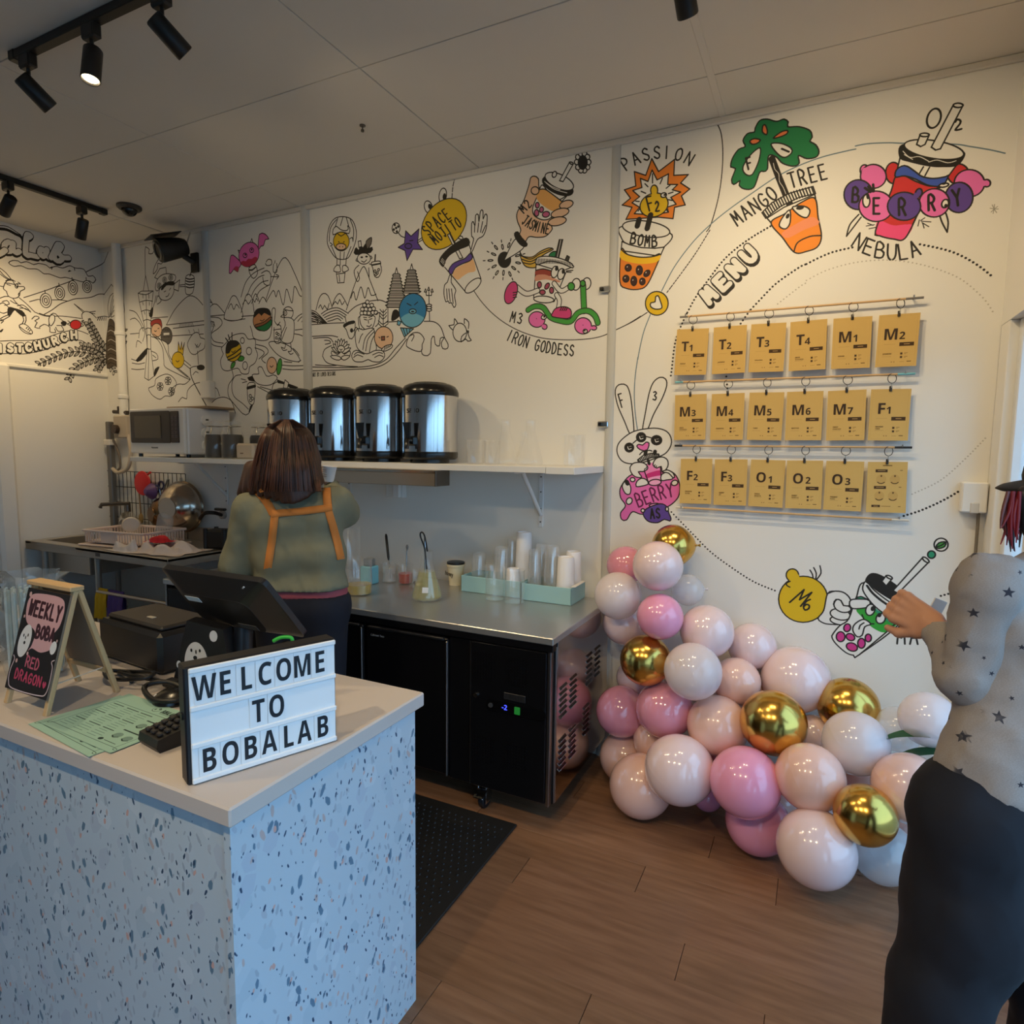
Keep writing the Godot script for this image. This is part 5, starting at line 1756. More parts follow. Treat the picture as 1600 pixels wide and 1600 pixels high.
	for r in 3:
		for c in 6:
			var code: String = rows[r][3][c]
			var x: float = rows[r][2][c]
			var yt: float = rows[r][1]
			var yr: float = rows[r][0]
			var which := "printed %s" % code if code != "" else "with round topping pictures"
			var k := thing("menu_card", "kraft menu card %s clipped under the %s dowel" % [which, names[r]], "menu card", Vector3(x, yt, 0.030), tilt[r * 6 + c], "menu cards on the dowels")
			k.rotation.z = tilt[(r * 6 + c + 5) % 18] * 0.35
			part(sheet, "card_sheet", card_m if code != "" else card2_m, k)
			if code != "":
				var wide := 0.0 if code[0] == "T" or code[0] == "F" else 0.010
				words(code[0], 0.062, inkm, k, T(Vector3(-0.030 + wide * 0.5, -0.080, 0.0022)), "lettering")
				words(code[1], 0.040, inkm, k, T(Vector3(-0.002 + wide * 1.7, -0.087, 0.0022)), "lettering")
				words(rows[r][4][c], 0.0075, thin, k, T(Vector3(-0.048, -0.158, 0.0064)), "small_print", true, "Droid Sans", 0.0004, HORIZONTAL_ALIGNMENT_LEFT)
			var g := thing("ring_clip", "black ring clip gripping the menu card %s" % which, "clip", Vector3(x, yr - 0.016, 0.036), 0.5 + tilt[(r * 6 + c + 3) % 18] * 3.0, "ring clips on the dowels")
			part(ring, "ring", mat(c8(52, 48, 42), 0.35, 0.6), g)
			part(eyelet, "eyelet", mat(c8(170, 168, 160), 0.3, 0.8), g, T(Vector3(0, -0.026, 0)))
			part(clip, "clip_jaw", mat(c8(40, 30, 16), 0.5), g, T(Vector3(0, yt - yr + 0.016 + 0.001, -0.004)))

# ================================================================ wall shelf and what stands on it
func build_shelf() -> void:
	var white := mat(c8(228, 227, 224), 0.55)
	var black := mat(c8(20, 20, 21), 0.22)
	var steel := mat(c8(200, 200, 200), 0.2, 1.0)
	var y := 1.525
	var o := thing("wall_shelf", "long white wall shelf carrying the tea urns and microwave", "shelf", Vector3(0, 1.51, 0))
	var st := S()
	span(st, -4.12, -1.12, -0.015, 0.015, 0.0, 0.425, 0.002)
	obj(st, "shelf_board", white, o)
	st = S()
	span(st, -1.118, -0.98, -0.018, 0.015, 0.0, 0.425, 0.002)
	obj(st, "end_board", white, o)
	for x in [-1.32, -2.62, -3.72]:
		st = S()
		span(st, x - 0.013, x + 0.013, -0.32, -0.016, 0.0, 0.008, 0.002)
		span(st, x - 0.013, x + 0.013, -0.024, -0.016, 0.0, 0.36, 0.002)
		tube(st, [Vector3(x, -0.25, 0.008), Vector3(x, -0.02, 0.24)], 0.011, 8)
		var br := obj(st, "bracket", white, o)
		for yy in [-0.05, -0.13, -0.22, -0.29]:
			st = S()
			cyl(st, 0.004, 0.0, 0.003, 8, Transform3D(Basis(Vector3.RIGHT, PI / 2), Vector3(x, yy, 0.008)))
			obj(st, "screw", mat(c8(70, 70, 70), 0.4, 0.6), br)
	# drip tray hung under the front edge
	o = thing("drip_tray", "stainless drip channel hung under the shelf below the urns", "tray", Vector3(0, 1.46, 0.44))
	st = S()
	span(st, -2.95, -1.69, -0.042, 0.018, 0.018, 0.022, 0.001)
	span(st, -2.95, -1.69, -0.044, -0.040, -0.10, 0.02, 0.001)
	span(st, -2.95, -1.69, -0.042, 0.018, -0.104, -0.10, 0.001)
	obj(st, "channel", mat(c8(190, 176, 158), 0.3, 0.85), o)
	st = S()
	span(st, -2.95, -1.685, 0.018, 0.034, -0.02, 0.024, 0.003)
	obj(st, "lip", mat(c8(196, 186, 172), 0.22, 1.0), o)
	st = S()
	span(st, -1.692, -1.684, -0.044, 0.034, -0.104, 0.024, 0.001)
	obj(st, "end_plate", mat(c8(130, 120, 108), 0.35, 1.0), o)
	# power outlet
	o = thing("power_outlet", "white double power outlet box under the drip channel", "outlet", Vector3(-2.25, 1.355, 0))
	st = S()
	span(st, -0.06, 0.06, -0.045, 0.045, 0.0, 0.045, 0.004)
	obj(st, "back_box", white, o)
	st = S()
	span(st, 0.012, 0.055, -0.04, 0.04, 0.045, 0.075, 0.004)
	obj(st, "plug", white, o)
	# tea urns
	var made: Node3D = null
	var urn_names := ["steel tea urn with black lid nearest the spice jars, partly behind the worker", "second steel tea urn from the spice jars, black lid and tap", "third steel tea urn from the spice jars, black lid and tap", "steel tea urn with black lid beside the clear flasks"]
	var xs := [-2.87, -2.543, -2.215, -1.89]
	for i in 4:
		var u := thing("tea_urn", urn_names[i], "urn", Vector3(xs[i], y, 0.205), [0.10, 0.0, 0.06, -0.04][i], "tea urns on the shelf")
		if made == null:
			st = S()
			lathe(st, [[0.0, 0.0], [0.105, 0.0], [0.105, 0.018], [0.138, 0.02], [0.149, 0.03], [0.151, 0.05], [0.149, 0.06], [0.0, 0.06]], 40, T(Vector3.ZERO))
			obj(st, "base", black, u)
			st = S()
			lathe(st, [[0.1485, 0.055], [0.1485, 0.36]], 56, T(Vector3.ZERO))
			obj(st, "steel_body", mat(c8(205, 205, 206), 0.13, 1.0), u)
			st = S()
			lathe(st, [[0.0, 0.352], [0.152, 0.352], [0.1545, 0.358], [0.1545, 0.372], [0.148, 0.388], [0.135, 0.405], [0.112, 0.416], [0.09, 0.419], [0.0, 0.420]], 48, T(Vector3.ZERO))
			var lid := obj(st, "lid", black, u)
			st = S()
			torus(st, 0.088, 0.004, Transform3D(Basis(Vector3.RIGHT, PI / 2), Vector3(0, 0.419, 0)), 32, 6)
			obj(st, "lid_ring", black, lid)
			st = S()
			rbox(st, Vector3(0.05, 0.05, 0.03), 0.008, T(Vector3(0, 0.115, 0.155)))
			tube(st, [Vector3(0, 0.115, 0.16), Vector3(0, 0.115, 0.20), Vector3(0, 0.075, 0.205)], [0.018, 0.016, 0.013], 12)
			var tap := obj(st, "tap", black, u)
			st = S()
			prism(st, PackedVector2Array([Vector2(-0.010, 0.0), Vector2(0.010, 0.0), Vector2(0.024, 0.085), Vector2(-0.024, 0.085)]), -0.006, 0.006, T(Vector3(0, 0.125, 0.188), 0.0, 0.12))
			obj(st, "tap_lever", black, tap)
			words("SENO", 0.030, mat(c8(40, 36, 34), 0.5), u, T(Vector3(-0.002, 0.27, 0.1475)), "lettering", true, "Droid Sans", 0.001)
			made = u
		else:
			for ch in made.get_children():
				u.add_child(ch.duplicate(), true)
	# microwave with timers on its side
	o = thing("microwave_oven", "white countertop microwave oven with a dark window", "microwave", Vector3(-3.89, y, 0.04))
	st = S()
	span(st, -0.275, 0.275, 0.022, 0.318, 0.0, 0.325, 0.01)
	obj(st, "case", mat(c8(224, 225, 228), 0.4), o)
	st = S()
	rbox(st, Vector3(0.55, 0.292, 0.026), 0.008, T(Vector3(0, 0.17, 0.336)))
	var door := obj(st, "door", mat(c8(230, 228, 224), 0.4), o)
	st = S()
	prism(st, rrect(0.40, 0.205, 0.012), 0.0, 0.006, T(Vector3(-0.055, 0.195, 0.348)))
	obj(st, "window_frame", mat(c8(46, 38, 36), 0.3), door)
	st = S()
	prism(st, rrect(0.265, 0.145, 0.006), 0.0, 0.003, T(Vector3(-0.075, 0.195, 0.354)))
	obj(st, "window", mat(c8(84, 76, 62), 0.18), door)
	st = S()
	prism(st, rrect(0.075, 0.20, 0.006), 0.0, 0.007, T(Vector3(0.19, 0.195, 0.348)))
	var kp := obj(st, "keypad", mat(c8(52, 42, 46), 0.35), o)
	for r in 6:
		for c in 2:
			st = S()
			rbox(st, Vector3(0.026, 0.016, 0.004), 0.002, T(Vector3(0.174 + c * 0.032, 0.135 + r * 0.024, 0.356)))
			obj(st, "key", mat(c8(74, 62, 66), 0.4), kp)
	words("Panasonic", 0.014, mat(c8(60, 58, 56), 0.5), door, T(Vector3(-0.02, 0.062, 0.3495)), "lettering", true, "Droid Sans", 0.0008)
	for c in [[-0.24, 0.03], [0.24, 0.03], [-0.24, 0.30], [0.24, 0.30]]:
		st = S()
		cyl(st, 0.014, 0.0, 0.024, 12, T(Vector3(c[0], 0, c[1])))
		obj(st, "foot", black, o)
	for i in 3:
		var t := thing("kitchen_timer", ["white kitchen timer stuck highest on the microwave side", "white kitchen timer with a clip leg, stuck between two others on the microwave", "white kitchen timer stuck lowest on the microwave side"][i], "timer", Vector3(-3.612, [1.765, 1.685, 1.605][i], 0.235), PI / 2, "timers on the microwave side")
		st = S()
		prism(st, rrect(0.075, 0.064, 0.028, 6), 0.0, 0.014, T(Vector3.ZERO))
		obj(st, "case", mat(c8(232, 232, 232), 0.35), t)
		st = S()
		rbox(st, Vector3(0.022, 0.011, 0.003), 0.001, T(Vector3(0, 0.006, 0.0145)))
		obj(st, "display", mat(c8(50, 52, 50), 0.3), t)
		for k in 3:
			st = S()
			cyl(st, 0.004, 0.0, 0.003, 8, Transform3D(Basis(Vector3.RIGHT, PI / 2), Vector3(-0.014 + k * 0.014, -0.016, 0.014)))
			obj(st, "button", mat(c8(205, 205, 205), 0.4), t)
	o = thing("cork_tray", "flat brown wooden tray lying on the microwave", "tray", Vector3(-3.80, y + 0.318, 0.12))
	st = S()
	rbox(st, Vector3(0.40, 0.018, 0.22), 0.005, T(Vector3(0.02, 0.009, 0.02)))
	obj(st, "board", mat(c8(150, 128, 104), 0.7), o)
	st = S()
	torus(st, 0.03, 0.004, Transform3D(Basis(Vector3.RIGHT, PI / 2), Vector3(-0.14, 0.02, 0.02)), 16, 6)
	obj(st, "thumb_ring", mat(c8(120, 100, 80), 0.7), o)
	# spice jars
	var jars := [[-3.405, 0.33, 0.0, "glass tea jar with label tape beside the microwave"], [-3.262, 0.325, 0.0, "glass tea jar with label tape between another jar and the cream tub"], [-3.235, 0.135, 0.0, "glass jar of dark leaves standing behind the cream tub"], [-3.075, 0.145, 0.0, "glass jar of dark leaves standing behind the worker's head"]]
	for j in jars.size():
		var q := thing("tea_jar", jars[j][3], "jar", Vector3(jars[j][0], y, jars[j][1]), 0.5, "glass tea jars on the shelf")
		st = S()
		lathe(st, [[0.0, 0.0], [0.055, 0.0], [0.064, 0.01], [0.066, 0.03], [0.066, 0.145], [0.058, 0.172], [0.046, 0.185], [0.045, 0.2], [0.049, 0.203]], 28, T(Vector3.ZERO))
		obj(st, "glass", glass(c8(235, 235, 230), 0.05, 0.02), q)
		st = S()
		lathe(st, [[0.0, 0.005], [0.056, 0.006], [0.062, 0.02], [0.062, 0.13], [0.055, 0.148], [0.0, 0.15]], 24, T(Vector3.ZERO))
		obj(st, "tea_leaves", mat(c8(58, 50, 42) if j < 2 else c8(38, 38, 40), 0.8), q)
		st = S()
		lathe(st, [[0.0, 0.206], [0.052, 0.206], [0.054, 0.212], [0.052, 0.222], [0.03, 0.23], [0.0, 0.231]], 24, T(Vector3.ZERO))
		obj(st, "lid", glass(c8(230, 230, 225), 0.08, 0.03), q)
		st = S()
		torus(st, 0.051, 0.0025, Transform3D(Basis(Vector3.RIGHT, PI / 2), Vector3(0, 0.198, 0)), 24, 6)
		tube(st, bez([Vector3(0.0, 0.2, 0.052), Vector3(0.0, 0.17, 0.062), Vector3(0.0, 0.15, 0.072)]), 0.003, 6)
		obj(st, "wire_clasp", mat(c8(190, 186, 178), 0.25, 1.0), q)
		if j < 2:
			st = S()
			lathe(st, [[0.0668, 0.085], [0.0668, 0.10]], 8, T(Vector3.ZERO, 0.2 + PI), 1.3)
			obj(st, "label_tape", mat(c8(226, 222, 214), 0.6), q)
	o = thing("cream_tub", "cream plastic tub with a small label in front of a dark jar", "tub", Vector3(-3.105, y, 0.32))
	st = S()
	rbox(st, Vector3(0.15, 0.095, 0.11), 0.012, T(Vector3(0, 0.0475, 0)))
	obj(st, "body", mat(c8(196, 182, 162), 0.6), o)
	st = S()
	rbox(st, Vector3(0.026, 0.007, 0.001), 0.0, T(Vector3(-0.02, 0.035, 0.0555)))
	obj(st, "label", mat(c8(120, 100, 84), 0.7), o)
	# clear laboratory glass
	beaker("clear glass beaker on the shelf right beside the last tea urn", Vector3(-1.615, y, 0.20), 0.045, 0.125)
	beaker("clear glass beaker on the shelf between a beaker and the first flask", Vector3(-1.512, y, 0.20), 0.042, 0.122)
	beaker("single clear glass beaker near the end of the shelf", Vector3(-1.065, y, 0.20), 0.052, 0.15)
	flask("clear conical flask on the shelf next to the two beakers", Vector3(-1.43, y, 0.21), 0.062, 0.225, Color(0, 0, 0, 0))
	flask("small clear conical flask between two taller ones on the shelf", Vector3(-1.375, y, 0.10), 0.05, 0.17, Color(0, 0, 0, 0))
	flask("clear conical flask on the shelf with open wall to its right", Vector3(-1.29, y, 0.22), 0.066, 0.225, Color(0, 0, 0, 0))

func beaker(label: String, at: Vector3, r: float, h: float, liquid := Color(0, 0, 0, 0), level := 0.0) -> Node3D:
	var o := thing("glass_beaker", label, "beaker", at)
	var st := S()
	lathe(st, [[0.0, 0.002], [r - 0.006, 0.0], [r, 0.006], [r, h - 0.006], [r + 0.004, h], [r + 0.001, h], [r - 0.003, h - 0.006], [r - 0.003, 0.006], [0.0, 0.005]], 32, T(Vector3.ZERO))
	var g := obj(st, "glass_wall", glass(c8(240, 244, 246), 0.035, 0.01), o)
	st = S()
	prism(st, PackedVector2Array([Vector2(-0.012, 0), Vector2(0.012, 0), Vector2(0, 0.014)]), -0.002, 0.0, Transform3D(Basis(Vector3.RIGHT, PI / 2), Vector3(-r * 0.75, h, r * 0.66)))
	obj(st, "spout", glass(c8(240, 244, 246), 0.06, 0.01), g)
	if liquid.a > 0.0:
		st = S()
		lathe(st, [[0.0, 0.006], [r - 0.008, 0.006], [r - 0.004, 0.012], [r - 0.004, level], [0.0, level]], 28, T(Vector3.ZERO))
		obj(st, "liquid", glass(liquid, liquid.a, 0.05), o)
	return o
func flask(label: String, at: Vector3, r: float, h: float, liquid: Color, level := 0.0) -> Node3D:
	var o := thing("conical_flask", label, "flask", at)
	var n := r * 0.36
	var st := S()
	lathe(st, [[0.0, 0.002], [r - 0.012, 0.0], [r - 0.002, 0.006], [r, 0.016], [r * 0.93, 0.035], [n + 0.004, h * 0.70], [n, h * 0.76], [n, h - 0.008], [n + 0.006, h - 0.003], [n + 0.004, h]], 32, T(Vector3.ZERO))
	obj(st, "glass_wall", glass(c8(240, 244, 246), 0.04, 0.01), o)
	if liquid.a > 0.0:
		st = S()
		var t := (level - 0.035) / (h * 0.70 - 0.035)
		var rt := lerpf(r * 0.93, n + 0.004, t) - 0.003
		lathe(st, [[0.0, 0.005], [r - 0.012, 0.005], [r - 0.004, 0.016], [r * 0.93 - 0.003, 0.036], [rt, level], [0.0, level]], 28, T(Vector3.ZERO))
		obj(st, "liquid", glass(liquid, liquid.a, 0.05), o)
	return o

# ================================================================ under-bench fridges
func build_fridge() -> void:
	var steel := mat(c8(186, 184, 182), 0.16, 1.0)
	var top_m := mat(c8(186, 187, 188), 0.3, 0.75)
	var dark := mat(c8(36, 36, 40), 0.28, 0.75)
	var edge := mat(c8(150, 148, 148), 0.3, 1.0)
	var zf := 0.775
	var o := thing("bench_fridge", "stainless under-bench fridge with dark doors and a control panel", "fridge", Vector3(0, 0, 0))
	var st := S()
	span(st, -2.75, -0.925, 0.13, 0.82, 0.05, zf - 0.03)
	obj(st, "cabinet", mat(c8(30, 30, 33), 0.4, 0.6), o)
	st = S()
	span(st, -2.76, -0.918, 0.82, 0.85, 0.035, zf + 0.012, 0.003)
	obj(st, "worktop", top_m, o)
	st = S()
	span(st, -2.75, -0.92, 0.79, 0.822, zf - 0.03, zf + 0.008, 0.002)
	obj(st, "front_rail", dark, o)
	st = S()
	span(st, -0.925, -0.9195, 0.13, 0.822, 0.05, zf - 0.045, 0.001)
	var side := obj(st, "side_panel", mat(c8(190, 182, 180), 0.11, 1.0), o)
	st = S()
	span(st, -0.945, -0.93, 0.13, 0.79, zf - 0.045, zf + 0.002, 0.002)
	span(st, -0.93, -0.921, 0.13, 0.80, zf - 0.045, zf - 0.035, 0.002)
	obj(st, "corner_flange", edge, o)
	# louvres on the side panel
	for blk in [[0.60, 0.70, 0.47, 0.62], [0.48, 0.58, 0.47, 0.62], [0.27, 0.37, 0.50, 0.66], [0.15, 0.25, 0.50, 0.66], [0.60, 0.70, 0.24, 0.39], [0.48, 0.58, 0.24, 0.39], [0.30, 0.40, 0.27, 0.42]]:
		for i in 6:
			var yy: float = lerpf(blk[2], blk[3], (i + 0.5) / 6.0)
			st = S()
			rbox(st, Vector3(0.003, 0.014, blk[1] - blk[0] - 0.016), 0.0006, T(Vector3(-0.9155, yy, (blk[0] + blk[1]) / 2), 0.0, 0.0, -0.7))
			obj(st, "vent_louvre", steel, side)
	# doors
	for d in [[-1.868, -1.415, "door"], [-2.33, -1.885, "door"], [-2.745, -2.345, "door"]]:
		st = S()
		span(st, d[0], d[1], 0.15, 0.775, zf - 0.03, zf + 0.004, 0.005)
		var dr := obj(st, "door", dark, o)
		st = S()
		span(st, d[1] - 0.008, d[1] + 0.002, 0.15, 0.765, zf + 0.002, zf + 0.016, 0.003)
		obj(st, "edge_grip", edge, dr)
		st = S()
		span(st, d[0] + 0.02, d[1] - 0.02, 0.765, 0.778, zf - 0.01, zf + 0.012, 0.003)
		obj(st, "top_grip", mat(c8(60, 60, 64), 0.35, 0.7), dr)
	st = S()
	span(st, -1.41, -1.305, 0.14, 0.785, zf - 0.03, zf - 0.002, 0.002)
	obj(st, "mullion", dark, o)
	# control panel
	st = S()
	span(st, -1.30, -0.948, 0.14, 0.785, zf - 0.03, zf + 0.004, 0.004)
	var pn := obj(st, "control_panel", dark, o)
	st = S()
	span(st, -1.303, -1.299, 0.14, 0.785, zf - 0.01, zf + 0.006)
	obj(st, "panel_edge", edge, pn)
	st = S()
	for blk in [[-1.24, 0.63], [-1.08, 0.63], [-1.24, 0.26], [-1.08, 0.26]]:
		for i in 8:
			for j in 9:
				var p := Vector3(blk[0] - 0.045 + i * 0.013, blk[1] + j * 0.0135, zf + 0.0042)
				lathe(st, [[0.0045, 0.0], [0.0042, 0.0016], [0.0030, 0.0016], [0.0026, 0.0002]], 6, Transform3D(Basis(Vector3.RIGHT, PI / 2), p))
	var pf := obj(st, "perforation", dark, pn)
	pf.set_meta("kind", "stuff")
	st = S()
	prism(st, rrect(0.275, 0.05, 0.02), 0.0, 0.004, T(Vector3(-1.085, 0.52, zf + 0.004)))
	obj(st, "display_strip", mat(c8(10, 10, 12), 0.2), pn)
	var blue := glow(Color(0.25, 0.30, 1.0), 2.0)
	words("-2", 0.030, blue, pn, T(Vector3(-1.135, 0.522, zf + 0.0085)), "display_digits")
	st = S()
	rbox(st, Vector3(0.026, 0.032, 0.006), 0.002, T(Vector3(-1.075, 0.519, zf + 0.009)))
	obj(st, "power_switch", glow(Color(0.05, 0.55, 0.16), 0.5), pn)
	st = S()
	cyl(st, 0.010, 0.0, 0.006, 14, Transform3D(Basis(Vector3.RIGHT, PI / 2), Vector3(-1.20, 0.52, zf + 0.007)))
	obj(st, "button", mat(c8(60, 60, 62), 0.3), pn)
	st = S()
	rbox(st, Vector3(0.10, 0.03, 0.003), 0.001, T(Vector3(-1.09, 0.572, zf + 0.0055)))
	var bd := obj(st, "badge", mat(c8(52, 52, 55), 0.35, 0.5), pn)
	words("DELTA", 0.022, mat(c8(16, 16, 18), 0.5), bd, T(Vector3(-1.082, 0.572, zf + 0.0072)), "lettering")
	st = S()
	cyl(st, 0.010, 0.0, 0.010, 14, Transform3D(Basis(Vector3.RIGHT, PI / 2), Vector3(-1.272, 0.55, zf + 0.004)))
	obj(st, "lock", mat(c8(210, 210, 210), 0.15, 1.0), pn)
	words("Cabinet Two", 0.014, mat(c8(150, 152, 158), 0.7), o, T(Vector3(-1.80, 0.735, zf + 0.0045)), "chalk_note", false)
	for c in [[-1.27, 0.70], [-2.65, 0.70], [-1.02, 0.14], [-2.65, 0.14]]:
		st = S()
		cyl(st, 0.042, -0.014, 0.014, 20, Transform3D(Basis(Vector3.FORWARD, PI / 2), Vector3(c[0], 0.044, c[1])), 0.004)
		var w := obj(st, "caster", mat(c8(24, 24, 28), 0.5), o)
		st = S()
		span(st, c[0] - 0.022, c[0] - 0.017, 0.03, 0.115, c[1] - 0.028, c[1] + 0.028, 0.002)
		span(st, c[0] + 0.017, c[0] + 0.022, 0.03, 0.115, c[1] - 0.028, c[1] + 0.028, 0.002)
		span(st, c[0] - 0.035, c[0] + 0.035, 0.11, 0.132, c[1] - 0.035, c[1] + 0.035, 0.003)
		rbox(st, Vector3(0.05, 0.008, 0.05), 0.003, T(Vector3(c[0], 0.085, c[1] + 0.045), 0.0, 0.5))
		obj(st, "fork", mat(c8(200, 205, 212), 0.15, 1.0), w)
	# second short fridge beside the sink
	o = thing("small_fridge", "short dark-fronted bench fridge standing between the sink and the worker", "fridge")
	st = S()
	span(st, -3.30, -2.775, 0.12, 0.82, 0.05, zf - 0.03)
	obj(st, "cabinet", mat(c8(30, 30, 33), 0.4, 0.6), o)
	st = S()
	span(st, -3.31, -2.765, 0.82, 0.85, 0.035, zf + 0.012, 0.003)
	obj(st, "worktop", top_m, o)
	st = S()
	span(st, -3.285, -2.79, 0.14, 0.80, zf - 0.03, zf + 0.004, 0.005)
	obj(st, "door", mat(c8(28, 28, 32), 0.3, 0.6), o)
	st = S()
	span(st, -3.302, -3.285, 0.12, 0.82, zf - 0.03, zf + 0.006, 0.002)
	obj(st, "frame_edge", edge, o)
	for xx in [-3.24, -2.83]:
		for zz in [0.12, 0.68]:
			st = S()
			cyl(st, 0.022, 0.0, 0.12, 12, T(Vector3(xx, 0, zz)))
			obj(st, "foot", edge, o)
	# black rubber mat with raised studs
	o = thing("rubber_mat", "black studded rubber mat on the floor before the fridge", "mat")
	st = S()
	span(st, -3.3, -1.076, 0.003, 0.013, 0.768, 1.62, 0.003)
	obj(st, "sheet", mat(c8(17, 17, 19), 0.6), o)
	st = S()
	var row := 0
	var z := 0.83
	while z < 1.6:
		var x := -1.12 - (0.016 if row % 2 else 0.0)
		while x > -2.6:
			lathe(st, [[0.006, 0.013], [0.0045, 0.0165], [0.0, 0.0172]], 6, T(Vector3(x, 0, z)))
			x -= 0.032
		z += 0.03
		row += 1
	var sd := obj(st, "stud", mat(c8(26, 26, 29), 0.4), o)
	sd.set_meta("kind", "stuff")

# ================================================================ things on the fridge worktop
func cup_stack(label: String, at: Vector3, r: float, h: float, n: int, clear: bool) -> void:
	var o := thing("cup_stack", label, "cups", at, 0.0, "cups standing in the teal trays")
	var m: Material = glass(c8(238, 242, 245), 0.06, 0.03) if clear else mat(c8(230, 230, 234), 0.5)
	var lip := 0.010 if clear else 0.016
	var body := h - lip * (n - 1)
	var st := S()
	# upside-down cup: wide rim at the foot
	lathe(st, [[r + 0.003, 0.0], [r + 0.003, 0.004], [r, 0.006], [r * 0.86, body - 0.006], [r * 0.80, body], [r * 0.74, body], [r * 0.72, body - 0.006], [0.0, body - 0.008]], 24, T(Vector3.ZERO))
	var me := mesh_of(st)
	for i in n:
		part(me, "cup", m, o, T(Vector3(0, lip * i, 0)))
func build_benchtop() -> void:
	var y := 0.851
	var st: SurfaceTool
	beaker("large glass beaker with a little yellow liquid beside the worker", Vector3(-2.10, y, 0.545), 0.066, 0.185, Color(0.86, 0.72, 0.20, 0.6), 0.052)
	beaker("tall graduated glass cylinder standing behind the yellow liquid beaker", Vector3(-2.36, y, 0.30), 0.055, 0.30)
	beaker("low clear cup holding a black-handled spatula on the worktop", Vector3(-2.145, y, 0.235), 0.042, 0.11, Color(0.9, 0.92, 0.94, 0.25), 0.08)
	beaker("low clear cup half filled with orange syrup", Vector3(-2.04, y, 0.225), 0.043, 0.105, Color(0.80, 0.26, 0.08, 0.75), 0.058)
	beaker("small clear cup beside the conical flask holding the ladle", Vector3(-1.925, y, 0.28), 0.042, 0.095)
	flask("conical flask of pale yellow tea with a paper tag", Vector3(-1.735, y, 0.468), 0.078, 0.245, Color(0.80, 0.76, 0.42, 0.35), 0.14)
	beaker("clear glass beaker in front of the longer teal tray", Vector3(-1.43, y, 0.315), 0.048, 0.17)
	beaker("clear glass beaker with a label in front of the gap between trays", Vector3(-1.315, y, 0.325), 0.05, 0.165)
	# tag hanging in the flask, tongs in its neck
	var o := thing("tag_label", "small white paper tag stuck on the tea flask", "label", Vector3(-1.70, y + 0.06, 0.534))
	st = S()
	rbox(st, Vector3(0.03, 0.028, 0.001), 0.0, T(Vector3.ZERO, 0.4, -0.35))
	obj(st, "paper", mat(c8(226, 228, 232), 0.7), o)
	o = thing("wire_tongs", "black looped handle sticking out of the tea flask", "tongs", Vector3(-1.735, y + 0.15, 0.468))
	st = S()
	tube(st, bez([Vector3(0.0, 0.0, 0.0), Vector3(-0.012, 0.10, 0), Vector3(-0.038, 0.165, 0), Vector3(-0.030, 0.185, 0), Vector3(-0.012, 0.165, 0), Vector3(0.004, 0.09, 0)]), 0.004, 8)
	obj(st, "wire", mat(c8(18, 18, 20), 0.4), o)
	# teal cup with grey lid
	o = thing("teal_canister", "small teal square canister with a grey lid beside the beaker", "canister", Vector3(-2.215, y, 0.32))
	st = S()
	rbox(st, Vector3(0.075, 0.10, 0.075), 0.006, T(Vector3(0, 0.05, 0)))
	obj(st, "body", mat(c8(120, 186, 200), 0.5), o)
	st = S()
	cyl(st, 0.032, 0.10, 0.14, 20, T(Vector3.ZERO), 0.004)
	obj(st, "lid", glass(c8(120, 125, 130), 0.5, 0.1), o)
	# utensils
	for u in [["spatula", "black-handled spatula standing in a clear cup", Vector3(-2.135, y + 0.02, 0.235), Vector3(-2.215, y + 0.26, 0.17), 0.4, c8(16, 16, 18)], ["long_spoon", "thin steel spoon standing in the orange syrup cup", Vector3(-2.04, y + 0.012, 0.225), Vector3(-2.045, y + 0.215, 0.20), 0.85, c8(110, 112, 116)]]:
		o = thing(u[0], u[1], "spoon", u[2])
		var d: Vector3 = u[3] - u[2]
		st = S()
		tube(st, [Vector3.ZERO, d * u[4]], 0.0032, 8)
		obj(st, "shaft", mat(c8(160, 162, 165), 0.25, 0.9), o)
		st = S()
		tube(st, [d * u[4], d * (u[4] + 0.08), d * 0.95, d], [0.004, 0.0075, 0.008, 0.004], 10)
		obj(st, "handle", mat(u[5], 0.4), o)
	o = thing("steel_ladle", "polished steel ladle standing in a small cup beside the flask", "ladle", Vector3(-1.895, y + 0.035, 0.30))
	st = S()
	lathe(st, [[0.0, -0.028], [0.018, -0.024], [0.03, -0.01], [0.033, 0.004], [0.031, 0.004], [0.027, -0.01], [0.016, -0.02], [0.0, -0.023]], 20, T(Vector3.ZERO))
	obj(st, "bowl", mat(c8(190, 190, 192), 0.12, 1.0), o)
	st = S()
	tube(st, [Vector3(0.03, 0.0, 0), Vector3(0.034, 0.08, -0.004), Vector3(0.030, 0.20, -0.01), Vector3(0.026, 0.25, -0.012)], [0.004, 0.0045, 0.006, 0.004], 8)
	obj(st, "handle", mat(c8(190, 190, 192), 0.12, 1.0), o)
	# honey tub
	o = thing("honey_tub", "cream honey tub with a black lid beside the teal tray", "tub", Vector3(-1.78, y, 0.115), -0.5)
	st = S()
	lathe(st, [[0.0, 0.0], [0.036, 0.0], [0.047, 0.105], [0.051, 0.106], [0.051, 0.118], [0.0, 0.118]], 28, T(Vector3.ZERO))
	obj(st, "body", mat(c8(232, 218, 182), 0.5), o)
	st = S()
	lathe(st, [[0.0, 0.118], [0.050, 0.118], [0.050, 0.128], [0.046, 0.130], [0.0, 0.127]], 28, T(Vector3.ZERO))
	obj(st, "lid", mat(c8(26, 24, 22), 0.35), o)
	words("honey", 0.030, mat(c8(60, 48, 30), 0.6), o, T(Vector3(0.0, 0.065, 0.0435), 0.0, -0.1), "lettering")
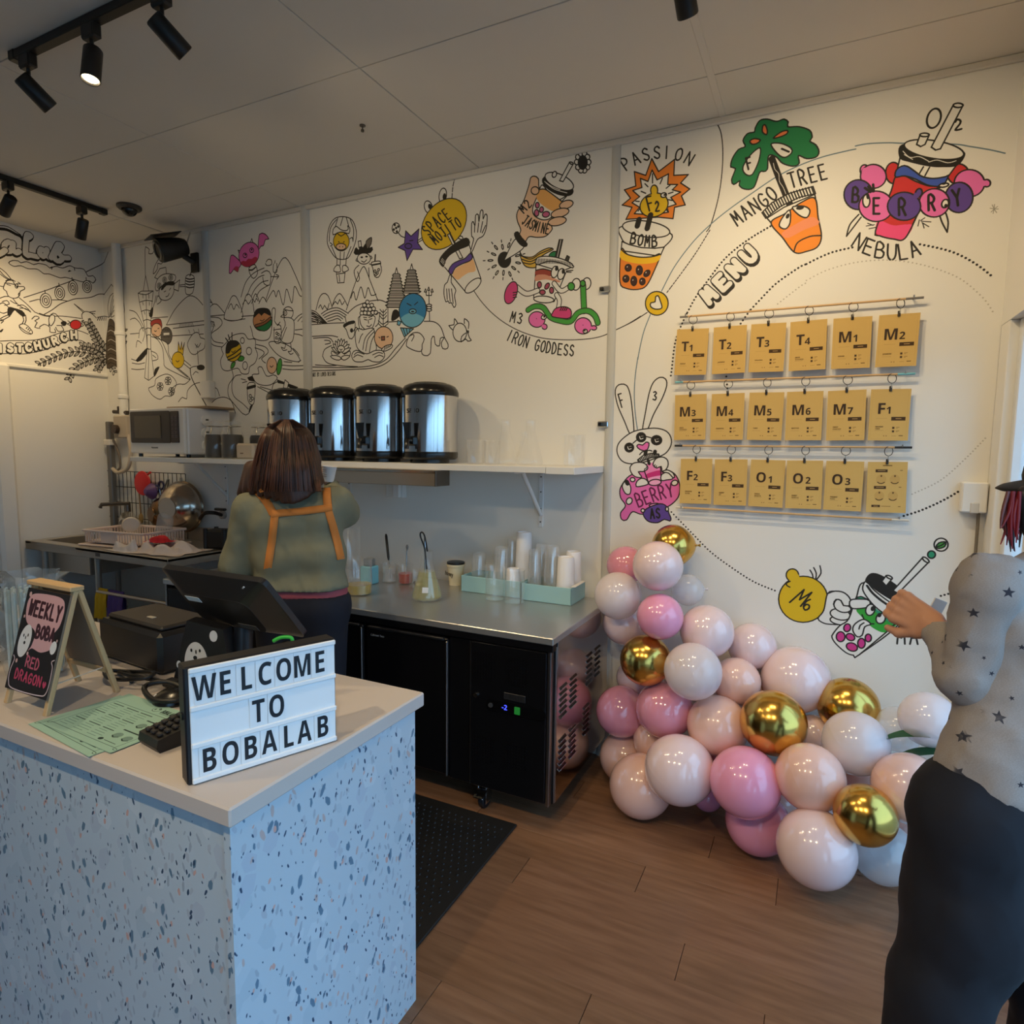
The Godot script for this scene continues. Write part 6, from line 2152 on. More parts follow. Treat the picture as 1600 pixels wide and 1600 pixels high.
	# teal trays
	for t in [[-1.675, -1.325, 0.055, 0.235, "longer pale teal tray of clear cups by the honey tub"], [-1.312, -1.045, 0.055, 0.255, "shorter pale teal tray of cups at the end of the worktop"]]:
		o = thing("teal_tray", t[4], "tray", Vector3((t[0] + t[1]) / 2, y, (t[2] + t[3]) / 2))
		var w: float = (t[1] - t[0]) / 2
		var d: float = (t[3] - t[2]) / 2
		st = S()
		span(st, -w, w, 0.0, 0.006, -d, d, 0.002)
		obj(st, "bottom", mat(c8(150, 192, 198), 0.5), o)
		for s in [[-w, w, -d, -d + 0.005], [-w, w, d - 0.005, d], [-w, -w + 0.005, -d, d], [w - 0.005, w, -d, d]]:
			st = S()
			span(st, s[0], s[1], 0.004, 0.085, s[2], s[3], 0.002)
			obj(st, "side", mat(c8(150, 192, 198), 0.5), o)
	var b := y + 0.007
	cup_stack("short stack of clear cups at the left end of the longer tray", Vector3(-1.615, b, 0.15), 0.042, 0.19, 3, true)
	cup_stack("stack of clear cups standing upside down in the middle of the longer tray", Vector3(-1.475, b, 0.16), 0.044, 0.235, 5, true)
	cup_stack("tall stack of clear cups at the back of the longer tray", Vector3(-1.45, b, 0.085), 0.028, 0.27, 5, true)
	cup_stack("tallest stack of white paper cups at the back of the longer tray", Vector3(-1.372, b, 0.10), 0.046, 0.315, 4, false)
	cup_stack("low stack of white cups behind the front beakers", Vector3(-1.39, b, 0.192), 0.038, 0.135, 2, false)
	cup_stack("narrow stack of clear cups at the left end of the shorter tray", Vector3(-1.268, b, 0.19), 0.036, 0.245, 5, true)
	cup_stack("narrow stack of clear cups at the back of the shorter tray", Vector3(-1.27, b, 0.105), 0.035, 0.26, 5, true)
	cup_stack("wide ribbed stack of clear cups in the middle of the shorter tray", Vector3(-1.185, b, 0.165), 0.044, 0.265, 7, true)
	cup_stack("white paper cup stack at the front corner of the shorter tray", Vector3(-1.10, b, 0.19), 0.047, 0.22, 3, false)
	cup_stack("white paper cup stack at the back corner of the shorter tray", Vector3(-1.095, b, 0.098), 0.043, 0.235, 3, false)
	o = thing("receipt_slip", "white paper slip tucked over the end of the shorter tray", "paper", Vector3(-1.045, y + 0.085, 0.16))
	st = S()
	tube(st, [Vector3(0.0, 0.004, -0.08), Vector3(0.004, 0.006, 0.08)], 0.012, 8, 0.25)
	obj(st, "paper", mat(c8(226, 224, 222), 0.7), o)

# ================================================================ sink corner
func cloth(called: String, label: String, cat: String, at: Vector3, sx: float, sz: float, amp: float, col: Color, sd: int, yaw := 0.0) -> void:
	var o := thing(called, label, cat, at, yaw)
	var n := FastNoiseLite.new()
	n.seed = sd
	n.frequency = 4.0
	n.fractal_octaves = 2
	var st := S()
	var g := 26
	st.set_smooth_group(1)
	var p: Array = []
	for j in g + 1:
		for i in g + 1:
			var u := float(i) / g - 0.5
			var v := float(j) / g - 0.5
			var edge := 1.0 - smoothstep(0.30, 0.5, sqrt(u * u + v * v))
			var wob := 1.0 + 0.22 * n.get_noise_2d(atan2(v, u) * 0.3, 5.0)
			p.append(Vector3(u * sx * wob, maxf(0.002, (0.35 + absf(n.get_noise_2d(u * sx, v * sz)) * 1.3) * amp * edge), v * sz * wob))
	for j in g:
		for i in g:
			var a := j * (g + 1) + i
			quad(st, p[a], p[a + g + 1], p[a + g + 2], p[a + 1])
	for j in g:
		for i in g:
			var a := j * (g + 1) + i
			var dn := Vector3(0, -0.0015, 0)
			quad(st, p[a] + dn, p[a + 1] + dn, p[a + g + 2] + dn, p[a + g + 1] + dn)
	obj(st, "fabric", mat(col, 0.85), o)
func drape(called: String, label: String, at: Vector3, w: float, drop: float, col: Color) -> void:
	var o := thing(called, label, "cloth", at)
	var st := S()
	st.set_smooth_group(1)
	var n := 12
	for s in [-1.0, 1.0]:
		for i in n:
			for j in 6:
				var q: Array = []
				for c in [[i, j], [i + 1, j], [i + 1, j + 1], [i, j + 1]]:
					var u := float(c[0]) / n
					var v := float(c[1]) / 6
					q.append(Vector3((u - 0.5) * w * (1.0 - 0.12 * v), 0.014 - v * drop * (1.0 if s > 0 else 0.7), s * (0.014 + 0.012 * v * (1.0 + sin(u * 17.0))) * (v * 3.0 if v < 0.34 else 1.0)))
				if s > 0:
					quad(st, q[3], q[2], q[1], q[0])
				else:
					quad(st, q[0], q[1], q[2], q[3])
	obj(st, "fabric", mat(col, 0.85), o)
func build_sink_area() -> void:
	var steel := mat(c8(184, 178, 168), 0.32, 0.7)
	var dull := mat(c8(170, 164, 154), 0.4, 0.6)
	var white := mat(c8(224, 220, 214), 0.5)
	var black := mat(c8(20, 19, 19), 0.5)
	var st: SurfaceTool
	var o := thing("sink_bench", "stainless sink bench with tube legs in the corner", "sink bench")
	st = S()
	span(st, -5.0, -4.93, 0.905, 0.922, 0.03, 0.64, 0.002)
	span(st, -4.93, -4.40, 0.905, 0.922, 0.03, 0.12, 0.002)
	span(st, -4.93, -4.40, 0.905, 0.922, 0.55, 0.64, 0.002)
	span(st, -4.40, -3.47, 0.905, 0.922, 0.03, 0.64, 0.002)
	obj(st, "benchtop", steel, o)
	st = S()
	span(st, -5.0, -3.47, 0.865, 0.925, 0.625, 0.64, 0.003)
	obj(st, "front_apron", dull, o)
	st = S()
	span(st, -3.485, -3.47, 0.865, 0.925, 0.03, 0.64, 0.003)
	obj(st, "end_apron", dull, o)
	st = S()
	span(st, -5.0, -3.47, 0.92, 1.02, 0.008, 0.03, 0.003)
	obj(st, "splashback", steel, o)
	st = S()
	span(st, -4.93, -4.40, 0.72, 0.725, 0.12, 0.55)
	span(st, -4.935, -4.93, 0.72, 0.91, 0.12, 0.55)
	span(st, -4.40, -4.395, 0.72, 0.91, 0.12, 0.55)
	span(st, -4.93, -4.40, 0.72, 0.91, 0.115, 0.12)
	span(st, -4.93, -4.40, 0.72, 0.91, 0.55, 0.555)
	obj(st, "basin", steel, o)
	for x in [-4.86, -4.25, -3.53]:
		for z in [0.09, 0.59]:
			st = S()
			cyl(st, 0.019, 0.0, 0.87, 14, T(Vector3(x, 0, z)))
			obj(st, "leg", steel, o)
	st = S()
	tube(st, [Vector3(-4.25, 0.635, 0.60), Vector3(-3.53, 0.635, 0.60)], 0.012, 10)
	obj(st, "towel_rail", mat(c8(200, 190, 176), 0.3, 0.8), o)
	st = S()
	span(st, -4.95, -3.5, 0.22, 0.235, 0.06, 0.60, 0.003)
	obj(st, "undershelf", steel, o)
	st = S()
	rbox(st, Vector3(0.045, 0.022, 0.002), 0.0, T(Vector3(-4.16, 0.893, 0.641)))
	obj(st, "badge", mat(c8(80, 78, 76), 0.5), o)
	drape("yellow_cloth", "yellow cloth hung over the rail under the sink bench", Vector3(-4.20, 0.648, 0.60), 0.12, 0.20, c8(214, 182, 40))
	drape("purple_cloth", "purple cloth hung over the rail under the sink bench", Vector3(-4.05, 0.648, 0.60), 0.16, 0.26, c8(84, 66, 140))
	cloth("plastic_bag", "crumpled grey plastic bag on the shelf under the sink", "bag", Vector3(-4.4, 0.237, 0.40), 0.40, 0.30, 0.22, c8(168, 168, 164), 9)
	o = thing("storage_tub", "dark storage tub on the shelf under the sink bench", "tub", Vector3(-3.82, 0.236, 0.30))
	st = S()
	rbox(st, Vector3(0.46, 0.24, 0.36), 0.02, T(Vector3(0, 0.12, 0)))
	obj(st, "body", mat(c8(34, 33, 34), 0.6), o)
	st = S()
	rbox(st, Vector3(0.48, 0.02, 0.38), 0.008, T(Vector3(0, 0.25, 0)))
	obj(st, "lid", mat(c8(44, 43, 44), 0.5), o)
	# dish rack
	o = thing("dish_rack", "pale pink plastic dish rack on the sink bench", "dish rack", Vector3(-4.20, 0.924, 0.36), 0.12)
	var pale := mat(c8(226, 206, 196), 0.55)
	st = S()
	span(st, -0.30, 0.30, 0.0, 0.012, -0.19, 0.19, 0.004)
	obj(st, "drip_plate", pale, o)
	for rm in [[-0.27, 0.27, -0.175, -0.16], [-0.27, 0.27, 0.16, 0.175], [-0.275, -0.26, -0.175, 0.175], [0.26, 0.275, -0.175, 0.175]]:
		st = S()
		span(st, rm[0], rm[1], 0.092, 0.108, rm[2], rm[3], 0.004)
		obj(st, "rim", pale, o)
	st = S()
	span(st, -0.255, 0.255, 0.024, 0.034, -0.16, 0.16, 0.003)
	obj(st, "basket_floor", pale, o)
	st = S()
	rbox(st, Vector3(0.012, 0.075, 0.004), 0.001, T(Vector3.ZERO))
	var slat := mesh_of(st)
	for i in 22:
		for z in [-0.166, 0.166]:
			if z > 0 and i > 6 and i < 12:
				continue
			part(slat, "slat", pale, o, T(Vector3(-0.25 + i * 0.0238, 0.06, z)))
	for i in 14:
		for x in [-0.266, 0.266]:
			part(slat, "slat", pale, o, T(Vector3(x, 0.06, -0.15 + i * 0.023), PI / 2))
	st = S()
	span(st, -0.10, 0.03, 0.024, 0.1, 0.162, 0.170, 0.002)
	obj(st, "front_panel", pale, o)
	# clear jug and scoop inside the rack
	o = thing("plastic_jug", "clear plastic jug lying on its side in the dish rack", "jug", Vector3(-4.28, 1.03, 0.34), -0.5)
	st = S()
	lathe(st, [[0.075, 0.0], [0.072, 0.008], [0.058, 0.17], [0.05, 0.18], [0.0, 0.18]], 28, Transform3D(Basis(Vector3.FORWARD, -1.35) , Vector3(-0.06, 0.0, 0)))
	obj(st, "wall", glass(c8(226, 224, 216), 0.14, 0.08), o)
	st = S()
	lathe(st, [[0.0, 0.002], [0.05, 0.0], [0.056, 0.01], [0.045, 0.02], [0.0, 0.02]], 24, Transform3D(Basis(Vector3.FORWARD, -1.35), Vector3(0.02, 0.02, 0.0)))
	obj(st, "paper_filter", mat(c8(220, 208, 190), 0.8), o)
	o = thing("clear_scoop", "frosted clear plastic scoop standing in the dish rack", "scoop", Vector3(-3.99, 0.96, 0.30))
	st = S()
	prism(st, PackedVector2Array([Vector2(-0.06, 0.0), Vector2(0.045, 0.0), Vector2(0.055, 0.15), Vector2(0.0, 0.19), Vector2(-0.03, 0.17)]), -0.02, 0.02, T(Vector3.ZERO, 0.5, -0.1))
	obj(st, "blade", glass(c8(220, 220, 216), 0.25, 0.2), o)
	cloth("white_towel", "crumpled white towel beside the dish rack", "towel", Vector3(-3.72, 0.9255, 0.45), 0.42, 0.30, 0.075, c8(220, 206, 200), 21, 0.2)
	cloth("white_rag", "rolled white rag in front of the dish rack", "towel", Vector3(-3.98, 0.924, 0.57), 0.26, 0.10, 0.07, c8(216, 208, 206), 33, -0.1)
	cloth("red_packet", "crumpled red foil packet lying on the white towel", "packet", Vector3(-3.80, 0.985, 0.46), 0.17, 0.12, 0.05, c8(196, 26, 40), 5)
	# knock box, scale, mug
	o = thing("black_container", "black square container at the end of the sink bench", "container", Vector3(-3.555, 0.925, 0.20), 0.25)
	st = S()
	rbox(st, Vector3(0.15, 0.125, 0.12), 0.012, T(Vector3(0, 0.065, 0)))
	obj(st, "body", black, o)
	for c in [[-0.07, -0.055], [0.07, -0.055], [-0.07, 0.055], [0.07, 0.055]]:
		st = S()
		cyl(st, 0.014, 0.0, 0.135, 10, T(Vector3(c[0], 0, c[1])))
		obj(st, "corner_post", black, o)
	o = thing("digital_scale", "white slim digital scale on the small fridge", "scale", Vector3(-3.10, 0.851, 0.62), 0.15)
	st = S()
	prism(st, rrect(0.17, 0.11, 0.02), 0.0, 0.014, Transform3D(Basis(Vector3.RIGHT, -PI / 2), Vector3(0, 0.0, 0)))
	obj(st, "body", mat(c8(226, 222, 218), 0.4), o)
	st = S()
	prism(st, rrect(0.12, 0.07, 0.01), 0.014, 0.016, Transform3D(Basis(Vector3.RIGHT, -PI / 2), Vector3(-0.01, 0.0, 0)))
	obj(st, "plate", mat(c8(176, 168, 170), 0.35), o)
	o = thing("cream_mug", "cream mug on the small fridge beside the worker's arm", "mug", Vector3(-2.96, 0.851, 0.50))
	st = S()
	lathe(st, [[0.0, 0.0], [0.035, 0.0], [0.046, 0.02], [0.05, 0.09], [0.047, 0.09], [0.043, 0.022], [0.0, 0.012]], 24, T(Vector3.ZERO))
	obj(st, "cup", mat(c8(220, 206, 178), 0.4), o)
	st = S()
	tube(st, bez([Vector3(-0.047, 0.075, 0), Vector3(-0.075, 0.065, 0), Vector3(-0.075, 0.035, 0), Vector3(-0.045, 0.025, 0)]), 0.005, 8)
	obj(st, "handle", mat(c8(220, 206, 178), 0.4), o)
	o = thing("tap_fitting", "dark tap fitting on the wall behind the black container", "tap", Vector3(-3.76, 1.12, 0.0))
	st = S()
	cyl(st, 0.03, 0.0, 0.02, 16, Transform3D(Basis(Vector3.RIGHT, PI / 2), Vector3.ZERO))
	obj(st, "flange", dull, o)
	st = S()
	tube(st, bez([Vector3(0, 0, 0.02), Vector3(0, 0.02, 0.08), Vector3(-0.03, 0.02, 0.13), Vector3(-0.07, -0.02, 0.14)]), 0.013, 10)
	obj(st, "spout", mat(c8(70, 60, 52), 0.35, 0.8), o)
	st = S()
	rbox(st, Vector3(0.10, 0.018, 0.03), 0.006, T(Vector3(0.04, 0.045, 0.06)))
	obj(st, "lever", mat(c8(50, 44, 40), 0.4, 0.6), o)
	# wire grid with hanging tools
	o = thing("wire_grid", "black wire grid panel hung on the wall over the sink", "grid panel", Vector3(-4.57, 1.16, 0.03))
	var w := 0.46
	st = S()
	tube(st, [Vector3(0, -0.25, 0), Vector3(0, 0.24, 0)], 0.0028, 6)
	var vw := mesh_of(st)
	st = S()
	tube(st, [Vector3(-w, 0, 0), Vector3(w, 0, 0)], 0.0032, 6)
	var hw := mesh_of(st)
	for i in 20:
		part(vw, "wire", black, o, T(Vector3(-w + 2 * w * i / 19, 0, 0)))
	for yy in [-0.25, -0.12, 0.0, 0.12, 0.24]:
		part(hw, "wire", black, o, T(Vector3(0, yy, 0.004)))
	o = thing("red_strainer", "round red silicone strainer hung on the wire grid", "strainer", Vector3(-4.553, 1.318, 0.055))
	st = S()
	lathe(st, [[0.0, 0.0], [0.088, 0.0], [0.092, 0.006], [0.088, 0.012], [0.05, 0.018], [0.0, 0.02]], 28, Transform3D(Basis(Vector3.RIGHT, PI / 2), Vector3.ZERO))
	obj(st, "disc", mat(c8(206, 26, 32), 0.45), o)
	st = S()
	tube(st, [Vector3(0.05, 0.06, 0.005), Vector3(0.09, 0.085, 0.0)], 0.008, 8)
	obj(st, "tab", mat(c8(206, 26, 32), 0.45), o)
	o = thing("purple_strainer", "small purple silicone funnel hung on the wire grid", "strainer", Vector3(-4.43, 1.262, 0.075))
	st = S()
	lathe(st, [[0.0, -0.01], [0.055, -0.01], [0.06, 0.0], [0.04, 0.03], [0.02, 0.05], [0.0, 0.05]], 24, Transform3D(Basis(Vector3.RIGHT, PI / 2), Vector3.ZERO))
	obj(st, "cone", mat(c8(96, 62, 118), 0.5), o)
	o = thing("scissors", "pair of dark blue handled scissors hung on the wire grid", "scissors", Vector3(-4.35, 1.28, 0.06))
	st = S()
	torus(st, 0.028, 0.008, T(Vector3(0.01, 0.03, 0)), 16, 6)
	obj(st, "grip", mat(c8(30, 32, 74), 0.45), o)
	st = S()
	torus(st, 0.028, 0.008, T(Vector3(-0.045, 0.0, 0)), 16, 6)
	obj(st, "grip", mat(c8(30, 32, 74), 0.45), o)
	st = S()
	tube(st, [Vector3(0.0, 0.0, 0), Vector3(0.02, -0.11, 0)], [0.010, 0.003], 6, 0.3)
	tube(st, [Vector3(-0.03, -0.02, 0), Vector3(0.015, -0.115, 0)], [0.010, 0.003], 6, 0.3)
	obj(st, "blades", mat(c8(180, 180, 182), 0.2, 1.0), o)
	for u in [[-4.27, 0.35, "steel tongs hung at an angle on the wire grid", "kitchen_tongs"], [-4.60, 0.02, "wooden spoon hung below the red strainer", "wooden_spoon"]]:
		o = thing(u[3], u[2], "utensil", Vector3(u[0], 1.30, 0.06))
		o.rotation.z = -u[1]
		st = S()
		if u[3] == "kitchen_tongs":
			tube(st, [Vector3(0.0, 0.06, 0), Vector3(0.004, -0.05, 0), Vector3(0.012, -0.20, 0)], [0.006, 0.009, 0.011], 8, 0.5)
			obj(st, "arm", mat(c8(190, 188, 186), 0.2, 1.0), o)
			st = S()
			tube(st, [Vector3(0.0, 0.06, 0.012), Vector3(-0.008, -0.05, 0.02), Vector3(-0.004, -0.20, 0.02)], [0.006, 0.009, 0.011], 8, 0.5)
			obj(st, "arm", mat(c8(190, 188, 186), 0.2, 1.0), o)
		else:
			tube(st, [Vector3(0.0, -0.02, 0), Vector3(0.012, -0.22, 0)], 0.006, 8)
			obj(st, "shaft", mat(c8(140, 112, 78), 0.7), o)
			st = S()
			ball(st, Vector3(0.026, 0.04, 0.01), T(Vector3(0.014, -0.25, 0)), 14, 8)
			obj(st, "bowl", mat(c8(150, 120, 70), 0.7), o)
	# steel bowls leaning on the wall
	for bw in [[Vector3(-4.09, 1.165, 0.075), 0.175, 0.0, "large polished steel mixing bowl propped upright over the sink bench"], [Vector3(-4.33, 1.10, 0.05), 0.125, -0.35, "smaller brown-toned steel bowl behind the large mixing bowl"]]:
		o = thing("mixing_bowl", bw[3], "bowl", bw[0])
		var R: float = bw[1]
		st = S()
		var pr: Array = [[R + 0.012, 0.0], [R + 0.012, 0.004]]
		for i in 11:
			var a := PI / 2 * i / 10
			pr.append([maxf(R * cos(a), R * 0.42 if i < 10 else 0.0), R * 0.80 * sin(a)])
		lathe(st, pr, 40, Transform3D(Basis(Vector3.UP, bw[2] + 0.15) * Basis(Vector3.RIGHT, PI / 2), Vector3.ZERO))
		obj(st, "shell", mat(c8(190, 178, 164) if R > 0.15 else c8(120, 92, 66), 0.2, 1.0), o)
		st = S()
		torus(st, 0.014, 0.003, T(Vector3(0.0, R + 0.022, 0.004)), 14, 6)
		obj(st, "hanging_ring", steel, o)
	# water pipe, filter and hose on the wall
	o = thing("water_filter", "beige wall water filter with dark valve and looping hose", "water filter", Vector3(-4.78, 1.74, 0.0))
	st = S()
	rbox(st, Vector3(0.16, 0.17, 0.07), 0.008, T(Vector3(0.0, 0.0, 0.036)))
	obj(st, "housing", mat(c8(186, 174, 158), 0.6), o)
	st = S()
	cyl(st, 0.034, 0.0, 0.03, 18, Transform3D(Basis(Vector3.RIGHT, PI / 2), Vector3(-0.03, -0.02, 0.07)), 0.004)
	obj(st, "valve", mat(c8(60, 46, 40), 0.4), o)
	st = S()
	tube(st, [Vector3(-0.11, 0.115, 0.04), Vector3(0.06, 0.105, 0.04)], 0.015, 10)
	rbox(st, Vector3(0.02, 0.05, 0.03), 0.004, T(Vector3(-0.04, 0.13, 0.04)))
	obj(st, "tap_bar", mat(c8(70, 62, 56), 0.4, 0.6), o)
	st = S()
	tube(st, bez([Vector3(0.07, -0.06, 0.05), Vector3(0.10, -0.20, 0.06), Vector3(0.06, -0.31, 0.06), Vector3(-0.06, -0.35, 0.06), Vector3(-0.15, -0.32, 0.05)]), 0.014, 10)
	obj(st, "hose", mat(c8(196, 182, 164), 0.6), o)
	st = S()
	tube(st, bez([Vector3(-0.12, -0.10, 0.05), Vector3(-0.06, -0.20, 0.05), Vector3(-0.05, -0.30, 0.05), Vector3(-0.08, -0.33, 0.05)]), 0.008, 8)
	obj(st, "thin_hose", mat(c8(120, 110, 100), 0.6), o)
	o = thing("wall_pipe", "grey upright metal conduit beside the wire grid", "pipe", Vector3(-4.945, 0.92, 0.045))
	st = S()
	rbox(st, Vector3(0.05, 0.86, 0.04), 0.006, T(Vector3(0, 0.43, 0)))
	obj(st, "channel", mat(c8(128, 126, 124), 0.4, 0.7), o)
	st = S()
	rbox(st, Vector3(0.08, 0.045, 0.055), 0.005, T(Vector3(0.0, 0.70, 0.004)))
	obj(st, "white_clip", white, o)
	o = thing("sink_faucet", "dull swivel faucet over the sink basin", "faucet", Vector3(-4.72, 0.925, 0.075))
	st = S()
	tube(st, [Vector3(0, 0.0, 0), Vector3(0, 0.235, 0)], 0.020, 14)
	obj(st, "riser", mat(c8(120, 112, 104), 0.3, 0.9), o)
	st = S()
	tube(st, [Vector3(0.02, 0.235, 0), Vector3(-0.16, 0.225, 0.10), Vector3(-0.17, 0.20, 0.105)], 0.014, 12)
	obj(st, "spout", mat(c8(110, 102, 94), 0.3, 0.9), o)

# ================================================================ terrazzo counter
func build_counter() -> void:
	var cv := Canvas.new()
	cv.w = 1400
	cv.h = 1400
	var im := Image.create(cv.w, cv.h, false, Image.FORMAT_RGB8)
	im.fill(c8(192, 206, 217))
	cv.d = im.get_data()
	var r := RandomNumberGenerator.new()
	r.seed = 41
	var blot := [c8(184, 200, 212), c8(200, 212, 222), c8(186, 198, 212)]
	var chips := [[c8(44, 74, 104), 380, 5.0, 12.0, 0.42], [c8(100, 132, 156), 150, 8.0, 24.0, 0.45], [c8(214, 170, 160), 120, 6.0, 14.0, 0.55], [c8(168, 182, 196), 240, 8.0, 20.0, 0.35], [c8(58, 88, 118), 420, 2.5, 6.0, 0.6], [c8(182, 192, 204), 240, 10.0, 20.0, 0.5], [c8(196, 178, 176), 90, 10.0, 22.0, 0.4]]
	for b in 130:
		var c := Vector2(r.randf() * 1400, r.randf() * 1400)
		chip(cv, r, c, r.randf_range(18, 55), 0.7, blot[r.randi() % 3])
	for k in [3, 5, 6, 1, 2, 0, 4]:
		for i in chips[k][1]:
			chip(cv, r, Vector2(r.randf() * 1400, r.randf() * 1400), r.randf_range(chips[k][2], chips[k][3]), chips[k][4], chips[k][0])
	var tz := StandardMaterial3D.new()
	tz.albedo_texture = ImageTexture.create_from_image(Image.create_from_data(cv.w, cv.h, false, Image.FORMAT_RGB8, cv.d))
	tz.roughness = 0.45
	var top := mat(c8(206, 196, 190), 0.42)
	var o := thing("service_counter", "L-edged service counter clad in pale terrazzo panels with a beige top", "counter")
	var st := S()
	span(st, -3.35, -0.955, 0.885, 0.925, 1.641, 2.285, 0.004)
	obj(st, "countertop", top, o)
	st = S()
	var x0 := -3.33
	var x1 := -0.982
	quad_uv(st, Vector3(x0, 0.0, 2.265), Vector3(x1, 0.0, 2.265), Vector3(x1, 0.885, 2.265), Vector3(x0, 0.885, 2.265), Vector2(x0, 1), Vector2(x1, 1), Vector2(x1, 0.115), Vector2(x0, 0.115))
	st.set_uv(Vector2(0.3, 0.3))
	span(st, x0, x1, 0.0, 0.885, 2.245, 2.2645)
	obj(st, "front_panel", tz, o)
	st = S()
	quad_uv(st, Vector3(-0.972, 0.0, 2.272), Vector3(-0.972, 0.0, 1.663), Vector3(-0.972, 0.885, 1.663), Vector3(-0.972, 0.885, 2.272), Vector2(0.2, 1), Vector2(0.81, 1), Vector2(0.81, 0.115), Vector2(0.2, 0.115))
	quad_uv(st, Vector3(-0.990, 0.0, 2.272), Vector3(-0.972, 0.0, 2.272), Vector3(-0.972, 0.885, 2.272), Vector3(-0.990, 0.885, 2.272), Vector2(0.182, 1), Vector2(0.2, 1), Vector2(0.2, 0.115), Vector2(0.182, 0.115))
	st.set_uv(Vector2(0.3, 0.3))
	span(st, -0.990, -0.9725, 0.0, 0.885, 1.663, 2.2715)
	obj(st, "end_panel", tz, o)
	st = S()
	span(st, -3.33, -0.992, 0.05, 0.88, 1.70, 1.715)
	obj(st, "inner_panel", mat(c8(90, 84, 80), 0.7), o)
	st = S()
	span(st, -3.33, -0.992, 0.0, 0.05, 1.74, 2.24)
	obj(st, "plinth", mat(c8(60, 58, 58), 0.7), o)
func chip(cv: Canvas, r: RandomNumberGenerator, c: Vector2, size: float, squash: float, col: Color) -> void:
	var n := r.randi_range(5, 8)
	var a0 := PI / 2 + r.randf_range(-0.55, 0.55)
	var p := PackedVector2Array()
	for i in n:
		var a := TAU * i / n + r.randf_range(-0.2, 0.2)
		p.append(c + Vector2(cos(a) * size * r.randf_range(0.8, 1.1), sin(a) * size * squash * r.randf_range(0.7, 1.1)).rotated(a0))
	for dx in [-1400, 0, 1400]:
		for dy in [-1400, 0, 1400]:
			var q := PackedVector2Array()
			for v in p:
				q.append(v + Vector2(dx, dy))
			if not Rect2(0, 0, 1400, 1400).intersects(Rect2(c + Vector2(dx, dy), Vector2.ZERO).grow(size * 1.2)):
				continue
			cv.fill(q, col)

func flat_canvas(w: int, h: int, bg: Color) -> Canvas:
	var cv := Canvas.new()
	cv.axis = "flat"
	cv.w = w
	cv.h = h
	cv.ppm = 1000.0
	var im := Image.create(w, h, false, Image.FORMAT_RGB8)
	im.fill(bg)
	cv.d = im.get_data()
	boards = [cv]
	crop(0, 0, 1)
	return cv
func canvas_mat(cv: Canvas, rough := 0.7) -> StandardMaterial3D:
	var m := StandardMaterial3D.new()
	m.albedo_texture = ImageTexture.create_from_image(Image.create_from_data(cv.w, cv.h, false, Image.FORMAT_RGB8, cv.d))
	m.roughness = rough
	m.texture_repeat = false
	return m

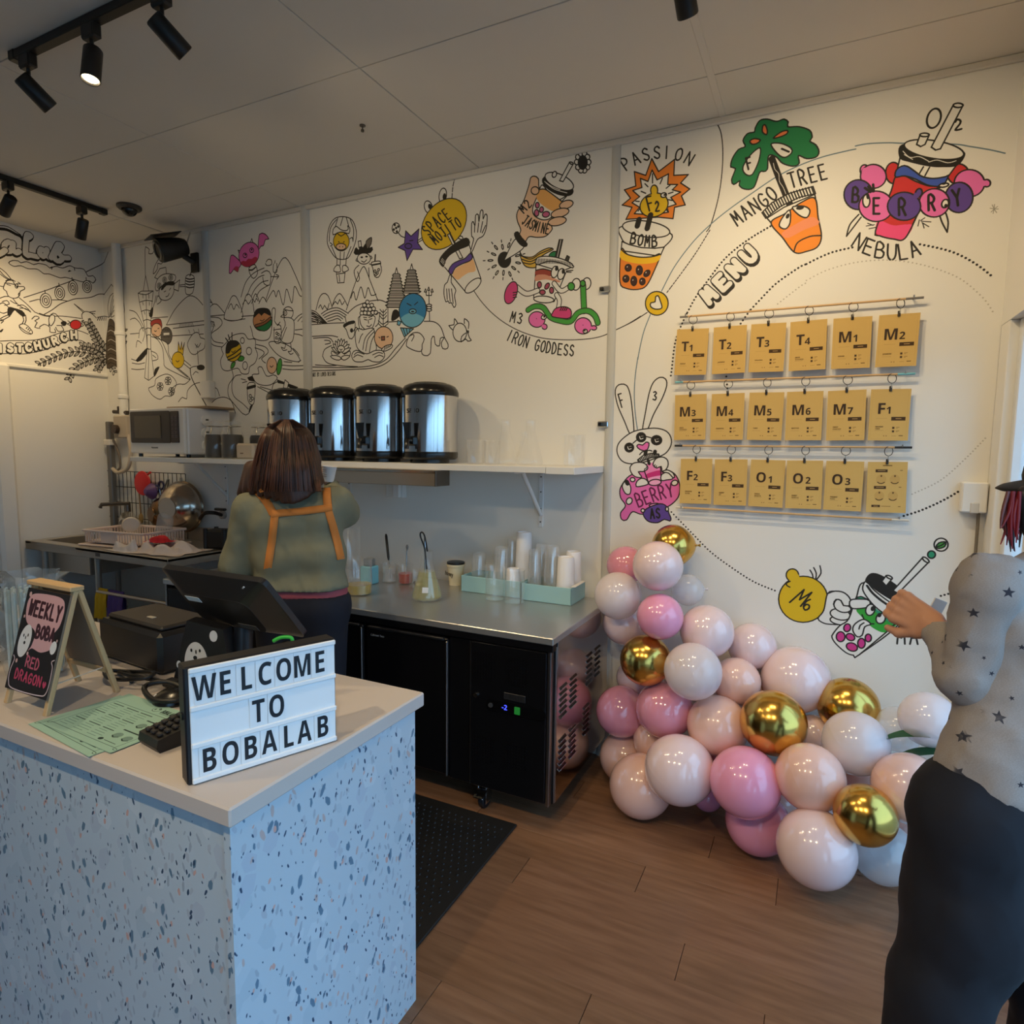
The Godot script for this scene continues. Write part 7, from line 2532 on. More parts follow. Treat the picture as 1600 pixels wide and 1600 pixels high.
func build_counter_things() -> void:
	var Y := 0.9252
	var black := mat(c8(20, 20, 22), 0.42)
	var pine := mat(c8(206, 172, 126), 0.65)
	var st: SurfaceTool
	# ---- letter lightbox
	var L := Vector3(-1.093, Y, 2.269)
	var R := Vector3(-0.969, Y, 1.977)
	var o := thing("letter_lightbox", "white letter lightbox in a black frame with three welcome lines", "lightbox", (L + R) / 2, atan2(0.92, 0.391))
	var w := 0.316
	var h := 0.243
	st = S()
	rbox(st, Vector3(w, h, 0.042), 0.003, T(Vector3(0, h / 2, -0.024)))
	obj(st, "case", mat(c8(22, 22, 26), 0.45), o)
	st = S()
	rbox(st, Vector3(w - 0.012, h - 0.010, 0.006), 0.001, T(Vector3(0.003, h / 2, -0.003)))
	obj(st, "panel", mat(c8(244, 247, 250), 0.4), o)
	for yy in [0.008, 0.0805, 0.157, 0.235]:
		st = S()
		rbox(st, Vector3(w - 0.010, 0.011, 0.006), 0.002, T(Vector3(0.003, yy, 0.002)))
		obj(st, "letter_rail", mat(c8(246, 248, 250), 0.3), o)
	var letter := mat(c8(18, 24, 34), 0.5)
	var tile := mat(c8(238, 243, 247), 0.4)
	for row in [["WELCOME", 0.196, [-0.122, -0.083, -0.042, -0.003, 0.037, 0.078, 0.118]], ["TO", 0.119, [-0.018, 0.020]], ["BOBALAB", 0.0445, [-0.118, -0.077, -0.037, 0.003, 0.043, 0.080, 0.122]]]:
		for i in row[0].length():
			var p := Vector3(row[2][i], row[1], 0.0015)
			st = S()
			rbox(st, Vector3(0.037, 0.066, 0.0012), 0.0, T(p))
			var t := obj(st, "letter_tile", tile, o)
			words(row[0][i], 0.064, letter, t, Transform3D(Basis.from_scale(Vector3(0.78, 1.06, 1)), p + Vector3(0, 0, 0.001)), "lettering")
	st = S()
	rbox(st, Vector3(0.006, 0.014, 0.012), 0.001, T(Vector3(-w / 2, 0.14, -0.02)))
	obj(st, "switch", mat(c8(8, 8, 10), 0.4), o)
	# ---- A-frame chalk sign
	o = thing("easel_sign", "small wooden A-frame sign with a black and pink weekly special board", "sign", Vector3(-1.79, Y, 2.115), 0.0)
	var cv := flat_canvas(380, 560, c8(26, 22, 24))
	fs(c8(214, 168, 172), [30, 60, 90, 24, 300, 22, 356, 70, 350, 170, 300, 235, 330, 262, 320, 300, 240, 330, 160, 320, 128, 338, 150, 300, 150, 230, 60, 190, 28, 130], -1)
	var plum := c8(60, 24, 36)
	text("WEEKLY", [48, 142, 150, 146, 345, 150], 78, 0.017, plum, 0.66)
	text("BOBA", [160, 258, 230, 256, 330, 256], 62, 0.017, plum, 0.66)
	fe(c8(226, 228, 230), 78, 290, 52, 92, 8, -1)
	for q in [[60, 262, 5, 9], [98, 256, 5, 9], [80, 272, 4, 10], [80, 300, 9, 9]]:
		fe(c8(30, 28, 30), q[0], q[1], q[2], q[3], 0, -1)
	fe(c8(226, 228, 230), 338, 290, 26, 36, 10, -1)
	for q in [[34, 34, 11], [24, 160, 7], [356, 250, 6], [130, 352, 8], [48, 404, 9]]:
		fe(c8(214, 180, 176), q[0], q[1], q[2], q[2] * 1.3, 0, -1)
	ln([12, 380, 26, 400, 12, 460, 20, 520, 70, 552, 300, 548, 366, 520, 370, 400, 352, 364, 372, 350], 0.006, c8(220, 200, 204))
	text("RED", [130, 420, 260, 424], 54, 0.010, c8(196, 96, 120), 0.7)
	text("DRAGON", [60, 496, 180, 500, 310, 502], 50, 0.010, c8(196, 66, 100), 0.66)
	fs(c8(196, 66, 100), [332, 480, 340, 468, 350, 482, 334, 506, 318, 484, 326, 468], -1)
	var board_m := canvas_mat(cv, 0.6)
	var lean := 0.27
	st = S()
	var bw := 0.095
	var bh := 0.262
	var xf := Transform3D(Basis(Vector3.RIGHT, -lean), Vector3(0, 0.0, 0.100))
	quad_uv(st, xf * Vector3(-bw, 0.04, 0.006), xf * Vector3(bw, 0.04, 0.006), xf * Vector3(bw, 0.04 + bh, 0.006), xf * Vector3(-bw, 0.04 + bh, 0.006), Vector2(0, 1), Vector2(1, 1), Vector2(1, 0), Vector2(0, 0))
	obj(st, "printed_board", board_m, o)
	st = S()
	rbox(st, Vector3(bw * 2, bh, 0.005), 0.0, xf * T(Vector3(0, 0.04 + bh / 2, 0.003)))
	obj(st, "board_back", mat(c8(126, 108, 92), 0.7), o)
	for s in [-1.0, 1.0]:
		st = S()
		rbox(st, Vector3(0.016, 0.315, 0.012), 0.002, xf * T(Vector3(s * (bw - 0.006), 0.157, -0.006)))
		obj(st, "leg", pine, o)
		st = S()
		var xb := Transform3D(Basis(Vector3.RIGHT, lean), Vector3(0, 0.0, -0.082))
		rbox(st, Vector3(0.016, 0.315, 0.012), 0.002, xb * T(Vector3(s * (bw - 0.006), 0.157, 0.0)))
		obj(st, "leg", pine, o)
	st = S()
	rbox(st, Vector3(bw * 2, 0.235, 0.004), 0.0, Transform3D(Basis(Vector3.RIGHT, lean), Vector3(0, 0, -0.082)) * T(Vector3(0, 0.19, 0.0)))
	obj(st, "back_board", mat(c8(132, 112, 94), 0.7), o)
	st = S()
	rbox(st, Vector3(bw * 2, 0.016, 0.012), 0.002, Transform3D(Basis(Vector3.RIGHT, lean), Vector3(0, 0, -0.082)) * T(Vector3(0, 0.07, 0.0)))
	obj(st, "cross_bar", pine, o)
	st = S()
	rbox(st, Vector3(bw * 2 + 0.01, 0.012, 0.035), 0.002, T(Vector3(0, 0.307, 0.010)))
	obj(st, "ridge_bar", pine, o)
	st = S()
	tube(st, [Vector3(bw - 0.01, 0.07, 0.078), Vector3(bw - 0.02, 0.075, -0.055)], 0.0015, 6)
	obj(st, "stay_cord", mat(c8(220, 210, 196), 0.7), o)
	# ---- straws in a clear bag
	o = thing("straw_bag", "clear plastic bag of wrapped straws behind the A-frame sign", "bag", Vector3(-2.06, Y, 2.05))
	st = S()
	var n := FastNoiseLite.new()
	n.seed = 4
	n.frequency = 9.0
	var pr: Array = []
	st.set_smooth_group(1)
	var grid: Array = []
	for j in 15:
		for i in 25:
			var a := TAU * i / 24
			var yy := 0.30 * j / 14
			var rr := 0.10 * (1.0 - 0.10 * absf(yy - 0.12) / 0.12) + 0.016 * n.get_noise_3d(cos(a), sin(a), yy * 5.0) * (1.0 + 3.0 * j / 14.0)
			if j == 0:
				rr = 0.085
			grid.append(Vector3(cos(a) * rr, yy, sin(a) * rr * 0.8))
	for j in 14:
		for i in 24:
			var a := j * 25 + i
			quad(st, grid[a + 1], grid[a], grid[a + 25], grid[a + 26])
	obj(st, "film", glass(c8(220, 228, 232), 0.22, 0.08), o)
	st = S()
	cyl(st, 0.004, 0.0, 0.25, 6, T(Vector3.ZERO))
	var straw := mesh_of(st)
	for i in 46:
		var a := i * 2.4
		var rr := 0.085 * sqrt((i + 0.5) / 46.0)
		part(straw, "straw", mat(c8(206, 220, 218), 0.5) if i % 3 else mat(c8(186, 206, 204), 0.5), o, T(Vector3(cos(a) * rr, 0.004, sin(a) * rr * 0.75)))
	# ---- receipt printer
	o = thing("receipt_printer", "black receipt printer box on the counter behind the sign", "printer", Vector3(-1.86, Y, 1.80), -0.08)
	st = S()
	rbox(st, Vector3(0.34, 0.125, 0.19), 0.012, T(Vector3(0, 0.065, 0)))
	obj(st, "body", mat(c8(26, 26, 29), 0.35), o)
	st = S()
	rbox(st, Vector3(0.30, 0.016, 0.16), 0.006, T(Vector3(0, 0.134, -0.005)))
	obj(st, "cover", mat(c8(48, 44, 42), 0.45), o)
	st = S()
	rbox(st, Vector3(0.032, 0.003, 0.014), 0.001, T(Vector3(0.02, 0.143, 0.03)))
	obj(st, "badge", mat(c8(176, 170, 160), 0.5), o)
	for c in [[-0.14, -0.07], [0.14, -0.07], [-0.14, 0.07], [0.14, 0.07]]:
		st = S()
		cyl(st, 0.01, 0.0, 0.004, 10, T(Vector3(c[0], 0, c[1])))
		obj(st, "foot", black, o)
	# ---- point-of-sale screen
	o = thing("point_of_sale_screen", "black point of sale screen seen from behind on a stand", "screen", Vector3(-1.50, Y, 1.83), 0.0)
	st = S()
	prism(st, rrect(0.14, 0.14, 0.05), 0.0, 0.012, Transform3D(Basis(Vector3.RIGHT, -PI / 2), Vector3(0.0, 0, 0.02)))
	obj(st, "base_plate", black, o)
	st = S()
	prism(st, PackedVector2Array([Vector2(-0.125, 0.01), Vector2(0.055, 0.01), Vector2(0.035, 0.17), Vector2(-0.075, 0.19)]), -0.012, 0.03, T(Vector3(0, 0, 0.035), 0.3))
	var stand := obj(st, "stand", mat(c8(22, 22, 25), 0.5), o)
	var sx := T(Vector3(0, 0, 0.035), 0.3)
	st = S()
	var oval := PackedVector2Array()
	for i in 22:
		var a := PI * i / 21
		oval.append(Vector2(cos(a) * 0.036, 0.012 + sin(a) * 0.066))
	prism(st, oval, 0.030, 0.0312, sx * T(Vector3(-0.050, 0.052, 0)))
	var fc := obj(st, "sticker", mat(c8(206, 202, 198), 0.6), stand)
	for q in [[-0.063, 0.106, 0.003, 0.005], [-0.037, 0.106, 0.003, 0.005], [-0.049, 0.102, 0.002, 0.006], [-0.052, 0.085, 0.006, 0.006]]:
		st = S()
		var ov := PackedVector2Array()
		for i in 12:
			ov.append(Vector2(cos(TAU * i / 12) * q[2], sin(TAU * i / 12) * q[3]))
		prism(st, ov, 0.0312, 0.0318, sx * T(Vector3(q[0], q[1], 0)))
		obj(st, "face_mark", mat(c8(20, 20, 22), 0.6), fc)
	for q in [[0.006, 0.150, 0.012, 0.016], [-0.104, 0.062, 0.007, 0.011]]:
		st = S()
		var ov := PackedVector2Array()
		for i in 16:
			ov.append(Vector2(cos(TAU * i / 16) * q[2], sin(TAU * i / 16) * q[3]))
		prism(st, ov, 0.030, 0.0312, sx * T(Vector3(q[0], q[1], 0)))
		obj(st, "sticker", mat(c8(206, 206, 208), 0.6), stand)
	st = S()
	tube(st, [Vector3(0.05, 0.02, 0.0), Vector3(0.04, 0.20, -0.02)], 0.026, 16)
	obj(st, "neck", mat(c8(24, 28, 36), 0.35), o)
	# tilted display, its back to the customer
	var top_c := Vector3(0.045, 0.325, 0.09)
	var bot_c := Vector3(0.045, 0.155, -0.045)
	var up := (top_c - bot_c).normalized()
	var nb := Vector3.RIGHT.cross(up).normalized()   # towards the customer and down
	var db := Basis(Vector3.RIGHT, up, nb)
	var dx := Transform3D(db, (top_c + bot_c) / 2)
	st = S()
	prism(st, rrect(0.40, 0.235, 0.018), -0.016, 0.0, dx)
	obj(st, "display_rim", mat(c8(30, 30, 34), 0.3), o)
	st = S()
	var b0 := rrect(0.396, 0.231, 0.018)
	var b1 := rrect(0.26, 0.13, 0.03)
	for i in b0.size():
		var j := (i + 1) % b0.size()
		quad(st, dx * Vector3(b0[i].x, b0[i].y, 0), dx * Vector3(b0[j].x, b0[j].y, 0), dx * Vector3(b1[j].x, b1[j].y, 0.035), dx * Vector3(b1[i].x, b1[i].y, 0.035))
	prism(st, b1, 0.034, 0.036, dx)
	var bk := obj(st, "back_shell", mat(c8(20, 20, 23), 0.4), o)
	st = S()
	prism(st, rrect(0.375, 0.212, 0.004), -0.0175, -0.016, dx)
	obj(st, "screen_glass", mat(c8(8, 9, 12), 0.1), o)
	st = S()
	rbox(st, Vector3(0.055, 0.020, 0.001), 0.0, dx * T(Vector3(-0.085, 0.045, 0.0366), 0.0, 0.0, 0.0))
	obj(st, "serial_label", mat(c8(206, 216, 222), 0.6), bk)
	st = S()
	rbox(st, Vector3(0.07, 0.02, 0.002), 0.0, dx * T(Vector3(0.06, -0.05, 0.0366)))
	obj(st, "rating_plate", mat(c8(70, 72, 76), 0.5), bk)
	st = S()
	rbox(st, Vector3(0.012, 0.004, 0.003), 0.0, dx * T(Vector3(0.13, 0.10, 0.012), 0, 0, 0.6))
	obj(st, "hinge_mark", mat(c8(200, 204, 208), 0.4), bk)
	# ---- cables
	for c in [["black_cable", "coiled black power cable lying beside the sign leg", [[-1.72, 1.98], [-1.80, 1.94], [-1.84, 1.98], [-1.76, 2.01], [-1.66, 1.98], [-1.68, 1.94], [-1.78, 1.925], [-1.83, 1.95], [-1.70, 1.965], [-1.58, 1.95]], 0.006], ["thick_cable", "looped black cable in front of the screen stand", [[-1.62, 1.95], [-1.52, 1.96], [-1.46, 2.02], [-1.52, 2.05], [-1.60, 2.02], [-1.58, 1.97], [-1.50, 1.95], [-1.42, 1.94]], 0.007]]:
		o = thing(c[0], c[1], "cable", Vector3(0, Y, 0))
		var pts: Array = []
		for i in c[2].size():
			pts.append(Vector3(c[2][i][0], 0.008 + 0.010 * ((i / 2) % 3), c[2][i][1]))
		st = S()
		tube(st, bez(pts, 5), c[3], 8)
		obj(st, "cord", black, o)
		st = S()
		rbox(st, Vector3(0.05, 0.022, 0.03), 0.006, T(pts[pts.size() - 1]))
		obj(st, "plug", black, o)
	o = thing("cable_hub", "low round black puck beside the order sheets", "puck", Vector3(-1.505, Y, 2.005))
	st = S()
	lathe(st, [[0.0, 0.0], [0.045, 0.0], [0.05, 0.006], [0.046, 0.02], [0.03, 0.03], [0.0, 0.032]], 28, T(Vector3.ZERO))
	obj(st, "body", mat(c8(18, 18, 20), 0.25), o)
	st = S()
	rbox(st, Vector3(0.02, 0.002, 0.01), 0.0, T(Vector3(-0.02, 0.022, 0.03), 0.3, 0.5))
	obj(st, "label", mat(c8(200, 200, 200), 0.5), o)
	# ---- green clip and white tag behind the lightbox
	o = thing("green_clip", "bright green plastic clip behind the lightbox", "clip", Vector3(-1.245, Y, 1.86), 0.4)
	st = S()
	rbox(st, Vector3(0.03, 0.16, 0.03), 0.004, T(Vector3(0, 0.08, 0)))
	obj(st, "holder", black, o)
	st = S()
	tube(st, bez([Vector3(-0.035, 0.162, 0), Vector3(-0.015, 0.172, 0), Vector3(0.012, 0.173, 0), Vector3(0.016, 0.160, 0), Vector3(0.002, 0.156, 0)]), 0.005, 8)
	obj(st, "loop", mat(c8(60, 200, 80), 0.4), o)
	# ---- mint order sheets
	cv = flat_canvas(1018, 720, c8(158, 198, 186))
	var pi := c8(30, 56, 54)
	ln([60, 150, 60, 640, 75, 655, 940, 655, 955, 640, 955, 150], 0.004, pi)
	ln([60, 150, 300, 152, 640, 150, 955, 150], 0.004, pi)
	el(560, 80, 44, 34, 0, 0.004)
	fe(pi, 545, 82, 8, 12, 0, -1)
	fe(pi, 580, 62, 14, 9, 0, -1)
	text("BOBALAB", [640, 100, 800, 100], 44, 0.009, pi)
	lp([650, 116, 790, 116], 0.005, c8(84, 118, 112))
	fe(pi, 900, 110, 20, 13, 0, -1)
	for c in 3:
		for r in 15:
			var yy := 185 + r * 31
			var ww: int = [150, 170, 160][c] - (r * 37) % 60
			lp([90 + c * 205, yy, 90 + c * 205 + ww, yy], 0.009 if r % 5 == 0 else 0.0045, pi if r % 5 == 0 else c8(84, 118, 112))
	for r in 4:
		fe(c8(116, 150, 142), 760 + (r % 2) * 130, 330 + (r / 2) * 190, 46, 36, 0, -1)
		ln([722 + (r % 2) * 130, 352 + (r / 2) * 190, 760 + (r % 2) * 130, 370 + (r / 2) * 190, 798 + (r % 2) * 130, 352 + (r / 2) * 190], 0.010, pi)
	for r in 2:
		lp([705, 250 + r * 190, 900, 250 + r * 190], 0.014, pi)
	fe(pi, 700, 620, 26, 18, 0, -1)
	lp([750, 620, 900, 620], 0.006, pi)
	var paper := canvas_mat(cv, 0.8)
	for q in [[Vector3(-1.505, Y, 2.145), -0.05, 0.0004, "upper mint green order sheet on the counter"], [Vector3(-1.525, Y, 2.168), -0.10, 0.0, "mint green order sheet lying under another sheet"]]:
		o = thing("order_sheet", q[3], "paper", q[0] + Vector3(0, q[2] * 3, 0), q[1], "mint order sheets on the counter")
		st = S()
		st.set_smooth_group(1)
		var hw := 0.1485
		var hh := 0.105
		for i in 8:
			for side in 2:
				var t0 := float(i) / 8
				var t1 := float(i + 1) / 8
				var y0 := 0.0012 + 0.010 * pow(absf(t0 - 0.6), 3.0) + (0.0 if side == 0 else -0.0008)
				var y1 := 0.0012 + 0.010 * pow(absf(t1 - 0.6), 3.0) + (0.0 if side == 0 else -0.0008)
				var a := Vector3(-hw, y1, lerpf(-hh, hh, t1))
				var b := Vector3(hw, y1, lerpf(-hh, hh, t1))
				var c := Vector3(hw, y0, lerpf(-hh, hh, t0))
				var d := Vector3(-hw, y0, lerpf(-hh, hh, t0))
				if side == 0:
					quad_uv(st, a, b, c, d, Vector2(0, t1), Vector2(1, t1), Vector2(1, t0), Vector2(0, t0))
				else:
					quad_uv(st, b, a, d, c, Vector2(0.01, 0.01), Vector2(0.02, 0.01), Vector2(0.02, 0.02), Vector2(0.01, 0.02))
		obj(st, "sheet", paper, o)
	# ---- payment keypad
	o = thing("payment_terminal", "black payment keypad lying beside the lightbox", "card terminal", Vector3(-1.30, Y, 2.125), PI / 2 - 0.15)
	st = S()
	prism(st, PackedVector2Array([Vector2(-0.075, 0.0), Vector2(0.075, 0.0), Vector2(0.08, 0.018), Vector2(0.07, 0.052), Vector2(0.0, 0.040), Vector2(-0.078, 0.030), Vector2(-0.082, 0.012)]), -0.042, 0.042, T(Vector3.ZERO))
	obj(st, "body", mat(c8(22, 22, 25), 0.45), o)
	for r in 5:
		for c in 3:
			st = S()
			var xx := -0.066 + r * 0.0175
			rbox(st, Vector3(0.011, 0.006, 0.017), 0.002, T(Vector3(xx, 0.034 + (xx + 0.078) * 0.128 + 0.0005, -0.024 + c * 0.024), 0, 0, 0.128))
			obj(st, "key", mat(c8(44, 44, 48), 0.4), o)
	st = S()
	rbox(st, Vector3(0.045, 0.003, 0.06), 0.001, T(Vector3(0.046, 0.050, 0), 0, 0, 0.17))
	obj(st, "screen", mat(c8(50, 56, 54), 0.2), o)
	# ---- black pouch at the far end of the counter
	o = thing("black_pouch", "black zip pouch with a white stripe beside the straw bag", "pouch", Vector3(-2.30, Y, 2.05), 0.3)
	st = S()
	rbox(st, Vector3(0.16, 0.28, 0.09), 0.03, T(Vector3(0, 0.14, 0)))
	obj(st, "body", mat(c8(16, 16, 18), 0.6), o)
	st = S()
	rbox(st, Vector3(0.13, 0.012, 0.004), 0.001, T(Vector3(0, 0.24, 0.046), 0, 0, 0.25))
	obj(st, "stripe", mat(c8(220, 220, 220), 0.5), o)

# ================================================================ balloon garland
func build_balloons() -> void:
	var kinds := {"G": ["gold_balloon", "shiny gold chrome balloon in the garland on the mural wall"], "R": ["rose_balloon", "deep pearl pink balloon in the garland beside the fridge"], "B": ["blush_balloon", "pale blush white balloon in the garland on the mural wall"], "P": ["pearl_balloon", "pearl white see-through balloon in the garland"], "T": ["clear_balloon", "faint clear milky balloon in the garland"], "K": ["pink_balloon", "plain candy pink balloon in the garland"], "C": ["peach_balloon", "pale peach pink balloon in the garland on the floor side"]}
	var ms := {}
	ms["G"] = mat(c8(214, 172, 88), 0.2, 1.0)
	for q in [["R", c8(228, 152, 176), 0.14], ["B", c8(242, 218, 222), 0.16], ["K", c8(242, 164, 202), 0.22], ["C", c8(242, 200, 188), 0.2]]:
		var m := StandardMaterial3D.new()
		m.albedo_color = q[1]
		m.roughness = q[2]
		m.backlight_enabled = true
		m.backlight = (q[1] as Color).darkened(0.55)
		m.clearcoat_enabled = true
		m.clearcoat = 1.0
		m.clearcoat_roughness = 0.08
		ms[q[0]] = m
	for q in [["P", c8(238, 226, 230), 0.72], ["T", c8(232, 232, 238), 0.42]]:
		var m := StandardMaterial3D.new()
		m.albedo_color = Color(q[1].r, q[1].g, q[1].b, q[2])
		m.transparency = BaseMaterial3D.TRANSPARENCY_ALPHA
		m.roughness = 0.12
		ms[q[0]] = m
	var st := S()
	var pr: Array = [[0.0, -1.16], [0.035, -1.12], [0.05, -1.07]]
	for i in 23:
		var a := -PI / 2 + PI * (i + 1) / 24
		var yy := sin(a)
		var rr := cos(a)
		if yy < -0.3:
			rr *= 1.0 - 0.16 * pow((-yy - 0.3) / 0.7, 1.5)
			yy *= 1.0 + 0.06 * (-yy - 0.3)
		pr.append([rr, yy])
	pr.append([0.0, 1.0])
	lathe(st, pr, 40, T(Vector3.ZERO))
	var skin := mesh_of(st)
	st = S()
	lathe(st, [[0.0, -1.24], [0.075, -1.25], [0.085, -1.22], [0.04, -1.17], [0.035, -1.10], [0.0, -1.06]], 14, T(Vector3.ZERO))
	var knot := mesh_of(st)
	var list := [
		["G", -0.590, 1.167, 0.140, 0.098], ["R", -0.812, 1.053, 0.136, 0.093], ["B", -0.618, 1.098, 0.320, 0.110], ["P", -0.804, 0.936, 0.284, 0.109], ["T", -0.515, 0.968, 0.150, 0.073], ["B", -0.804, 0.774, 0.150, 0.107], ["K", -0.591, 0.883, 0.360, 0.100],
		["B", -0.406, 0.817, 0.260, 0.116], ["B", -0.229, 0.733, 0.110, 0.105], ["G", -0.648, 0.678, 0.360, 0.112], ["P", -0.429, 0.690, 0.440, 0.118], ["C", -0.275, 0.611, 0.251, 0.102], ["B", -0.044, 0.624, 0.146, 0.142], ["R", -0.783, 0.369, 0.241, 0.120],
		["R", -0.560, 0.461, 0.339, 0.126], ["C", -0.328, 0.452, 0.383, 0.126], ["G", -0.111, 0.528, 0.426, 0.127], ["G", 0.159, 0.564, 0.207, 0.118], ["C", -0.764, 0.135, 0.219, 0.122], ["C", -0.630, 0.138, 0.444, 0.137], ["B", -0.450, 0.304, 0.542, 0.141],
		["K", -0.193, 0.327, 0.567, 0.134], ["K", -0.145, 0.126, 0.478, 0.125], ["C", 0.030, 0.399, 0.559, 0.123], ["P", 0.180, 0.501, 0.409, 0.119], ["B", 0.038, 0.413, 0.200, 0.086], ["T", 0.331, 0.526, 0.257, 0.087], ["P", 0.411, 0.626, 0.368, 0.099],
		["C", 0.346, 0.423, 0.528, 0.121], ["G", 0.206, 0.361, 0.671, 0.101], ["B", 0.062, 0.197, 0.674, 0.134], ["T", 0.291, 0.115, 0.447, 0.113], ["K", -0.367, 0.084, 0.300, 0.064], ["C", 0.225, 0.308, 0.240, 0.098], ["B", -0.756, 0.491, 0.098, 0.095],
		["C", -0.075, 0.125, 0.260, 0.082], ["C", 0.421, 0.124, 0.250, 0.085], ["B", 0.118, 0.114, 0.220, 0.081], ["C", -0.614, 0.274, 0.265, 0.100], ["C", -0.231, 0.492, 0.124, 0.092], ["K", -0.328, 0.265, 0.250, 0.096]]
	for i in list.size():
		var b: Array = list[i]
		var at := Vector3(b[1], b[2], b[3])
		var o := thing(kinds[b[0]][0], kinds[b[0]][1], "balloon", at, 0.0, kinds[b[0]][1].split(" in the ")[0] + "s of the garland")
		# neck towards the string line of the garland, which runs behind the balloons
		var core := Vector3(lerpf(at.x, -0.1, 0.15), at.y + 0.02, 0.12)
		var dn := (core - at)
		if dn.length() < 0.06:
			dn = Vector3(0.3, -0.6, -0.5)
		dn = (dn.normalized() + Vector3(rng.randf_range(-0.3, 0.3), rng.randf_range(-0.5, 0.2), 0)).normalized()
		var yv := -dn
		var xv := yv.cross(Vector3(0.31, 0.2, 0.93)).normalized()
		var bs := Basis(xv, yv, xv.cross(yv)).scaled_local(Vector3(b[4], b[4], b[4]))
		part(skin, "skin", ms[b[0]], o, Transform3D(bs, Vector3.ZERO))
		part(knot, "knot", ms[b[0]] if b[0] != "T" else ms["P"], o, Transform3D(bs, Vector3.ZERO))
	# artificial leaf tucked into the garland
	var o := thing("palm_leaf", "dark green artificial leaf tucked between the balloons near the window", "leaf", Vector3(0.44, 0.53, 0.42))
	for l in [[0.0, 0.05, 0.35], [0.03, 0.0, 0.1]]:
		st = S()
		st.set_smooth_group(1)
		var n := 10
		for i in n:
			var q: Array = []
			for c in [[i, -1], [i + 1, -1], [i + 1, 0], [i, 0], [i + 1, 1], [i, 1]]:
				var t: float = float(c[0]) / n
				var wd: float = 0.035 * sin(PI * pow(t, 0.8))
				q.append(Vector3(-0.20 * t + l[0], l[1] + l[2] * 0.12 * t - 0.10 * t * t + 0.012 * absf(c[1]), c[1] * wd + 0.02))
			quad(st, q[0], q[1], q[2], q[3])
			quad(st, q[3], q[2], q[4], q[5])
		obj(st, "leaflet", mat(c8(34, 84, 54), 0.4), o)

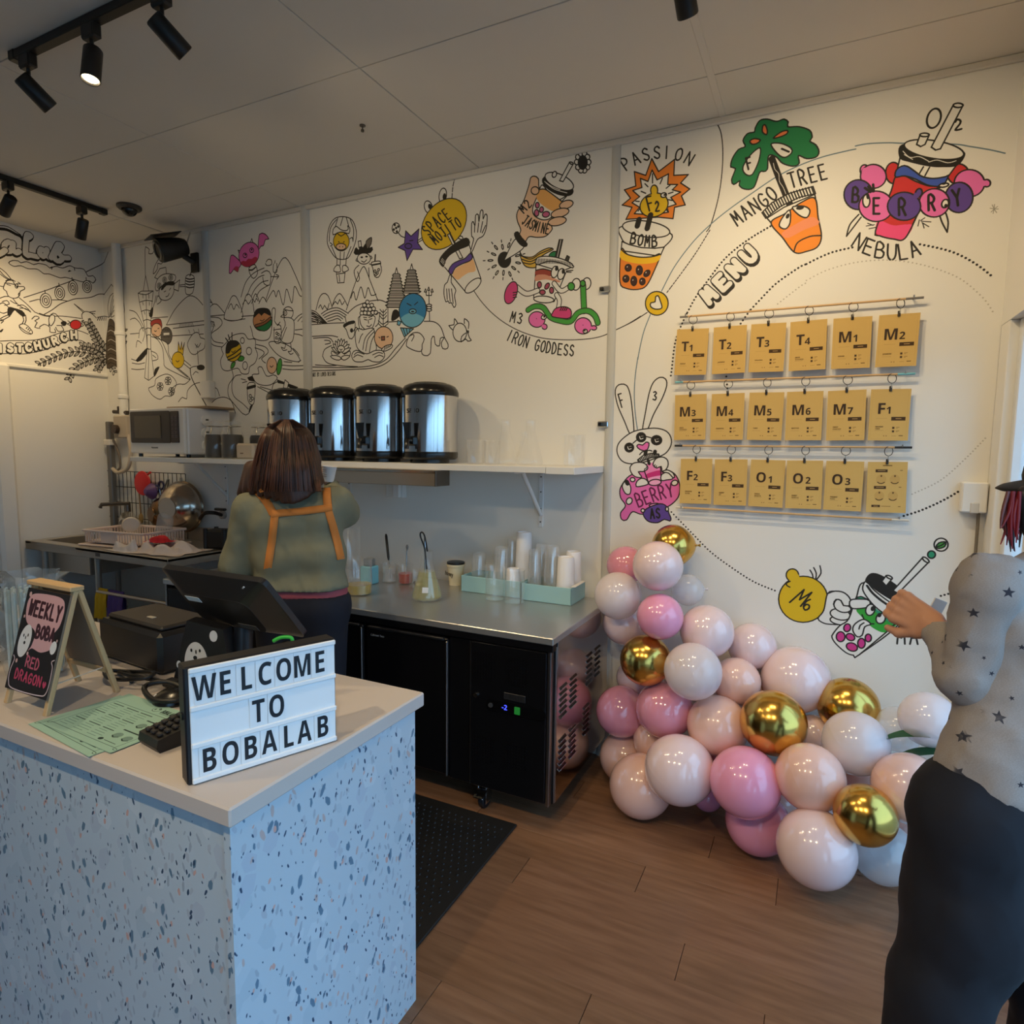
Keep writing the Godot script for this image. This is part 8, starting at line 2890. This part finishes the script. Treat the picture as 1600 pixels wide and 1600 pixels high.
# ================================================================ people
# bones: [from, to, radius, radius, (flattening axis, factor)]; the smooth union of tapered capsules is meshed as surface nets
func bone_field(p: Vector3, bones: Array, kk: float) -> float:
	var v := 1e3
	for b in bones:
		v = smin(v, bone_dist(p, b), kk)
	return v
func smin(a: float, b: float, kk: float) -> float:
	var h := maxf(kk - absf(a - b), 0.0) / kk
	return minf(a, b) - h * h * kk * 0.25
func bone_dist(p: Vector3, b: Array) -> float:
	var a: Vector3 = b[0]
	var ab: Vector3 = b[1] - a
	var ap := p - a
	var t := clampf(ap.dot(ab) / maxf(ab.length_squared(), 1e-9), 0.0, 1.0)
	var d := ap - ab * t
	if b.size() > 4:
		var n: Vector3 = b[4]
		d += n * (d.dot(n) * (b[5] - 1.0))
	return d.length() - lerpf(b[2], b[3], t)
func skin_arrays(bones: Array, cell: float, kk: float, cuts: Array, out_v: PackedVector3Array, out_i: PackedInt32Array, wrinkle: FastNoiseLite = null, amp := 0.0) -> void:
	var lo := Vector3(1e9, 1e9, 1e9)
	var hi := -lo
	for b in bones:
		var r: float = maxf(b[2], b[3]) + kk * 0.3 + cell * 2.0
		for e in 2:
			var q: Vector3 = b[e]
			lo = lo.min(q - Vector3(r, r, r))
			hi = hi.max(q + Vector3(r, r, r))
	var nx := int((hi.x - lo.x) / cell) + 2
	var ny := int((hi.y - lo.y) / cell) + 2
	var nz := int((hi.z - lo.z) / cell) + 2
	var fld := PackedFloat32Array()
	fld.resize(nx * ny * nz)
	fld.fill(1e3)
	for b in bones:
		var r: float = maxf(b[2], b[3]) + kk + cell * 2.0
		var l: Vector3 = ((b[0] as Vector3).min(b[1]) - Vector3(r, r, r) - lo) / cell
		var h: Vector3 = ((b[0] as Vector3).max(b[1]) + Vector3(r, r, r) - lo) / cell
		for x in range(maxi(0, int(l.x)), mini(nx - 1, int(h.x) + 1) + 1):
			for y in range(maxi(0, int(l.y)), mini(ny - 1, int(h.y) + 1) + 1):
				var at := (x * ny + y) * nz
				for z in range(maxi(0, int(l.z)), mini(nz - 1, int(h.z) + 1) + 1):
					var d := bone_dist(lo + Vector3(x, y, z) * cell, b)
					var o := fld[at + z]
					var hh := maxf(kk - absf(o - d), 0.0) / kk
					fld[at + z] = minf(o, d) - hh * hh * kk * 0.25
	if not cuts.is_empty() or wrinkle != null:
		for x in nx:
			for y in ny:
				var at := (x * ny + y) * nz
				for z in nz:
					if fld[at + z] < 0.2:
						var p := lo + Vector3(x, y, z) * cell
						if wrinkle != null and absf(fld[at + z]) < 0.05:
							fld[at + z] += wrinkle.get_noise_3dv(p) * amp
						for c in cuts:
							fld[at + z] = maxf(fld[at + z], (p - (c[0] as Vector3)).dot(c[1]))
	var idx := PackedInt32Array()
	idx.resize(nx * ny * nz)
	idx.fill(-1)
	var sy := nz
	var sx := ny * nz
	var corner := [0, sx, sy, sx + sy, 1, sx + 1, sy + 1, sx + sy + 1]
	var far := cell * 2.5
	for x in nx - 1:
		for y in ny - 1:
			for z in nz - 1:
				var i := (x * ny + y) * nz + z
				if absf(fld[i]) > far:
					continue
				var m := 0
				for c in 8:
					if fld[i + corner[c]] < 0.0:
						m |= 1 << c
				if m == 0 or m == 255:
					continue
				var s := Vector3.ZERO
				var n := 0
				for c in 8:
					for ax in 3:
						var bit: int = [1, 2, 4][ax]
						if c & bit:
							continue
						var c2: int = c | bit
						if ((m >> c) & 1) != ((m >> c2) & 1):
							var f0 := fld[i + corner[c]]
							var f1 := fld[i + corner[c2]]
							var q := Vector3(c & 1, (c >> 1) & 1, (c >> 2) & 1)
							q[ax] += f0 / (f0 - f1)
							s += q
							n += 1
				idx[i] = out_v.size()
				out_v.append(lo + (Vector3(x, y, z) + s / n) * cell)
	for x in range(1, nx - 1):
		for y in range(1, ny - 1):
			for z in range(1, nz - 1):
				var i := (x * ny + y) * nz + z
				if absf(fld[i]) > far:
					continue
				var inside := fld[i] < 0.0
				for ax in 3:
					var st: int = [sx, sy, 1][ax]
					if (fld[i + st] < 0.0) == inside:
						continue
					var u: int = [sy, 1, sx][ax]
					var v: int = [1, sx, sy][ax]
					var a := idx[i]
					var b := idx[i - u]
					var c := idx[i - u - v]
					var d := idx[i - v]
					if a < 0 or b < 0 or c < 0 or d < 0:
						continue
					if inside:
						out_i.append_array(PackedInt32Array([a, c, b, a, d, c]))
					else:
						out_i.append_array(PackedInt32Array([a, b, c, a, c, d]))
func skin_mesh(sets: Array) -> ArrayMesh:   # sets: [[bones, cell, k, cuts, noise, amp], ...] joined into one mesh
	var v := PackedVector3Array()
	var ix := PackedInt32Array()
	for s in sets:
		skin_arrays(s[0], s[1], s[2], s[3] if s.size() > 3 else [], v, ix, s[4] if s.size() > 4 else null, s[5] if s.size() > 5 else 0.0)
	var nm := PackedVector3Array()
	nm.resize(v.size())
	for t in range(0, ix.size(), 3):
		var n := (v[ix[t + 2]] - v[ix[t]]).cross(v[ix[t + 1]] - v[ix[t]])
		for e in 3:
			nm[ix[t + e]] += n
	for i in nm.size():
		nm[i] = nm[i].normalized()
	var arr: Array = []
	arr.resize(Mesh.ARRAY_MAX)
	arr[Mesh.ARRAY_VERTEX] = v
	arr[Mesh.ARRAY_NORMAL] = nm
	arr[Mesh.ARRAY_INDEX] = ix
	var me := ArrayMesh.new()
	me.add_surface_from_arrays(Mesh.PRIMITIVE_TRIANGLES, arr)
	return me
func onto(px: float, py: float, bones: Array, kk: float, start: float) -> Vector3:   # nearest garment surface along a direction
	var d := ray(px, py).normalized()
	var t := start
	for i in 60:
		var v := bone_field(CAM + d * t, bones, kk)
		if v < 0.001:
			break
		t += v * 0.9
		if t > start + 1.2:
			t = start + 0.5
			break
	return CAM + d * t
func strap(path: Array, wpx: float, bones: Array, kk: float, start: float, called: String, m: Material, parent: Node) -> void:
	var st := S()
	st.set_smooth_group(1)
	var rows: Array = []
	for i in path.size() - 1:
		var a := Vector2(path[i][0], path[i][1])
		var b := Vector2(path[i + 1][0], path[i + 1][1])
		var n := maxi(2, int(a.distance_to(b) / 6.0))
		for j in (n if i < path.size() - 2 else n + 1):
			var c := a.lerp(b, float(j) / n)
			var o := (b - a).normalized().orthogonal() * wpx * 0.5
			var r: Array = []
			for s in [-1.0, 0.0, 1.0]:
				var q: Vector2 = c + o * s
				var p := onto(q.x, q.y, bones, kk, start)
				r.append(p + (CAM - p).normalized() * 0.004)
			rows.append(r)
	for i in rows.size() - 1:
		for s in 2:
			var inn: Vector3 = (rows[i][1] - CAM).normalized() * 0.003
			quad(st, rows[i][s], rows[i][s + 1], rows[i + 1][s + 1], rows[i + 1][s])
			quad(st, rows[i][s] + inn, rows[i + 1][s] + inn, rows[i + 1][s + 1] + inn, rows[i][s + 1] + inn)
		var dn: Vector3 = (rows[i][1] - CAM).normalized() * 0.003
		quad(st, rows[i][0], rows[i + 1][0], rows[i + 1][0] + dn, rows[i][0] + dn)
		quad(st, rows[i + 1][2], rows[i][2], rows[i][2] + dn, rows[i + 1][2] + dn)
	obj(st, called, m, parent)
func hand_bones(wrist: Vector3, dir: Vector3, back: Vector3, side: float, curl: float) -> Array:   # dir: along the palm, back: out of the back of the hand
	var out: Array = []
	var across := dir.cross(back).normalized() * side    # from little finger to index
	var palm := wrist + dir * 0.085
	out.append([wrist - dir * 0.02, wrist + dir * 0.02, 0.024, 0.024])
	for i in 4:
		var o := across * (-0.030 + 0.020 * i)
		out.append([wrist + o * 0.55 + dir * 0.01, palm + o, 0.017, 0.0125])
		var ln: float = [0.060, 0.075, 0.082, 0.074][i]
		var p := palm + o
		var an := curl * 0.55
		for s in 3:
			var q: Vector3 = p + (dir * cos(an) - back * sin(an)) * ln * [0.45, 0.32, 0.26][s]
			out.append([p, q, [0.0105, 0.0098, 0.009][s], [0.0098, 0.009, 0.0078][s]])
			p = q
			an += curl * 0.75
	var tb := wrist + dir * 0.025 + across * 0.030
	var tm := tb + dir * 0.035 + across * 0.026 - back * 0.008
	out.append([wrist + dir * 0.015 + across * 0.012, tb, 0.020, 0.015])
	out.append([tb, tm, 0.0135, 0.011])
	out.append([tm, tm + dir * 0.030 + across * 0.004 - back * 0.010 * curl, 0.0105, 0.0085])
	return out

func build_people() -> void:
	var skin_m := mat(c8(206, 152, 124), 0.55)
	var hairtex := noise_tex(0.05, c8(38, 22, 17), c8(92, 56, 38), 256, 1.0, 77, 4)
	build_worker(skin_m, hairtex)
	build_customer(skin_m)

func wpt(px: float, py: float, dt := 0.0) -> Vector3:
	return at_depth(px, py, 2.63 + dt)
func build_worker(skin_m: Material, hairtex: Texture2D) -> void:
	var F := Vector3(-0.716, 0, -0.698)
	var Rv := Vector3(0.698, 0, -0.716)
	var foot := Vector3(-1.93, 0.0, 1.14)
	var o := thing("person", "person in an olive sweater and orange apron straps, back turned, long brown hair", "person", foot)
	var inv := Transform3D(Basis.IDENTITY, -foot)
	var head := wpt(450, 712, 0.02)
	var neck := wpt(452, 768, 0.02)
	var shl := wpt(392, 797)
	var shr := wpt(527, 787, 0.02)
	var ell_ := wpt(369, 885, 0.02)
	var wrl := wpt(392, 905, 0.22)
	var elr := wpt(536, 800, 0.10)
	var wrr := wpt(518, 762, 0.27)
	var hipl := wpt(438, 955, 0.02)
	var hipr := wpt(505, 950, 0.02)
	var legs: Array = []
	var shoes: Array = []
	var skin_b: Array = []
	for s in [[hipl, -1.0], [hipr, 1.0]]:
		var hp: Vector3 = s[0]
		var kn: Vector3 = Vector3(hp.x, 0.48, hp.z) + F * 0.02 + Rv * s[1] * 0.01
		var an: Vector3 = Vector3(hp.x, 0.09, hp.z) + Rv * s[1] * 0.015
		legs.append([hp, kn, 0.105, 0.075])
		legs.append([kn, an, 0.075, 0.058])
		skin_b.append([hp, kn, 0.08, 0.05])
		skin_b.append([kn, an, 0.05, 0.038])
		skin_b.append([an, an + F * 0.10 - Vector3(0, 0.05, 0), 0.036, 0.028])
		shoes.append([an + Vector3(0, -0.045, 0) - F * 0.035, an + Vector3(0, -0.05, 0) + F * 0.15, 0.044, 0.036])
	skin_b.append_array([[hipl, hipr, 0.075, 0.075], [(hipl + hipr) / 2, wpt(465, 830, 0.03), 0.075, 0.075], [shl, shr, 0.04, 0.04], [wpt(460, 815, 0.02), neck, 0.06, 0.045], [neck, head, 0.05, 0.055], [shl, ell_, 0.045, 0.04], [ell_, wrl, 0.04, 0.027], [shr, elr, 0.045, 0.04], [elr, wrr, 0.04, 0.027]])
	var headb: Array = [[head + Vector3(0, 0.02, 0) - F * 0.015, head + Vector3(0, 0.03, 0) + F * 0.01, 0.088, 0.084], [head + Vector3(0, -0.05, 0) + F * 0.035, head + Vector3(0, -0.075, 0) + F * 0.055, 0.05, 0.036], [head + F * 0.088 + Vector3(0, -0.005, 0), head + F * 0.105 + Vector3(0, -0.03, 0), 0.010, 0.013], [head + Rv * 0.082, head + Rv * 0.088 + Vector3(0, -0.03, 0), 0.014, 0.010], [head - Rv * 0.082, head - Rv * 0.088 + Vector3(0, -0.03, 0), 0.014, 0.010], [neck, head - Vector3(0, 0.03, 0), 0.052, 0.055], [head + F * 0.078 + Vector3(0, -0.058, 0) - Rv * 0.02, head + F * 0.078 + Vector3(0, -0.058, 0) + Rv * 0.02, 0.009, 0.009]]
	var hl := hand_bones(wrl, (F + Vector3(0, -0.25, 0)).normalized(), Vector3(0, 1, 0), 1.0, 0.5)
	var hr := hand_bones(wrr, (F * 0.5 + Vector3(0, 0.7, 0) - Rv * 0.4).normalized(), (Rv * 0.8 - F * 0.3).normalized(), -1.0, 0.9)
	var body := part(skin_mesh([[skin_b, 0.016, 0.05], [headb, 0.007, 0.03], [hl, 0.005, 0.008], [hr, 0.005, 0.008]]), "body", skin_m, o, inv)
	for s in [-1.0, 1.0]:
		var st := S()
		ball(st, Vector3(0.013, 0.009, 0.008), Transform3D(Basis.IDENTITY, head + F * 0.088 + Rv * s * 0.032 + Vector3(0, 0.005, 0)), 12, 8)
		obj(st, "eye", mat(c8(40, 28, 24), 0.3), body)
	# sweater
	var sweat: Array = [[shl, shr, 0.068, 0.066], [wpt(428, 822), wpt(500, 815, 0.01), 0.108, 0.104], [wpt(434, 872), wpt(503, 868), 0.102, 0.102], [wpt(432, 925), wpt(506, 922), 0.106, 0.106], [wpt(467, 850, 0.07), wpt(468, 910, 0.07), 0.11, 0.12], [wpt(460, 800, 0.03), neck, 0.10, 0.062], [shl, ell_, 0.066, 0.062], [ell_, wrl, 0.060, 0.042], [shr, elr, 0.066, 0.060], [elr, wrr, 0.058, 0.040]]
	var wr := FastNoiseLite.new()
	wr.seed = 12
	wr.frequency = 8.0
	var sw_m := mat(c8(122, 122, 102), 0.9)
	part(skin_mesh([[sweat, 0.011, 0.045, [[wpt(470, 918), Vector3(0.02, -1, 0).normalized()]], wr, 0.008]]), "sweater", sw_m, o, inv)
	# trousers, waistband and shoes
	var hips: Array = [[wpt(440, 945, 0.02), wpt(505, 942, 0.02), 0.108, 0.108], [wpt(468, 945, 0.07), wpt(468, 965, 0.07), 0.11, 0.11]]
	hips.append_array(legs)
	part(skin_mesh([[hips, 0.014, 0.05, [[wpt(470, 927), Vector3.UP], [Vector3(0, 0.055, 0), Vector3.DOWN]]]]), "trousers", mat(c8(22, 25, 38), 0.85), o, inv)
	part(skin_mesh([[[[wpt(437, 928, 0.02), wpt(504, 925, 0.02), 0.104, 0.104], [wpt(467, 925, 0.07), wpt(468, 935, 0.07), 0.112, 0.112]], 0.009, 0.05, [[wpt(470, 914), Vector3.UP], [wpt(470, 931), Vector3.DOWN]]]]), "waistband", mat(c8(176, 84, 92), 0.8), o, inv)
	for s in shoes:
		part(skin_mesh([[[s], 0.012, 0.02, [[Vector3(0, 0.002, 0), Vector3.DOWN]]]]), "shoe", mat(c8(20, 20, 22), 0.6), o, inv)
	# apron straps
	var strap_m := mat(c8(206, 128, 58), 0.8)
	var sp := Node3D.new()
	sp.name = "apron_straps"
	o.add_child(sp)
	sp.transform = inv
	strap([[403, 768], [408, 773], [418, 786], [427, 803]], 13.0, sweat, 0.045, 2.0, "strap", strap_m, sp)
	strap([[430, 800], [425, 845], [418, 890]], 12.5, sweat, 0.045, 2.0, "strap", strap_m, sp)
	strap([[424, 803], [470, 799], [519, 793]], 11.5, sweat, 0.045, 2.0, "strap", strap_m, sp)
	strap([[510, 762], [511, 778], [513, 797]], 13.0, sweat, 0.045, 2.0, "strap", strap_m, sp)
	strap([[512, 794], [521, 824], [528, 850], [533, 874]], 12.0, sweat, 0.045, 2.0, "strap", strap_m, sp)
	# hair in locks
	var locks: Array = [[head + Vector3(0, 0.035, 0) - F * 0.025, head + Vector3(0, 0.03, 0), 0.112, 0.108], [head + Vector3(0, 0.02, 0) - F * 0.03, wpt(450, 742, -0.045), 0.112, 0.098], [wpt(428, 728, 0.0), wpt(408, 752, 0.0), 0.085, 0.050], [wpt(472, 726, 0.0), wpt(478, 746, 0.0), 0.082, 0.055]]
	var tips := [[374, 772, 0.02], [383, 768, -0.01], [394, 770, -0.04], [406, 773, -0.07], [418, 776, -0.09], [431, 779, -0.105], [444, 783, -0.115], [457, 783, -0.115], [468, 779, -0.105], [479, 774, -0.09], [489, 766, -0.07], [497, 758, -0.04], [502, 752, -0.01], [390, 764, 0.07], [498, 750, 0.06]]
	for i in tips.size():
		var tp := wpt(tips[i][0], tips[i][1], tips[i][2])
		var md := wpt(lerpf(450.0, tips[i][0], 0.74), 732 + (i * 5) % 9, tips[i][2] * 0.85)
		locks.append([md, tp, 0.034, 0.012])
	var hm := StandardMaterial3D.new()
	hm.albedo_texture = hairtex
	hm.uv1_triplanar = true
	hm.uv1_scale = Vector3(7.0, 0.7, 7.0)
	hm.roughness = 0.48
	var hair := part(skin_mesh([[locks, 0.007, 0.03]]), "hair", hm, o, inv)
	var r := RandomNumberGenerator.new()
	r.seed = 5
	for tone in 2:
		var st := S()
		for i in 55:
			var u := r.randf_range(-1.0, 1.0)
			var pts: Array = []
			var wav := r.randf_range(-3.0, 3.0)
			for q in [[656, 10.0], [668, 30.0], [685, 40.0], [705, 46.0], [728, 52.0], [750, 56.0], [768, 60.0]]:
				var px: float = 449.0 + u * q[1] * (1.12 if u < 0.0 else 0.88) + wav * sin((q[0] - 656.0) * 0.05)
				var p := onto(px, q[0], locks, 0.03, 2.1)
				if p.distance_to(head) > 0.45:
					break
				pts.append(p + (CAM - p).normalized() * 0.0012)
			if pts.size() > 3:
				tube(st, bez(pts, 3), 0.0026, 5)
		var sd := obj(st, "loose_strands", mat(c8(52, 30, 22), 0.45) if tone == 0 else mat(c8(94, 56, 38), 0.45), hair)
		sd.set_meta("kind", "stuff")
	var st: SurfaceTool
	# paper cup in the raised hand
	var cup := thing("paper_cup", "white printed paper cup held up by the worker beside the urns", "cup", wpt(513, 752, 0.24))
	st = S()
	lathe(st, [[0.0, 0.0], [0.024, 0.0], [0.033, 0.068], [0.035, 0.07], [0.032, 0.07], [0.022, 0.004], [0.0, 0.004]], 24, T(Vector3.ZERO, 0, 0.0, -0.12))
	obj(st, "cup_wall", mat(c8(228, 226, 226), 0.6), cup)
	for i in 4:
		st = S()
		rbox(st, Vector3(0.026, 0.002, 0.001), 0.0, T(Vector3(0.004 + 0.001 * i, 0.024 + i * 0.010, 0.0), 0, 0, -0.12) * T(Vector3(0.0, 0, 0.0285 + i * 0.0012)))
		obj(st, "print_line", mat(c8(120, 118, 122), 0.7), cup)

func cpt(px: float, py: float, dt := 0.0) -> Vector3:
	return at_depth(px, py, 1.30 + dt)
func build_customer(skin_m: Material) -> void:
	var F := Vector3(-0.55, 0, -0.835)
	var Rv := Vector3(0.835, 0, -0.55)
	var foot := Vector3(0.33, 0.0, 1.56)
	var o := thing("person", "person in a grey star-print sweater and dark trousers by the balloons, holding out a hand", "person", foot)
	var inv := Transform3D(Basis.IDENTITY, -foot)
	var head := cpt(1690, 792, 0.04)
	var neck := cpt(1672, 868, 0.03)
	var shl := cpt(1548, 915)
	var shr := cpt(1728, 925, 0.09)
	var ell_ := cpt(1512, 1062, 0.03)
	var wrl := cpt(1463, 980, 0.15)
	var elr := cpt(1735, 1080, 0.15)
	var wrr := cpt(1690, 1130, 0.30)
	var hipl := cpt(1516, 1290)
	var hipr := cpt(1640, 1290, 0.05)
	var knl := cpt(1466, 1550)
	var knr := cpt(1652, 1545, 0.06)
	var anl := knl + Vector3(-0.045, -0.39, 0.05)
	var anr := knr + Vector3(0.0, -0.40, 0.0)
	anl.y = 0.09
	anr.y = 0.09
	var skin_b: Array = [[hipl, knl, 0.08, 0.052], [knl, anl, 0.052, 0.038], [hipr, knr, 0.08, 0.052], [knr, anr, 0.052, 0.038], [anl, anl + F * 0.12 - Vector3(0, 0.05, 0), 0.036, 0.028], [anr, anr + F * 0.12 - Vector3(0, 0.05, 0), 0.036, 0.028], [hipl, hipr, 0.085, 0.085], [cpt(1600, 1250, 0.02), cpt(1630, 980, 0.03), 0.09, 0.10], [shl, shr, 0.045, 0.045], [cpt(1632, 930, 0.03), neck, 0.07, 0.048], [neck, head, 0.046, 0.05], [shl, ell_, 0.042, 0.036], [ell_, wrl, 0.036, 0.025], [shr, elr, 0.042, 0.036], [elr, wrr, 0.036, 0.025]]
	var headb: Array = [[head + Vector3(0, 0.03, 0) - F * 0.015, head + Vector3(0, 0.035, 0) + F * 0.01, 0.086, 0.082], [head + Vector3(0, -0.045, 0) + F * 0.035, head + Vector3(0, -0.07, 0) + F * 0.055, 0.048, 0.034], [head + F * 0.086, head + F * 0.103 + Vector3(0, -0.025, 0), 0.010, 0.013], [head + Rv * 0.08, head + Rv * 0.086 + Vector3(0, -0.03, 0), 0.014, 0.010], [head - Rv * 0.08, head - Rv * 0.086 + Vector3(0, -0.03, 0), 0.014, 0.010], [neck, head - Vector3(0, 0.03, 0), 0.048, 0.05], [head + F * 0.076 + Vector3(0, -0.053, 0) - Rv * 0.018, head + F * 0.076 + Vector3(0, -0.053, 0) + Rv * 0.018, 0.009, 0.009]]
	var camr := cam_basis.x
	var camu := cam_basis.y
	var fwd := -cam_basis.z
	var hl := hand_bones(wrl, (-camr * 0.50 + camu * 0.42 + fwd * 0.76).normalized(), (-camr * 0.62 - fwd * 0.62 + camu * 0.15).normalized(), -1.0, 1.5)
	var hr := hand_bones(wrr, (F * 0.8 + Vector3(0, -0.3, 0)).normalized(), (Rv * 0.8 + Vector3(0, 0.4, 0)).normalized(), -1.0, 0.7)
	var body := part(skin_mesh([[skin_b, 0.016, 0.05], [headb, 0.008, 0.03], [hl, 0.0035, 0.008], [hr, 0.006, 0.008]]), "body", skin_m, o, inv)
	for s in [-1.0, 1.0]:
		var st := S()
		ball(st, Vector3(0.013, 0.009, 0.008), Transform3D(Basis.IDENTITY, head + F * 0.086 + Rv * s * 0.031 + Vector3(0, 0.01, 0)), 12, 8)
		obj(st, "eye", mat(c8(30, 22, 20), 0.3), body)
	# sweater with printed stars
	var cv := flat_canvas(640, 640, c8(158, 151, 148))
	var n := FastNoiseLite.new()
	n.seed = 8
	n.frequency = 0.25
	for y in 640:
		for x in 640:
			var v := 1.0 + n.get_noise_2d(x * 0.35, y * 1.0) * 0.10
			var i := (y * 640 + x) * 3
			for c in 3:
				cv.d[i + c] = int(clampf(cv.d[i + c] * v, 0, 255))
	for s in [[90, 100, 34, 0.2], [330, 70, 16, 0.9], [520, 150, 30, 0.5], [220, 230, 15, 0.1], [420, 300, 38, 0.7], [90, 360, 18, 0.3], [250, 430, 30, 1.0], [560, 420, 16, 0.0], [380, 520, 22, 0.4], [120, 560, 28, 0.8], [540, 570, 34, 0.2], [300, 330, 13, 0.6], [470, 40, 12, 0.2], [40, 230, 14, 0.5], [180, 150, 11, 0.3], [600, 290, 13, 0.9]]:
		var a: Array = []
		for i in 10:
			var rr: float = s[2] if i % 2 == 0 else s[2] * 0.42
			a.append(s[0] + cos(TAU * i / 10 + s[3]) * rr)
			a.append(s[1] + sin(TAU * i / 10 + s[3]) * rr)
		fp(c8(52, 52, 62), a, -1)
	var sm := canvas_mat(cv, 0.95)
	sm.texture_repeat = true
	sm.uv1_triplanar = true
	sm.uv1_triplanar_sharpness = 8.0
	sm.uv1_scale = Vector3(4.0, 4.0, 4.0)
	var wr := FastNoiseLite.new()
	wr.seed = 31
	wr.frequency = 13.0
	var sweat: Array = [[shl, shr, 0.064, 0.062], [cpt(1592, 985, 0.02), cpt(1668, 990, 0.06), 0.102, 0.100], [cpt(1580, 1080, 0.02), cpt(1660, 1080, 0.06), 0.098, 0.098], [cpt(1572, 1150, 0.0), cpt(1648, 1155, 0.05), 0.096, 0.096], [cpt(1556, 1205, 0.0), cpt(1636, 1212, 0.05), 0.108, 0.108], [cpt(1552, 1270, 0.0), cpt(1630, 1275, 0.05), 0.110, 0.110], [cpt(1630, 940, 0.03), neck, 0.085, 0.056], [shr, elr, 0.064, 0.056], [elr, wrr, 0.054, 0.036]]
	var sleeve: Array = [[cpt(1562, 915, 0.01), shl, 0.060, 0.064], [shl, ell_, 0.063, 0.055], [ell_, cpt(1468, 990, 0.14), 0.053, 0.034]]
	var hem := (cpt(1516, 1226) - cpt(1600, 1256)).normalized()
	var hn := hem.cross(fwd).normalized()
	if hn.y > 0:
		hn = -hn
	part(skin_mesh([[sweat, 0.009, 0.04, [[cpt(1555, 1243), hn]], wr, 0.008], [sleeve, 0.009, 0.025, [[cpt(1461, 983, 0.15), (cpt(1463, 980, 0.15) - ell_).normalized()]], wr, 0.009]]), "sweater", sm, o, inv)
	# trousers
	var tr: Array = [[cpt(1522, 1265, 0.0), cpt(1640, 1272, 0.05), 0.112, 0.110], [hipl, cpt(1506, 1430), 0.112, 0.108], [cpt(1506, 1430), knl, 0.108, 0.086], [knl, anl, 0.084, 0.082], [hipr, cpt(1660, 1430, 0.06), 0.110, 0.098], [cpt(1660, 1430, 0.06), knr, 0.098, 0.080], [knr, anr, 0.080, 0.080]]
	var wt := FastNoiseLite.new()
	wt.seed = 3
	wt.frequency = 7.0
	part(skin_mesh([[tr, 0.012, 0.045, [[cpt(1555, 1222), -hn], [Vector3(0, 0.045, 0), Vector3.DOWN]], wt, 0.010]]), "trousers", mat(c8(14, 16, 27), 0.85), o, inv)
	for an in [anl, anr]:
		part(skin_mesh([[[[an + Vector3(0, -0.045, 0) - F * 0.03, an + Vector3(0, -0.05, 0) + F * 0.16, 0.044, 0.036]], 0.012, 0.02, [[Vector3(0, 0.002, 0), Vector3.DOWN]]]]), "shoe", mat(c8(30, 30, 34), 0.6), o, inv)
	# black peaked cap and hair with a red streak
	var black := mat(c8(18, 19, 24), 0.7)
	var st := S()
	ball(st, Vector3(0.105, 0.085, 0.105), Transform3D(Basis.IDENTITY, head + Vector3(0, 0.065, 0)), 28, 14)
	var cap := obj(st, "cap", black, o)
	cap.transform = inv
	st = S()
	var bl := (cpt(1563, 768, 0.02) - (head + Vector3(0, 0.055, 0))).normalized()
	var bx := Basis(bl, Vector3.UP, bl.cross(Vector3.UP).normalized()).orthonormalized()
	ball(st, Vector3(0.120, 0.012, 0.085), Transform3D(bx, cpt(1652, 756, 0.03)), 32, 8)
	var brim := obj(st, "brim", black, cap)
	var r := RandomNumberGenerator.new()
	r.seed = 19
	var hair_m := mat(c8(26, 22, 24), 0.45)
	var red_m := mat(c8(128, 26, 38), 0.45)
	var faded := mat(c8(112, 62, 60), 0.5)
	st = S()
	var hb: Array = [[head + Vector3(0, 0.04, 0), head + Vector3(0, 0.045, 0), 0.094, 0.094]]
	for i in 7:
		hb.append([cpt(1600 + i * 10, 775, 0.0 + 0.01 * i), cpt(1602 + i * 10, 828 + (i * 7) % 12, 0.01 * i), 0.020, 0.010])
		hb.append([cpt(1604 + i * 11, 775, 0.08), cpt(1606 + i * 11, 830, 0.08), 0.024, 0.012])
	var hair := part(skin_mesh([[hb, 0.008, 0.02]]), "hair", hair_m, o, inv)
	for s in 3:
		st = S()
		for i in [26, 16, 8][s]:
			var px := r.randf_range([1572, 1574, 1566][s], [1640, 1592, 1580][s])
			var ln: float = r.randf_range(40, 88) if s < 2 else r.randf_range(40, 70)
			var dt := r.randf_range(-0.02, 0.06)
			tube(st, bez([cpt(px + 6, 768, dt), cpt(px + r.randf_range(-4, 4), 775 + ln * 0.5, dt), cpt(px + r.randf_range(-14, 10), 775 + ln, dt)], 5), [0.0035, 0.0035, 0.0035, 0.0035, 0.0035, 0.0035, 0.003, 0.0028, 0.002, 0.0015, 0.001], 5)
		var hs := obj(st, ["hair_strands", "red_streak", "faded_streak"][s], [hair_m, red_m, faded][s], hair)
		hs.set_meta("kind", "stuff")
	# small white paper held behind the hand
	var pp := thing("paper_slip", "small white paper slip held in the customer's outstretched hand", "paper", cpt(1464, 950, 0.24))
	st = S()
	rbox(st, Vector3(0.055, 0.045, 0.003), 0.001, Transform3D(cam_basis * Basis.from_euler(Vector3(0.3, 0.4, -0.3)), Vector3.ZERO))
	obj(st, "sheet", mat(c8(226, 230, 236), 0.7), pp)
